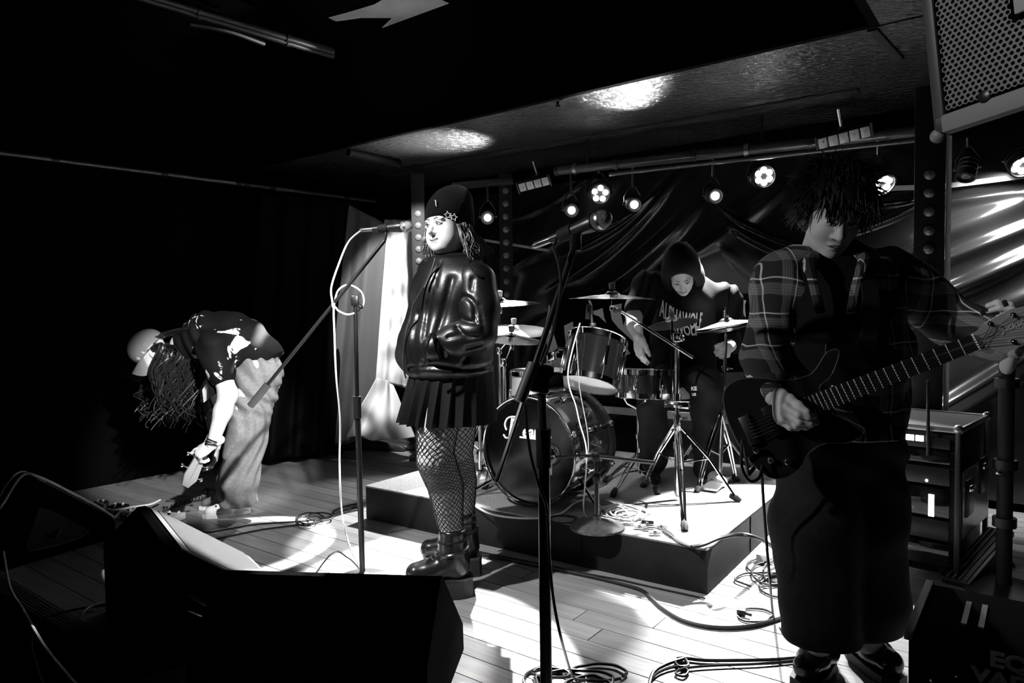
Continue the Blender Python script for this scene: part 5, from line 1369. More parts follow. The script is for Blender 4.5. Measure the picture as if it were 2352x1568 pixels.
sneaker(bassist, onz(573, 1176), onz(486, 1188) - onz(573, 1176), mat('canvas_white', .68, .7))
sneaker(bassist, onz(560, 1156), onz(480, 1168) - onz(560, 1156), mat('canvas_shaded', .10, .7))
# cap
Fv2, Lv2, Uv2 = AB2; Am2 = np.array(AB2)
cp_ = Body(.0045); cp_.ell(WB2(-.018, 0, .060), (.108, .090, .092), Am2, .03); cp_.ell(WB2(.03, 0, .068), (.070, .078, .068), Am2, .03)
cp_.disp = lambda X, Y, Z: .003 * snoise(X, Y, Z, 40, 3); cp_.cut(WB2(0, 0, .030), -Uv2)
capm = mat('cap_grey', 0.24, 0.85, spec=.15, bump=(200, .4, .003))
cap_o = body_obj('cap', capm, [cp_], bassist)
bv, bf = [], []
nb = 15
for j, (x0, x1, dz) in enumerate(((.075, .175, 0), (.075, .175, -.006))):
    pass
brim = MB()
top_ = []; 
for i in range(nb):
    a_ = -1.25 + 2.5 * i / (nb - 1); top_.append((.082 * math.cos(a_) + .012, .082 * math.sin(a_)))
for i in range(nb):
    a_ = -1.25 + 2.5 * i / (nb - 1); 
outer = [(.155 * math.cos(-1.05 + 2.1 * i / (nb - 1)) + .02, .088 * math.sin((-1.05 + 2.1 * i / (nb - 1)) * 1.4)) for i in range(nb)]
V_ = []; 
for dz in (0, -.005):
    for (x, y) in top_: V_.append(WB2(x, y, .036 + dz))
    for (x, y) in outer: V_.append(WB2(x, y, .020 - 1.6 * y * y / .09 * .6 + dz))
Fb = []
for s_ in (0, 1):
    o_ = s_ * 2 * nb
    for i in range(nb - 1): Fb.append((o_ + i, o_ + i + 1, o_ + nb + i + 1, o_ + nb + i))
for i in range(nb - 1): Fb.append((nb + i, nb + i + 1, 3 * nb + i + 1, 3 * nb + i))
Fb += [(0, nb, 3 * nb, 2 * nb), (nb - 1, 2 * nb - 1, 4 * nb - 1, 3 * nb - 1)]
brim.add(V_, Fb).build('brim', capm, cap_o)
bandp = [WB2(-.018 + .106 * math.cos(a_), .092 * math.sin(a_), .048) for a_ in np.linspace(.2, 2.4, 14)]
mb = MB()
for i in range(13):
    p0_, p1_ = bandp[i], bandp[i + 1]; dd = p1_ - p0_; l = np.linalg.norm(dd); mb.box((p0_ + p1_) / 2, (l * 1.05, .03, .006), dd / l, Uv2, np.cross(dd / l, Uv2))
mb.build('dark_band', 'knit_black', cap_o, smooth=False)
nL = nrm(Lv2 * .8 + Fv2 * .6); Xn = nrm(np.cross(Uv2, nL)); c = WB2(.055, .074, .046) + nL * .012
MB().prism(star_pts(.016), c, Xn, Uv2, nL, 0, .002).build('star_patch', 'white_print', cap_o, smooth=False)
nL = nrm(Lv2); Xn = nrm(np.cross(Uv2, nL)); mb = MB()
for k in range(3): mb.tube([WB2(-.012 - .011 * k, .094, .052), WB2(-.012 - .011 * k, .092, .080)], .0035, 6)
mb.build('bone_patch', 'grey_print', cap_o)
mb = MB(); mb.tube(spline([WB2(.022, .093, .058), WB2(.012, .096, .052), WB2(.018, .096, .044), WB2(.006, .097, .038)], 4), .003, 5)
mb.build('emblem', 'white_print', cap_o)
mb = MB(); place_text(mb, 'CALINA', WB2(-.040, .096, .040), -Fv2, Uv2, .012, offset=.0004); mb.build('band_lettering', 'white_print', cap_o, smooth=False)
# long hair
hr = []
for i in range(13):
    s0 = [WB2(-.05 + .012 * (i % 5), .075 * math.cos(i * .55), .01 + .01 * (i % 3)), ]
    xx = 372 + 9 * i; dY = -.12 + .24 * ((i * 7) % 13) / 12
    hr.append([s0[0], B_(xx - 2, 800 + 3 * (i % 4), dY), B_(xx - 8, 860, dY), B_(xx - 12, 920 + 6 * (i % 3), dY), B_(xx - 14, 960 + 9 * ((i * 5) % 4), dY)])
for i in range(5):
    xx = 330 + 14 * i; hr.append([WB2(.0, -.07 + .03 * i, .0), B_(xx + 8, 880, .1), B_(xx, 930, .12), B_(xx + 3, 965, .12)])
for i in range(5): hr.append([WB2(-.10, -.05 + .025 * i, .05), B_(430, 760, -.1 + .05 * i), B_(462, 748, -.1 + .05 * i), B_(485, 790, -.12 + .05 * i), B_(480, 850, -.12 + .05 * i)])
locks(bassist, 'long_hair', 'hair_dark', hr, 13, .0062, 5, .042, .3)
# earring and bracelets
MB().torus(WB2(-.01, .092, -.035), Lv2, .012, .0022, 18, 6).build('ear_ring', 'chrome', bassist)
dw = nrm(lel - lwr)
for k, m_ in ((0, 'black_gloss'), (1, 'steel'), (2, 'black_gloss')): MB().torus(lwr + dw * (.004 + .012 * k), dw + np.array([.1 * k, 0, .1]), .036, .004, 22, 6).build('bracelet', m_, bassist)

# bass guitar held by the bassist: headstock down to the left, body behind his legs
nk0 = B_(432, 1102, -.32); nk1 = B_(500, 968, -.18); dn = nrm(nk1 - nk0); nn_ = nrm(np.cross(dn, np.cross(np.array([.75, -.55, .3]), dn))); sn_ = np.cross(dn, nn_)
t = thing('bass_guitar', 'dark bass guitar hanging head down from the bent bassist', 'bass guitar', nk0)
bd = nk1 + dn * .02
MB().tube([nk0 + dn * .12, bd + dn * .10], .018, 8).build('neck', mat('neck_wood', .2, .4), t)
MB().prism([(-.024, -.02), (.024, -.02), (.034, .05), (.044, .14), (.018, .19), (-.02, .185), (-.034, .13), (-.026, .04)], nk0 + dn * .15, sn_, -dn, nn_, -.008, .008).build('headstock', mat('head_pale', .30, .35), t, smooth=False)
for k in range(4):
    s_ = 1 if k % 2 else -1; c = nk0 + dn * (.13 - .035 * k) + sn_ * .048 * s_
    pg = MB().tube([c - sn_ * .02 * s_, c + sn_ * .012 * s_], .004, 6).build('tuning_post', 'chrome', t)
    MB().box(c + sn_ * .02 * s_, (.014, .008, .022), sn_, nn_, dn, bev=.003).build('tuning_key', 'chrome', t)
bo = bd + dn * .12
MB().prism([(-.17, .12), (-.19, .26), (-.12, .34), (0, .35), (.13, .33), (.18, .22), (.15, .10), (.17, -.02), (.12, -.06), (.06, .04), (-.06, .05), (-.13, -.08), (-.17, -.02)], bo, sn_, dn, nn_, -.02, .02).build('body', 'black_gloss', t, smooth=False)
MB().lathe([(.02, 0), (.02, .02), (.014, .022)], bo + nn_ * .02 + sn_ * .08 + dn * .2, nn_, 14).build('volume_knob', 'chrome', t)
for k in range(4): MB().tube([nk0 + dn * (.10 - .03 * k) + nn_ * .02, bo + dn * .2 + nn_ * .026 + sn_ * .012 * (k - 1.5)], .001, 4).build('string', 'steel', t)

# ================================================================== drummer, hunched over the kit in a hood
YD = 4.5
def D_(x, y, dY=0.0): return at(x, y, YD + dY)
HD = D_(1566, 630, -.19)
fD = nrm((-.12, -.62, -.62)); AD = head_frame(fD, .12)
hbd, WD = head_body(HD, AD, .93, ears=False)
db = Body(.010)
db.chain([D_(1570, 860, .10), D_(1575, 760, .06), D_(1580, 690, .0)], [.16, .17, .15], .05)
sR, eR, wR = D_(1482, 660, .0), D_(1456, 728, -.12), D_(1466, 772, -.30)
sL, eL, wL = D_(1668, 690, .0), D_(1690, 780, -.02), D_(1672, 800, -.26)
db.chain([sR, eR], [.062, .050], .02); db.chain([eR, D_(1458, 748, -.22), wR], [.050, .045, .032], .02)
db.chain([sL, eL], [.062, .050], .02); db.chain([eL, wL], [.048, .032], .02)
kR, aR = D_(1500, 900, -.30), D_(1500, 1075, -.20); kL, aL = D_(1622, 890, -.38), D_(1625, 1085, -.28)
for k_, a_ in ((kR, aR), (kL, aL)): db.chain([D_(1565, 880, .1), k_, a_], [.10, .07, .05], .03)
hdR = hand_body(wR, (.02, -.12, -1), (.8, .5, 0), [(.25, .35, .3), (.3, .4, .3), (.35, .4, .3), (.4, .45, .3)], left=False, thumb=(.35, .35), L=.19)
hdL = hand_body(wL, nrm(np.array([-.25, -.7, -.15])), (-.7, .5, -.1), [(1.1, 1.1, .7)] * 4, left=True, thumb=(.4, .9), L=.185)
drummer = body_obj('person', 'skin', [hbd, db, hdR, hdL], origin=(D_(1570, 900)[0], YD, RH))
tag(drummer, 'seated drummer in a black hooded shirt with pale chest lettering, head bowed', 'person')
face_parts(drummer, WD, AD, .93, 'hair_dark')
# hooded shirt
hd = Body(.008)
hd.chain([D_(1568, 850, .08), D_(1572, 760, .03), D_(1576, 690, -.02)], [.205, .20, .175], .05)
hd.cap(sR + np.array([0, 0, .02]), sL + np.array([0, 0, .02]), .09, .09, .06)
hd.cap(sR, sR * .35 + eR * .65, .092, .082, .03); hd.cap(sL, eL, .092, .080, .03); hd.cap(eL, eL * .5 + wL * .5, .078, .06, .03)
hd.disp = lambda X, Y, Z: .010 * np.sin(30 * Z - 26 * X + 6 * np.sin(11 * X)) * .7 + .008 * snoise(X, Y, Z, 26, 31)
hd.cut((0, 0, RH + .36), (0, 0, -1))
hoodm = mat('hoodie_black', 0.004, 0.8, spec=.1, sheen=.02, bump=(120, .3, .003))
shirt = body_obj('hooded_shirt', hoodm, [hd], drummer)
ho = Body(.006); AmD = np.array(AD)
ho.ell(WD(-.028, 0, .035), (.122, .118, .138), AmD, .04); ho.ell(WD(-.075, 0, .100), (.075, .070, .075), AmD, .05); ho.ell(WD(-.06, 0, -.07), (.11, .125, .09), AmD, .05)
ho.cap(WD(-.06, 0, .09), D_(1576, 556, -.08), .075, .010, .05); ho.cap(WD(-.09, 0, -.09), D_(1580, 680, .02), .12, .14, .05)
ho.disp = lambda X, Y, Z: .005 * snoise(X, Y, Z, 30, 33)
ho.ell(WD(.085, 0, -.055), (.10, .084, .125), AmD, .02, sub=True)
body_obj('hood', hoodm, [ho], shirt)
# lettering: warped round the chest
def chest_pt(x, z, row):
    return None
def chest_text(s_, px0, py0, px1, py1, hpx, sh=.0, Yd=-.262):
    V_, F_ = text_geo(s_, 1.0, 0.0, .025, 1.0, .006); V_[:, 0] -= V_[:, 0].min(); w_ = V_[:, 0].max(); hh = V_[:, 1].max()
    out = []
    for v in V_:
        t = v[0] / w_; px = px0 + (px1 - px0) * t + sh * v[1] / hh * 12; py = py0 + (py1 - py0) * t - hpx * v[1] / hh * (1 - .15 * math.sin(math.pi * t)) + 8 * math.sin(math.pi * t)
        Yc = YD + Yd + .10 * (2 * t - 1) ** 2 + .05 * (v[1] / hh) * 0 - v[2] * .3 - .02 * (py - 720) / 60
        out.append(at(px, py, Yc))
    return out, F_
mb = MB()
o_, f_ = chest_text('ALPHAWOLF', 1514, 724, 1612, 756, 40, .25); mb.add(o_, f_)
o_, f_ = chest_text('AWOLF', 1538, 752, 1606, 768, 26, -.3); mb.add(o_, f_)
mb.build('chest_lettering', 'white_print', shirt, smooth=False)
# trousers and shoes
tr = Body(.010)
tr.ell(D_(1566, 870, .06), (.19, .16, .12), None, .05)
for k_, a_, s_ in ((kR, aR, -1), (kL, aL, 1)): tr.chain([D_(1566 + 22 * s_, 872, .04), k_ + ZZ * .02, a_ + ZZ * .03], [.125, .098, .082], .03)
tr.disp = lambda X, Y, Z: .008 * np.sin(34 * Z + 20 * X) * .8 + .006 * snoise(X, Y, Z, 30, 41)
tr.cut((0, 0, aL[2] - .03), (0, 0, -1))
trs = body_obj('trousers', mat('trouser_black', .004, .8, spec=.2), [tr], drummer)
lp = at(1594, 892, kL[1] - .112); mb = MB(); place_text(mb, 'KE', lp, (1, 0, .05), (-.05, 0, 1), .03, offset=.001); place_text(mb, 'US', lp - ZZ * .034, (1, 0, .05), (-.05, 0, 1), .02, offset=.001); mb.build('leg_lettering', 'white_print', trs, smooth=False)
def shoe_on(par, heel, D, m, z0):
    D = nrm((D[0], D[1], 0)); Sd = np.cross(ZZ, D); h0 = np.array([heel[0], heel[1], z0])
    b = Body(.007); b.cap(h0 + D * .03 + ZZ * .05, h0 + D * .03 + ZZ * .09, .045, .043, .02); b.cap(h0 + D * .03 + ZZ * .04, h0 + D * .22 + ZZ * .032, .042, .032, .03); b.cut((0, 0, z0 + .003), (0, 0, -1))
    return body_obj('shoe', m, [b], par)
shoe_on(drummer, np.array([aL[0], aL[1] + .04, 0]), (.15, -1), mat('shoe_white', .65, .6, bump=(60, .6, .006)), RH)
shoe_on(drummer, np.array([aR[0], aR[1] + .04, 0]), (-.1, -1), 'trouser_black', RH)

# ================================================================== guitarist, right foreground
YG = 2.22
def G_(x, y, dY=0.0): return at(x, y, YG + dY)
HG = G_(1912, 492, -.02)
fG = nrm((-.10, -.86, -.44)); AG = head_frame(fG, -.10)
hbg, WG = head_body(HG, AG, .98, wide=1.02)
gb = Body(.010)
gb.chain([G_(1930, 960, .05), G_(1930, 800, .04), G_(1928, 660, .05)], [.13, .14, .12], .05)
gsR, geR, gwR = G_(1800, 640, .06), G_(1762, 820, .02), G_(1778, 912, -.20)
gsL, geL, gwL = G_(2060, 640, .06), G_(2185, 735, .03), G_(2325, 800, -.26)
gb.chain([gsR, geR], [.06, .05], .02); gb.chain([geR, gwR], [.048, .032], .02); gb.chain([gsL, geL], [.06, .05], .02); gb.chain([geL, gwL], [.048, .032], .02)
gk1, ga1 = G_(1870, 1200, .02), G_(1880, 1470, .03); gk2, ga2 = G_(1985, 1200, .07), G_(1990, 1465, .10)
gb.chain([G_(1890, 970, .04), gk1, ga1], [.09, .065, .05], .03); gb.chain([G_(1975, 970, .04), gk2, ga2], [.09, .065, .05], .03)
hgR = hand_body(gwR, G_(1818, 990, -.33) - gwR, (.55, .55, .25), [(.55, .75, .5), (.65, .8, .5), (.7, .8, .5), (.8, .8, .5)], left=False, thumb=(.30, .45), L=.185, h=.0026)
hgL = hand_body(gwL, (.02, -.25, .75), (-.75, .35, .1), [(.7, .8, .6)] * 4, left=True, thumb=(.6, .4), L=.185)
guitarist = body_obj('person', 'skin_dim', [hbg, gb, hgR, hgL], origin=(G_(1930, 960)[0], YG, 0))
tag(guitarist, 'guitarist in an open checked shirt and wide jeans looking down, right foreground', 'person')
face_parts(guitarist, WG, AG, .98, 'hair_dark')
# hair: base cap and shaggy locks
AmG = np.array(AG)
hc2 = Body(.006); hc2.ell(WG(-.030, 0, .055), (.115, .098, .102), AmG, .03); hc2.ell(WG(-.05, 0, -.01), (.085, .094, .085), AmG, .03); hc2.ell(WG(.035, 0, .085), (.075, .085, .050), AmG, .03)
hc2.ell(WG(.09, 0, -.045), (.072, .070, .085), AmG, .015, sub=True)
hc2.disp = lambda X, Y, Z: .006 * snoise(X, Y, Z, 70, 51)
hair = body_obj('hair', mat('hair_shag', .007, .55, spec=.3), [hc2], guitarist)
rs = np.random.RandomState(12); mb = MB()
for i in range(3200):
    th_ = rs.rand() * 6.28; ph_ = math.acos(rs.uniform(-.45, 1.0)); d_ = np.array([math.sin(ph_) * math.cos(th_), math.sin(ph_) * math.sin(th_), math.cos(ph_)])
    if d_[0] > .55 and d_[2] < .2: continue
    p0_ = np.array([-.030 + .106 * d_[0], .090 * d_[1], .048 + .098 * d_[2]])
    tn = np.array([d_[0] * .5 + .2 * rs.normal(), d_[1] * .6 + .25 * rs.normal(), -.55 + .3 * rs.normal() + .5 * d_[2]]); tn /= np.linalg.norm(tn)
    l_ = rs.uniform(.025, .06); p1_ = p0_ + d_ * .012 + tn * l_ * .5; p2_ = p0_ + d_ * .014 + tn * l_ + np.array([0, 0, -.012])
    mb.tube([WG(*p0_), WG(*p1_), WG(*p2_)], [.0022, .002, .0005], 4)
for i in range(420):
    x0_, y0_ = rs.uniform(-.06, .06), rs.uniform(-.07, .07); z0_ = .158 - 3.2 * (x0_ + .03) ** 2 - 5 * y0_ ** 2; j = rs.normal(size=3) * .006
    mb.tube([WG(x0_, y0_, z0_ - .006), WG(x0_ + .035 + j[0], y0_ * 1.12 + j[1], z0_ + .004 + j[2] - .6 * max(0, x0_)), WG(x0_ + .062 + j[0], y0_ * 1.25 + j[1], z0_ - .022 + j[2] - .8 * max(0, x0_))], [.003, .0026, .0006], 4)
for y_ in np.linspace(-.07, .07, 30):
    for k in range(3):
        j = rs.normal(size=3) * .005; mb.tube([WG(.050, y_, .110), WG(.098 + j[0], y_ * 1.05 + j[1], .070), WG(.104 + j[0], y_ * 1.08 + j[1] * 2, .030 + j[2] - .01 * k)], [.004, .0035, .0008], 4)
tag(mb.build('hair_strands', 'hair_shag', hair), kind='stuff')
# t-shirt and open checked shirt
tt = Body(.009); tt.chain([G_(1932, 955, .04), G_(1930, 800, .02), G_(1928, 690, .04)], [.165, .172, .155], .05); tt.cap(G_(1922, 598, .06), G_(1928, 690, .04), .085, .15, .05); tt.cap(G_(1840, 640, .05), G_(2020, 640, .05), .095, .095, .05)
tt.disp = lambda X, Y, Z: .006 * snoise(X, Y, Z, 26, 61); tt.cut((0, 0, G_(1930, 985)[2]), (0, 0, -1))
tsh = body_obj('t_shirt', mat('tee_black', .003, .85, spec=.15), [tt], guitarist)
def plaid():
    m = bpy.data.materials.new('plaid_flannel'); m.use_nodes = True; N = m.node_tree.nodes; L = m.node_tree.links; b = N['Principled BSDF']
    tc = N.new('ShaderNodeTexCoord'); sp = N.new('ShaderNodeSeparateXYZ'); nz = N.new('ShaderNodeTexNoise'); nz.inputs['Scale'].default_value = 5
    mx = N.new('ShaderNodeVectorMath'); mx.operation = 'MULTIPLY_ADD'; mx.inputs[1].default_value = (.06, .06, .06)
    L.new(tc.outputs['Object'], nz.inputs['Vector']); L.new(nz.outputs['Color'], mx.inputs[0]); L.new(tc.outputs['Object'], mx.inputs[2]); L.new(mx.outputs[0], sp.inputs[0])
    def M(op, a, b_=None, c_=None):
        n = N.new('ShaderNodeMath'); n.operation = op
        for i, v in enumerate((a, b_, c_)):
            if v is None: continue
            if isinstance(v, (int, float)): n.inputs[i].default_value = v
            else: L.new(v, n.inputs[i])
        return n.outputs[0]
    tot = None
    for ax_, per in ((0, .085), (2, .10)):
        c = M('FRACT', M('MULTIPLY', sp.outputs[ax_], 1 / per))
        line = M('LESS_THAN', M('ABSOLUTE', M('SUBTRACT', c, .5)), .022)
        band = M('LESS_THAN', M('ABSOLUTE', M('SUBTRACT', c, .2)), .16)
        fine = M('LESS_THAN', M('FRACT', M('MULTIPLY', sp.outputs[ax_], 14 / per)), .4)
        v = M('ADD', M('MULTIPLY', line, .38), M('MULTIPLY', M('MULTIPLY', band, M('MULTIPLY_ADD', fine, .5, .5)), .10))
        tot = v if tot is None else M('ADD', tot, v)
    tot = M('ADD', tot, .022)
    cb_ = N.new('ShaderNodeCombineColor')
    for i in range(3): L.new(tot, cb_.inputs[i])
    L.new(cb_.outputs[0], b.inputs['Base Color']); b.inputs['Roughness'].default_value = .85; b.inputs['Specular IOR Level'].default_value = .15
    return m
MATS['plaid_flannel'] = plaid()
fsn = Body(.008)
fsn.chain([G_(1930, 975, .07), G_(1930, 800, .06), G_(1928, 680, .06)], [.195, .20, .175], .05)
fsn.cap(gsR + np.array([.02, 0, .01]), gsL + np.array([-.02, 0, .01]), .088, .088, .06)
fsn.cap(gsR, geR, .092, .078, .03); fsn.chain([geR, geR * .12 + gwR * .88], [.078, .056], .02)
fsn.cap(gsL, geL, .092, .078, .03); fsn.chain([geL, geL * .12 + gwL * .88], [.078, .058], .02)
fsn.disp = lambda X, Y, Z: .009 * np.sin(36 * Z + 14 * X + 5 * np.sin(13 * X)) * .7 + .008 * snoise(X, Y, Z, 24, 71)
fsn.cut((0, 0, G_(1930, 1000)[2]), (0, 0, -1))
# open front
fsn.ell(G_(1915, 760, -.26), (.10, .17, .42), None, .02, sub=True); fsn.ell(G_(1920, 600, -.10), (.085, .11, .12), None, .02, sub=True)
fl_ = body_obj('checked_shirt', 'plaid_flannel', [fsn], guitarist)
for s_, pts in ((-1, [(1880, 585, .02), (1858, 600, -.08), (1868, 650, -.13), (1885, 720, -.15)]), (1, [(1972, 580, .02), (1985, 600, -.08), (1968, 650, -.13), (1955, 720, -.15)])):
    q = [G_(*p) for p in pts]
    MB().tube(spline(q, 6), [.018] * 10 + [.014] * 9, 8).build('collar', 'plaid_flannel', fl_)
MB().torus(gwR * .9 + geR * .1, gwR - geR, .054, .012, 24, 8).build('cuff', 'plaid_flannel', fl_)
# round badge on the shirt
bc_ = G_(1990, 712, -.17)
bg = [(math.cos(a_) * .022 * (1.0 if i % 2 else 1.0), math.sin(a_) * .017) for i, a_ in enumerate(np.linspace(0.26, 6.54, 7)[:-1])]
mbb = MB(); mbb.tube([bc_ + np.array([a_, 0, b_]) for a_, b_ in bg], .0009, 5, closed=True)
place_text(mbb, 'LALBEO', bc_ + np.array([0, -.001, .004]), (1, 0, 0), (0, 0, 1), .008); mbb.tube([bc_ + np.array([-.008, 0, -.004]), bc_ + np.array([.009, 0, -.006])], .0008, 5)
mbb.build('chest_badge', mat('badge_grey', .25, .6), tsh, smooth=False)
# jeans, belt, boots
gj = Body(.011)
gj.ell(G_(1928, 1010, .05), (.20, .16, .14), None, .05)
gj.chain([G_(1885, 1030, .03), G_(1870, 1200, .0), G_(1880, 1380, .03), G_(1885, 1462, .03)], [.135, .125, .12, .115], .03); gj.chain([G_(1975, 1030, .06), G_(1985, 1200, .06), G_(1990, 1380, .09), G_(1990, 1455, .10)], [.135, .125, .12, .115], .03)
gj.disp = lambda X, Y, Z: .010 * np.sin(22 * Z + 26 * X + 4 * np.sin(8 * Z)) * .7 + .009 * snoise(X, Y, Z, 20, 81)
gj.cut((0, 0, G_(1885, 1478)[2]), (0, 0, -1)); gj.cut((0, 0, G_(1930, 950)[2]), (0, 0, 1))
body_obj('wide_jeans', mat('denim_dark', .012, .85, spec=.2, bump=(120, .4, .004), vary=(30, .7, 1.25)), [gj], guitarist)
def gboot(par, heel, D):
    D = nrm((D[0], D[1], 0)); Sd = np.cross(ZZ, D); h0 = np.array([heel[0], heel[1], 0])
    b = Body(.006); b.cap(h0 + ZZ * .06, h0 + ZZ * .16, .052, .052, .02); b.cap(h0 + ZZ * .065, h0 + D * .10 + ZZ * .065, .052, .046, .03); b.cap(h0 + D * .09 + ZZ * .062, h0 + D * .165 + ZZ * .066, .048, .042, .02)
    b.cut((0, 0, .03), (0, 0, -1)); o = body_obj('boot', 'boot_leather', [b], par)
    out = [(-.06, 0), (-.05, .035), (0, .05), (.12, .054), (.19, .045), (.215, 0), (.19, -.045), (.12, -.054), (0, -.05), (-.05, -.035)]
    MB().prism(out, h0, D, Sd, ZZ, .001, .034).build('boot_sole', 'sole_black', o, smooth=False)
gboot(guitarist, onz(1905, 1552) + np.array([0, .06, 0]), (-.62, -.75)); gboot(guitarist, onz(1995, 1530) + np.array([0, .06, 0]), (.1, -1))

# ------------------------------------------------------------------ electric guitar
g0 = at(1862, 932, 1.97); g1 = at(2240, 785, 1.86)           # heel end of the fretboard -> nut
gx = nrm(g1 - g0); gl = np.linalg.norm(g1 - g0); gn = nrm(np.array([.02, -1, .22])); gn = nrm(gn - gx * (gn @ gx)); gy = np.cross(gn, gx)
if gy[2] < 0: gy = -gy
def GT(x, y, z=0.0): return g0 + gx * x + gy * y + gn * z
t = thing('electric_guitar', 'dark electric guitar held across the guitarist, pale headstock at the right', 'guitar', g0)
outl = [(.085, .060), (.13, .115), (.10, .125), (.04, .085), (-.04, .095), (-.11, .125), (-.20, .150), (-.27, .13), (-.30, .05), (-.295, -.06), (-.25, -.15), (-.16, -.165), (-.08, -.125), (-.01, -.115), (.05, -.135), (.10, -.12), (.07, -.075), (.045, -.045), (.04, .035)]
osp = [p[:2] for p in spline([np.array([a_ if a_ > 0 else a_ * .74, b_ * .95, 0]) for a_, b_ in outl], 4, closed=True)]
bd_ = MB().prism([(p[0], p[1]) for p in osp], g0, gx, gy, gn, -.042, -.004).build('body', mat('guitar_body', .012, .25, spec=.5, coat=.3), t)
MB().tube([GT(p[0], p[1], -.006) for p in osp], .0025, 6, closed=True).build('binding', mat('binding_grey', .06, .4), t)
MB().prism([(-.02, -.028), (gl, -.0215), (gl, .0215), (-.02, .028)], g0, gx, gy, gn, -.004, .004).build('fretboard', mat('ebony', .012, .3), t, smooth=False)
MB().tube([GT(.0, 0, -.016), GT(gl, 0, -.012)], [.020, .017], 10).build('neck', mat('neck_dark', .05, .4), t)
sc_len = .62
for k in range(24):
    xx = gl - sc_len * (1 - 2 ** (-(k + 1) / 12))
    if xx < -.018: break
    wv = .0285 + (.022 - .0285) * (xx / gl)
    MB().tube([GT(xx, -wv * .97, .0045), GT(xx, wv * .97, .0045)], .0016, 5).build('fret', mat('fret_steel', .8, .35, metal=.3), t)
MB().box(GT(gl, 0, .005), (.004, .044, .008), gx, gy, gn).build('nut', 'white_plastic', t, smooth=False)
# frets past the body end look like pickups: two covered pickups
for xx in (-.042, -.108): MB().box(GT(xx, 0, .004), (.038, .088, .014), gx, gy, gn, bev=.003).build('pickup', 'black_plastic', t)
MB().box(GT(gl - sc_len - .0, 0, .004), (.03, .085, .014), gx, gy, gn, bev=.003).build('bridge', 'steel', t)
for k in range(6): MB().lathe([(.004, 0), (.004, .003)], GT(-.028 + (.014 if k % 2 else 0), -.03 + .012 * k, .011), gn, 8).build('pole_piece', 'chrome', t)
hs = [(0, -.022), (.02, -.026), (.05, -.055), (.11, -.052), (.19, -.04), (.205, -.01), (.19, .03), (.11, .045), (.04, .036), (.02, .024), (0, .022)]
MB().prism(hs, GT(gl, 0, -.004), gx, gy, gn, -.012, .003).build('headstock', mat('headstock_grey', .20, .45), t, smooth=False)
for k in range(6):
    top = k % 2 == 0; xx = gl + .05 + .028 * k; yy = (.030 if top else -.034)
    pk = MB().lathe([(.006, 0), (.006, .004), (.0035, .005), (.0035, .016), (.004, .017)], GT(xx, yy, 0), gn, 12).build('tuning_post', 'chrome', t)
    MB().box(GT(xx, yy + (.034 if top else -.034), -.006), (.012, .018, .006), gx, gy, gn, bev=.002).build('tuning_key', 'black_metal', t)
for k in range(6):
    y0 = .020 * (k - 2.5) / 2.5; y1 = .017 * (k - 2.5) / 2.5
    top = k % 2 == 0
    MB().tube([GT(gl - sc_len, y0 * 1.25, .014), GT(gl, y1, .0095), GT(gl + .05 + .028 * k, (.030 if top else -.034), .010)], .0006 + .00012 * (5 - k), 4).build('string', 'steel', t)
mb = MB(); place_text(mb, 'Jackson', GT(gl + .10, .002, .0005), gx, gy, .026, shear=.25, sx=.9); mb.build('headstock_lettering', 'grey_print', t, smooth=False)
for xx, yy in ((-.16, -.10), (-.12, -.12), (-.185, -.06)): MB().lathe([(.009, 0), (.009, .014), (.007, .016)], GT(xx, yy, -.004), gn, 14).build('control_knob', 'steel', t)
MB().tube([GT(-.20, -.10, -.02), GT(-.235, -.12, -.02)], .006, 8).build('jack_plug', 'black_plastic', t)
# strap over the shoulder
sp_ = spline([GT(.10, .12, -.03), G_(1985, 800, -.16), G_(2000, 690, -.17), G_(1985, 615, -.08), G_(1965, 590, .06)], 6)
mb = MB()
for i in range(len(sp_) - 1):
    d_ = sp_[i + 1] - sp_[i]; l_ = np.linalg.norm(d_); d_ /= l_; sd_ = nrm(np.cross(d_, np.array([0, -1., 0]))); mb.box((sp_[i] + sp_[i + 1]) / 2, (l_ * 1.1, .05, .004), d_, sd_, np.cross(d_, sd_))
mb.build('strap', mat('strap_black', .012, .6), t, smooth=False)

# ------------------------------------------------------------------ microphone stands
def mic(t_name, tip, d, label, m_ball, s_=1.0, clip=None):
    d = nrm(d); t = thing('microphone', label, 'microphone', tip)
    MB().lathe([(.0, .026), (.012, .023), (.021, .014), (.0255, .0), (.0255, -.004), (.0255, -.010), (.023, -.022), (.020, -.028)], tip, d, 20).build('grille_ball', m_ball, t)
    MB().lathe([(.0262, -.010), (.0262, -.003)], tip, d, 20).build('grille_band', 'steel', t)
    MB().lathe([(.0235, -.028), (.024, -.034), (.021, -.06), (.017, -.10), (.0125, -.165), (.0125, -.17)], tip, d, 18).build('handle', 'black_metal', t)
    MB().lathe([(.0095, -.17), (.0095, -.225), (.006, -.235)], tip, d, 12).build('plug', 'steel', t)
    MB().lathe([(.021, -.095), (.0215, -.10), (.018, -.14)], tip, d, 16).build('clip', 'rubber', t)
    return t
mat('mic_mesh', .42, .4, metal=.8, bump=(420, 1.0, .004))
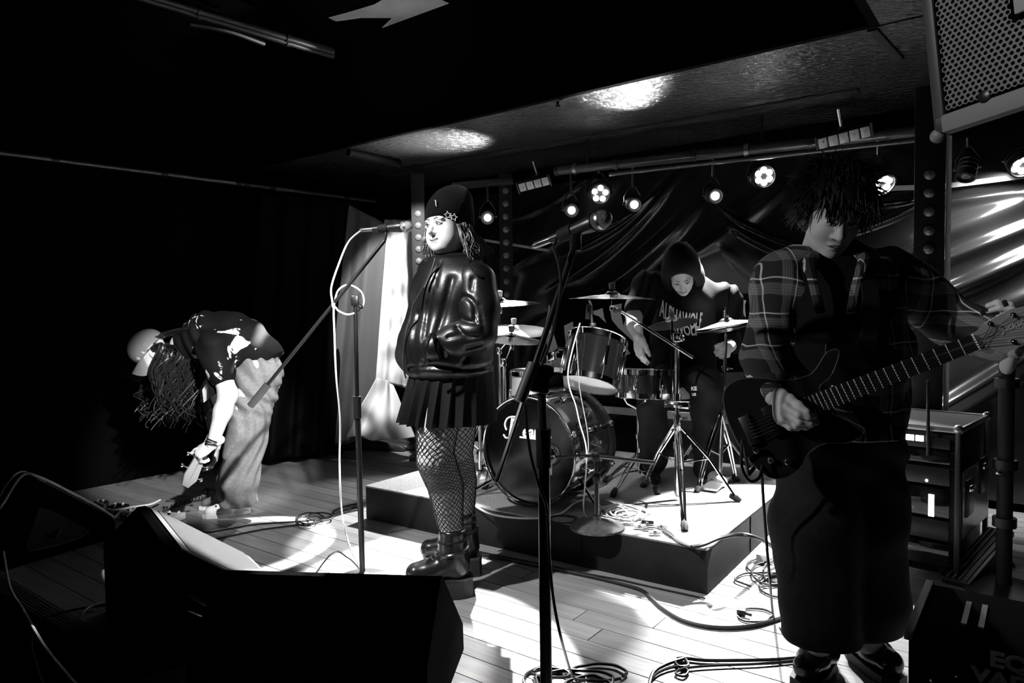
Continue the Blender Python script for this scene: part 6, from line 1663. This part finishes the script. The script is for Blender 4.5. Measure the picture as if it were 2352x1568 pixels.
# singer stand
pY = 3.24
b0 = onz(833, 1332, 0); b0 = np.array([b0[0], b0[1], 0]); pY = b0[1]
t = thing('microphone_stand', 'black boom microphone stand in front of the singer', 'stand', b0)
clL = at(816, 690, pY)
MB().lathe([(.12, 0), (.12, .012), (.03, .028), (.014, .04)], b0, (0, 0, 1), 28).build('base', 'black_metal', t)
jn0 = at(821, 935, pY)
MB().tube([b0 + ZZ * .03, jn0], .0135, 12).build('lower_tube', 'pole_black', t)
MB().lathe([(.018, -.05), (.019, .05)], jn0, clL - jn0, 14).build('height_clutch', 'rubber', t)
MB().tube([jn0, clL], .0095, 10).build('upper_tube', 'pole_black', t)
MB().box(clL, (.035, .04, .05), bev=.008).build('boom_clutch', 'black_plastic', t)
MB().sphere(clL + np.array([.03, -.03, -.03]), .012, 10, 7).build('clutch_knob', 'black_plastic', t)
be = at(575, 932, pY - .02); bt_ = at(884, 552, pY)
MB().tube([be + (bt_ - be) * .1, bt_], .0085, 10).build('boom', 'pole_black', t)
MB().tube([be, be + (bt_ - be) * .13], .017, 12).build('counterweight', mat('weight_grey', .05, .35), t)
MB().tube([bt_, at(888, 530, pY)], .007, 8).build('mic_mount', 'black_metal', t)
mt = at(936, 520, pY - .02)
mic('microphone', mt, at(936, 520, pY - .02) - at(860, 526, pY + .02), 'silver-headed microphone pointing at the singer mouth', 'mic_mesh')
# white lead looping down from the singer microphone
pl = mt - nrm(at(936, 520, pY - .02) - at(860, 526, pY + .02)) * .225
pts = [pl] + [at(x, y, pY + dy) for x, y, dy in ((800, 556, .0), (776, 612, -.01), (761, 660, -.03), (763, 690, -.04), (766, 705, -.03), (776, 668, .04), (800, 654, .05), (828, 668, .05), (836, 692, .03), (826, 712, .02), (800, 722, -.03), (778, 714, -.04), (767, 706, -.05), (768, 760, -.05), (772, 860, -.05), (781, 960, -.05), (780, 1060, -.05), (783, 1150, -.05))]
pts += [onz(x, y, z) for x, y, z in ((790, 1205, .12), (806, 1262, .03), (830, 1305, .006), (850, 1330, .006))]
tag(MB().tube(spline(pts, 6), .0042, 8).build('microphone_lead', 'white_cable'), 'white cable looping down from the singer microphone to the floor', 'cable')

# centre stand, close to the viewer
cY = 1.80
pt = at(1243, 868, cY); pb_ = np.array([at(1253, 1500, cY)[0] * 1.0, cY, 0])
pb_ = np.array([pt[0] + .004, cY, 0])
t = thing('microphone_stand', 'tall black boom microphone stand in the centre foreground', 'stand', pb_)
MB().lathe([(.13, 0), (.13, .012), (.03, .028), (.016, .05)], pb_, (0, 0, 1), 30).build('base', 'black_metal', t)
jz = at(1246, 1020, cY)[2]
MB().tube([pb_ + ZZ * .03, np.array([pb_[0], cY, jz])], .0155, 14).build('lower_tube', 'pole_black', t)
MB().lathe([(.019, -.06), (.020, .04)], (pb_[0], cY, jz), (0, 0, 1), 16).build('height_clutch', 'rubber', t)
MB().tube([np.array([pb_[0], cY, jz]), pt], .011, 12).build('upper_tube', 'pole_black', t)
MB().box(pt, (.055, .05, .075), (1, 0, -.2), (0, 1, 0), (.2, 0, 1), bev=.012).build('boom_clutch', 'black_plastic', t)
MB().lathe([(.022, -.02), (.026, 0), (.022, .02)], pt + np.array([.035, -.01, -.01]), (1, 0, .1), 14).build('clutch_knob', 'black_plastic', t)
e0 = at(1140, 1108, cY - .12); e1 = at(1208, 900, cY - .03); e2 = at(1318, 572, cY + .08)
MB().tube([e0, e1], .006, 8).build('boom_tail', mat('rod_bright', .75, .35, metal=.4), t)
MB().tube([at(1193, 922, cY - .045), at(1226, 835, cY - .02)], .0155, 12).build('grip_sleeve', mat('sleeve_grey', .08, .5), t)
MB().tube([e1, e2], .0085, 10).build('boom', 'pole_black', t)
MB().box(at(1322, 556, cY + .08), (.03, .03, .05), bev=.008).build('mic_mount', 'black_plastic', t)
mt2 = at(1384, 503, cY + .05); md = at(1384, 503, cY + .02) - at(1290, 540, cY + .10)
mic('microphone', mt2, md, 'dark microphone on the centre foreground stand', mat('mic_dark', .12, .4, metal=.7, bump=(420, 1.0, .004)))
pl2 = mt2 - nrm(md) * .232
pts = [pl2] + [at(x, y, cY + dy) for x, y, dy in ((1275, 548, .08), (1272, 570, .06), (1284, 610, .04), (1288, 660, .02), (1278, 720, .0), (1262, 790, -.02), (1230, 868, -.02), (1206, 892, -.03), (1208, 960, -.03), (1218, 1040, -.03), (1236, 1110, -.03), (1256, 1170, -.035), (1262, 1280, -.04), (1272, 1380, -.05), (1290, 1470, -.06))]
pts += [onz(x, y, z) for x, y, z in ((1312, 1545, .10), (1330, 1580, .008), (1290, 1590, .008))]
tag(MB().tube(spline(pts, 6), .0038, 8).build('microphone_lead', 'black_cable'), 'black cable running down the centre foreground stand', 'cable')

# low stand with round base in front of the bass drum
sb0 = onz(1371, 1212, RH)
t = thing('short_stand', 'short microphone stand with round steel base on the riser', 'stand', sb0)
MB().lathe([(.128, 0), (.130, .010), (.11, .022), (.05, .036), (.02, .044), (.018, .06)], sb0, (0, 0, 1), 36).build('round_base', mat('base_grey', .16, .4, metal=.5, vary=(60, .6, 1.2)), t)
stp = np.array([sb0[0], sb0[1], at(1366, 1098, sb0[1])[2]])
MB().tube([sb0 + ZZ * .04, stp], .012, 12).build('tube', 'pole_black', t)
MB().box(stp, (.035, .03, .045), bev=.007).build('clutch', 'black_plastic', t)
bl, br_ = at(1395, 1050, sb0[1] + .1), at(1500, 1062, sb0[1] + .25)
st2 = at(1350, 1048, sb0[1] + .02)
MB().tube([stp, at(1368, 1050, sb0[1])], .009, 10).build('upper_tube', 'pole_black', t)
MB().tube([at(1330, 1046, sb0[1] - .02), bl, br_], [.008, .010, .011], 10).build('boom', 'pole_black', t)
MB().box(at(1368, 1048, sb0[1]), (.035, .035, .04), bev=.007).build('boom_clutch', 'black_plastic', t)
kc = at(1262, 1040, sb0[1] + .02)
t = thing('kick_microphone', 'egg-shaped black microphone in front of the bass drum', 'microphone', kc)
MB().sphere(kc, (.034, .045, .034), 16, 10).build('capsule', 'black_gloss', t)
MB().tube([kc + np.array([.03, 0, -.02]), at(1330, 1046, sb0[1] - .02)], .007, 8).build('mount', 'black_metal', t)
MB().lathe([(.011, 0), (.011, .06)], kc - ZZ * .045 - ZZ * .06, (0, 0, 1), 10).build('plug', 'white_plastic', t)

# ------------------------------------------------------------------ cables
def cable(pts, r, m, label, n=7, z=None, closed=False):
    return tag(MB().tube(spline(pts, n), r, 7).build('cable', m), label, 'cable', 'loose stage cables')
def fz(L_, z=.006): return [onz(x, y, z) for x, y in L_]
rz = RH + .006
# two white leads from the tom microphone
cable([at(x, y, Y) for x, y, Y in ((1332, 742, 3.72), (1318, 790, 3.62), (1305, 850, 3.56), (1308, 890, 3.54), (1322, 930, 3.54), (1331, 970, 3.52), (1345, 1020, 3.48), (1347, 1060, 3.45), (1343, 1120, 3.44), (1340, 1160, 3.42))] + [onz(1345, 1185, rz), onz(1365, 1196, rz)], .0036, 'white_cable', 'thicker white lead hanging in front of the rack tom')
cable([at(x, y, Y) for x, y, Y in ((1323, 770, 3.70), (1327, 830, 3.60), (1331, 890, 3.56), (1340, 940, 3.54), (1349, 990, 3.52), (1350, 1040, 3.48), (1332, 1060, 3.42), (1325, 1040, 3.42))], .0026, mat('cable_grey', .35, .5), 'thinner pale lead hanging beside it down the rack tom')
# white lead arcing along the riser edge from the left
cable([onz(1075, 1135, rz), onz(1090, 1160, rz), onz(1130, 1180, rz), onz(1190, 1189, rz), onz(1250, 1188, rz), onz(1290, 1178, rz), onz(1318, 1156, rz + .02), onz(1345, 1148, rz + .03), onz(1375, 1160, rz + .015), onz(1400, 1178, rz), onz(1430, 1186, rz)], .0055, 'white_cable', 'white cable curving along the front of the riser top')
rs = np.random.RandomState(4)
for k in range(6):
    cx_, cy_ = 1430 + 10 * math.sin(k * 2.1), 1178 + 5 * math.cos(k * 1.7); rx, ry = 58 - 7 * k + rs.uniform(-4, 4), 19 - 2 * k
    pts = [onz(cx_ + rx * math.cos(a_) + rs.uniform(-3, 3), cy_ + ry * math.sin(a_) + rs.uniform(-2, 2), rz + .003 * k + .003) for a_ in np.linspace(.3 * k, .3 * k + 6.2, 12)]
    cable(pts, .0048, 'white_cable', ['outermost', 'second outermost', 'third', 'fourth', 'second innermost', 'innermost'][k] + ' loop of the white cable coil on the riser')
# plugs at the end of the coil
for k, (x, y, ang, m_) in enumerate(((1470, 1208, .25, 'white_plastic'), (1492, 1212, .2, 'steel'), (1505, 1222, .1, 'white_plastic'), (1488, 1198, .35, 'black_plastic'), (1520, 1206, .4, 'white_plastic'))):
    c = onz(x, y, rz + .008); d_ = np.array([math.cos(ang), -math.sin(ang), 0])
    t = thing('cable_plug', ['white plug nearest the round stand base', 'steel plug in the middle of the plug cluster', 'white plug nearest the riser front edge', 'black plug above the others in the cluster', 'white plug farthest right beside the boom stand foot'][k], 'plug', c, 'plugs on the riser')
    MB().lathe([(.006, -.03), (.009, -.025), (.0095, .02), (.007, .028)], c, d_, 12).build('sleeve', m_, t)
    MB().lathe([(.0102, -.008), (.0102, .004)], c, d_, 12).build('ring', 'steel', t)
for k in range(6):
    o = rs.uniform(-4, 4, 8)
    cable([onz(1515 + o[0], 1214 + o[1], rz), onz(1538 + o[2], 1226 + o[3], rz + .004), onz(1560 + o[4], 1242 + o[5], rz), onz(1590, 1256 + .3 * o[6], rz + .004)], .0026, 'black_cable', ['first', 'second', 'third', 'fourth', 'fifth', 'sixth'][k] + ' thin black tail fanning from the plugs to the thick cable')
cable([onz(1588, 1256, rz + .008), onz(1615, 1250, rz + .012), onz(1650, 1236, rz + .02), onz(1690, 1228, rz + .03), onz(1722, 1230, rz + .04)] + [onz(1760, 1245, .16), onz(1790, 1270, .06), onz(1815, 1300, .012), onz(1840, 1330, .012)], .0095, 'black_cable', 'thick black multicore cable crossing the riser corner')
for k in range(2):
    pts = [onz(1290 + 32 * math.cos(a_) + 6 * k, 1192 + 9 * math.sin(a_), rz) for a_ in np.linspace(0, 6.2, 12)]
    cable(pts, .003, 'black_cable', ['thin black ring of cable on the riser left of the round base', 'second thin black ring of cable overlapping the first left of the round base'][k])
# floor cables in front of the riser
cable(fz([(1090, 1270), (1160, 1284), (1230, 1298), (1310, 1314), (1400, 1334), (1470, 1354), (1496, 1374), (1520, 1396), (1570, 1425), (1640, 1440), (1720, 1438), (1790, 1420), (1850, 1398)], .008), .008, 'black_cable', 'thick black cable sweeping along the floor in front of the riser')
cable(fz([(1090, 1264), (1180, 1282), (1260, 1297), (1350, 1317), (1420, 1330), (1500, 1348), (1570, 1363), (1620, 1374)], .005), .004, 'black_cable', 'thin black cable along the foot of the riser')
for k, (cx_, cy_, rx, ry) in enumerate(((1735, 1412, 38, 16), (1770, 1300, 52, 22), (1775, 1316, 48, 26), (1790, 1345, 46, 24), (1750, 1330, 60, 16), (1800, 1312, 50, 30), (1785, 1330, 40, 14))):
    pts = [onz(cx_ + rx * math.cos(a_) + rs.uniform(-4, 4), cy_ + ry * math.sin(a_) + rs.uniform(-2, 2), .006 + .004 * (k % 3)) for a_ in np.linspace(.5 * k, .5 * k + 6.0, 13)]
    cable(pts, .0045, 'black_cable', ['small black cable coil with a plug in front of the riser corner', 'uppermost loop of the black cable tangle by the riser side', 'second loop of the black cable tangle by the riser side', 'lowest loop of the black cable tangle by the riser side', 'widest loop of the black cable tangle by the riser side', 'rightmost loop of the black cable tangle behind the guitarist leg', 'flattest loop of the black cable tangle by the riser side'][k])
c = onz(1703, 1405, .014); t = thing('power_plug', 'square black plug lying at the end of the small coil', 'plug', c)
MB().box(c, (.035, .03, .026), nrm((1, -.5, 0)), nrm((.5, 1, 0)), bev=.006).build('plug_body', 'black_plastic', t); MB().tube([c + np.array([.01, -.01, 0]), c + np.array([.03, -.03, 0])], .006, 8).build('strain_relief', 'rubber', t)
c = onz(1768, 1268, .02); t = thing('power_strip', 'white power strip on the floor beside the riser', 'power strip', np.array([c[0], c[1], 0]))
px_, py_ = RV, RU
MB().box(np.array([c[0], c[1], .022]), (.26, .062, .044), px_, py_, bev=.006).build('housing', 'white_plastic', t)
for k in range(4): MB().lathe([(.017, 0), (.017, .002)], np.array([c[0], c[1], .044]) + px_ * (k - 1.5) * .058, (0, 0, 1), 16).build('socket', mat('socket_grey', .3, .5), t)
cable([onz(1760, 1258, .06), onz(1775, 1232, .08), onz(1790, 1228, .06), onz(1800, 1240, .03)], .003, 'white_cable', 'thin white flex arching above the white power strip')
# guitar lead
jp = GT(-.235, -.12, -.02)
cable([jp, at(1706, 1010, 1.98), at(1704, 1070, 1.96), at(1722, 1104, 1.95), at(1745, 1095, 1.97), at(1752, 1060, 2.02), at(1750, 1090, 2.05), at(1757, 1200, 2.10), at(1768, 1330, 2.2)] + [onz(1778, 1420, .02), onz(1800, 1450, .008), onz(1826, 1462, .008)], .0045, 'black_cable', 'black lead hanging from the electric guitar to the floor')
# bottom cables
cable(fz([(1850, 1508), (1780, 1514), (1700, 1516), (1620, 1516), (1575, 1512), (1552, 1518), (1560, 1530), (1580, 1528), (1572, 1512), (1555, 1512)], .008), .006, 'black_cable', 'black cable with a knot running left from the guitarist boot')
cable(fz([(1830, 1516), (1740, 1524), (1640, 1528), (1575, 1534), (1552, 1545), (1570, 1552), (1580, 1540), (1560, 1530), (1520, 1540), (1495, 1560), (1486, 1590)], .008), .0045, 'black_cable', 'thinner black cable curling off the lower edge of the frame')
cable(fz([(1570, 1512), (1530, 1525), (1500, 1545), (1488, 1590)], .010), .006, 'black_cable', 'black cable end bending down to the lower edge of the frame')
for k, (cx_, cy_, rx, ry, ph) in enumerate(((1250, 1560, 52, 26, 0), (1370, 1545, 66, 20, .6), (1320, 1562, 90, 24, 1.2), (1290, 1570, 60, 30, 2.0), (1350, 1575, 50, 24, 2.6), (1265, 1545, 40, 12, 3.4))):
    pts = [onz(cx_ + rx * math.cos(a_) + rs.uniform(-5, 5), cy_ + ry * math.sin(a_) + rs.uniform(-2, 2), .006 + .004 * (k % 3)) for a_ in np.linspace(ph, ph + 6.0, 14)]
    cable(pts, .0052, 'black_cable', ['leftmost loop of the black coil under the centre stand', 'right-hand loop of the black coil under the centre stand', 'widest loop of the black coil under the centre stand', 'lower left loop of the black coil under the centre stand', 'lower right loop of the black coil under the centre stand', 'small upper loop of the black coil under the centre stand'][k])
# cables running left from the riser behind the singer stand
for k, pts in enumerate(([(835, 1160), (790, 1172), (745, 1190), (700, 1196), (640, 1200), (580, 1205), (520, 1215), (470, 1222), (430, 1208)], [(835, 1168), (780, 1180), (730, 1198), (660, 1208), (600, 1216), (540, 1228), (490, 1238), (450, 1240)], [(835, 1155), (800, 1160), (768, 1172), (772, 1180), (800, 1172), (815, 1160)])):
    cable(fz(pts, .006), .0045, 'black_cable', ['upper black cable on the floor left of the singer stand', 'lower black cable on the floor left of the singer stand', 'small black cable bend against the singer stand'][k])
for k, (cx_, cy_, rx, ry) in enumerate(((712, 1190, 32, 13), (704, 1196, 22, 11), (735, 1186, 30, 9))):
    cable([onz(cx_ + rx * math.cos(a_), cy_ + ry * math.sin(a_), .012 + .004 * k) for a_ in np.linspace(k, k + 6.1, 14)], .0042, 'black_cable', ['large ring of black cable left of the singer stand', 'smaller ring of black cable left of the singer stand', 'flat ring of black cable nearest the singer stand'][k])
# lower left foreground lead
cable([onz(8, 1302, .0) + ZZ * .1, onz(22, 1345, .06), onz(50, 1395, .02), at(80, 1450, 2.25), at(105, 1490, 2.1), at(145, 1540, 1.95), at(190, 1590, 1.8)], .006, 'white_cable', 'pale cable hanging over the stage edge at the lower left')
cable([onz(245, 1382, .01), onz(205, 1394, .02), onz(182, 1420, .03), onz(176, 1440, .01)], .006, mat('cable_mid', .3, .5), 'grey cable arching out from behind the lit monitor')
cable([onz(245, 1388, .02), onz(170, 1400, .008), onz(105, 1418, .008), onz(80, 1440, .008), at(72, 1480, 2.3), at(80, 1520, 2.15), at(100, 1580, 2.0)], .005, 'black_cable', 'black cable from the lit monitor dropping over the stage edge')
# white lead lying over the far left monitor
def C3(f_, z_, s_=0.0): return cC + fC * f_ + ZZ * z_ + rC * s_
cable([C3(-.14, .27, .26), C3(-.10, .33, .27), C3(.0, .435, .24), C3(.06, .42, .27), C3(.2, .315, .28), C3(.34, .205, .28), C3(.44, .11, .28)], .007, 'white_cable', 'white cable draped over the far left monitor')
cable([C3(-.13, .29, .24), C3(-.06, .39, .2), C3(.04, .44, .16), C3(.12, .37, .22)], .005, 'white_cable', 'second white cable bent over the top of the far left monitor')
# pedals and plugs behind the lit monitor
for k, (x, y, w_, m_) in enumerate(((225, 1168, .07, 'black_metal'), (268, 1176, .10, 'black_plastic'), (300, 1190, .06, 'steel'), (395, 1196, .11, 'white_plastic'), (240, 1190, .05, 'black_plastic'))):
    c = onz(x, y, 0); t = thing('effects_pedal', ['leftmost small pedal beside the far left monitor', 'wide black pedal behind the lit monitor', 'small steel pedal at the ridge of the lit monitor', 'white-topped box between lit monitor and sneaker', 'tiny black pedal in front of the leftmost pedal'][k], 'pedal', c, 'effects pedals on the floor')
    MB().box(c + ZZ * .022, (w_, .11, .04), nrm((1, -.3, 0)), nrm((.3, 1, 0)), bev=.006).build('housing', m_, t)
    for s_ in (-.25, .25): MB().lathe([(.008, 0), (.008, .012)], c + ZZ * .042 + np.array([s_ * w_, .03, 0]), (0, 0, 1), 10).build('knob', 'white_plastic', t)
    MB().lathe([(.011, 0), (.011, .012), (.008, .014)], c + ZZ * .042 + np.array([0, -.03, 0]), (0, 0, 1), 12).build('foot_switch', 'chrome', t)
for k, pts in enumerate(([(192, 1158), (215, 1152), (240, 1160), (235, 1168), (205, 1168)], [(230, 1170), (270, 1170), (305, 1164), (345, 1158), (368, 1148)], [(222, 1175), (235, 1190), (246, 1200), (243, 1180)], [(300, 1180), (280, 1172), (262, 1190)])):
    cable([onz(x, y, .05) for x, y in pts], .007, 'white_cable', ['white cable loop by the far left monitor', 'white patch cable running behind the lit monitor ridge', 'short white cable bent down by the pedals', 'short white cable between two pedals'][k])
# coiled black lead to the bassist
pts = spline([onz(375, 1170, .02), onz(430, 1150, .02), onz(470, 1143, .02), onz(476, 1132, .02), onz(468, 1128, .02), onz(480, 1124, .02), onz(520, 1120, .03)], 40); co = []
for i, p in enumerate(pts): co.append(p + np.array([0, math.cos(i * .9) * .012, math.sin(i * .9) * .012]))
tag(MB().tube(co, .003, 5).build('coiled_lead', 'black_cable'), 'coiled black lead snaking on the floor to the bassist feet', 'cable')
# odd cables behind the rack
cable([onz(2240, 1330, .01), onz(2290, 1350, .01), onz(2330, 1352, .01), onz(2400, 1338, .01)], .005, mat('cable_mid', .3, .5), 'thin pale cable on the floor right of the rack case')
for k, pts in enumerate(([(2255, 1300), (2290, 1312), (2310, 1296), (2290, 1280)], [(2245, 1310), (2280, 1318), (2315, 1310)], [(2280, 1262), (2310, 1270), (2330, 1300)])):
    cable(fz(pts, .008), .005, 'black_cable', ['curled black cable at the foot of the rack case', 'straight black cable at the foot of the rack case', 'black cable trailing from the right-hand pole'][k])
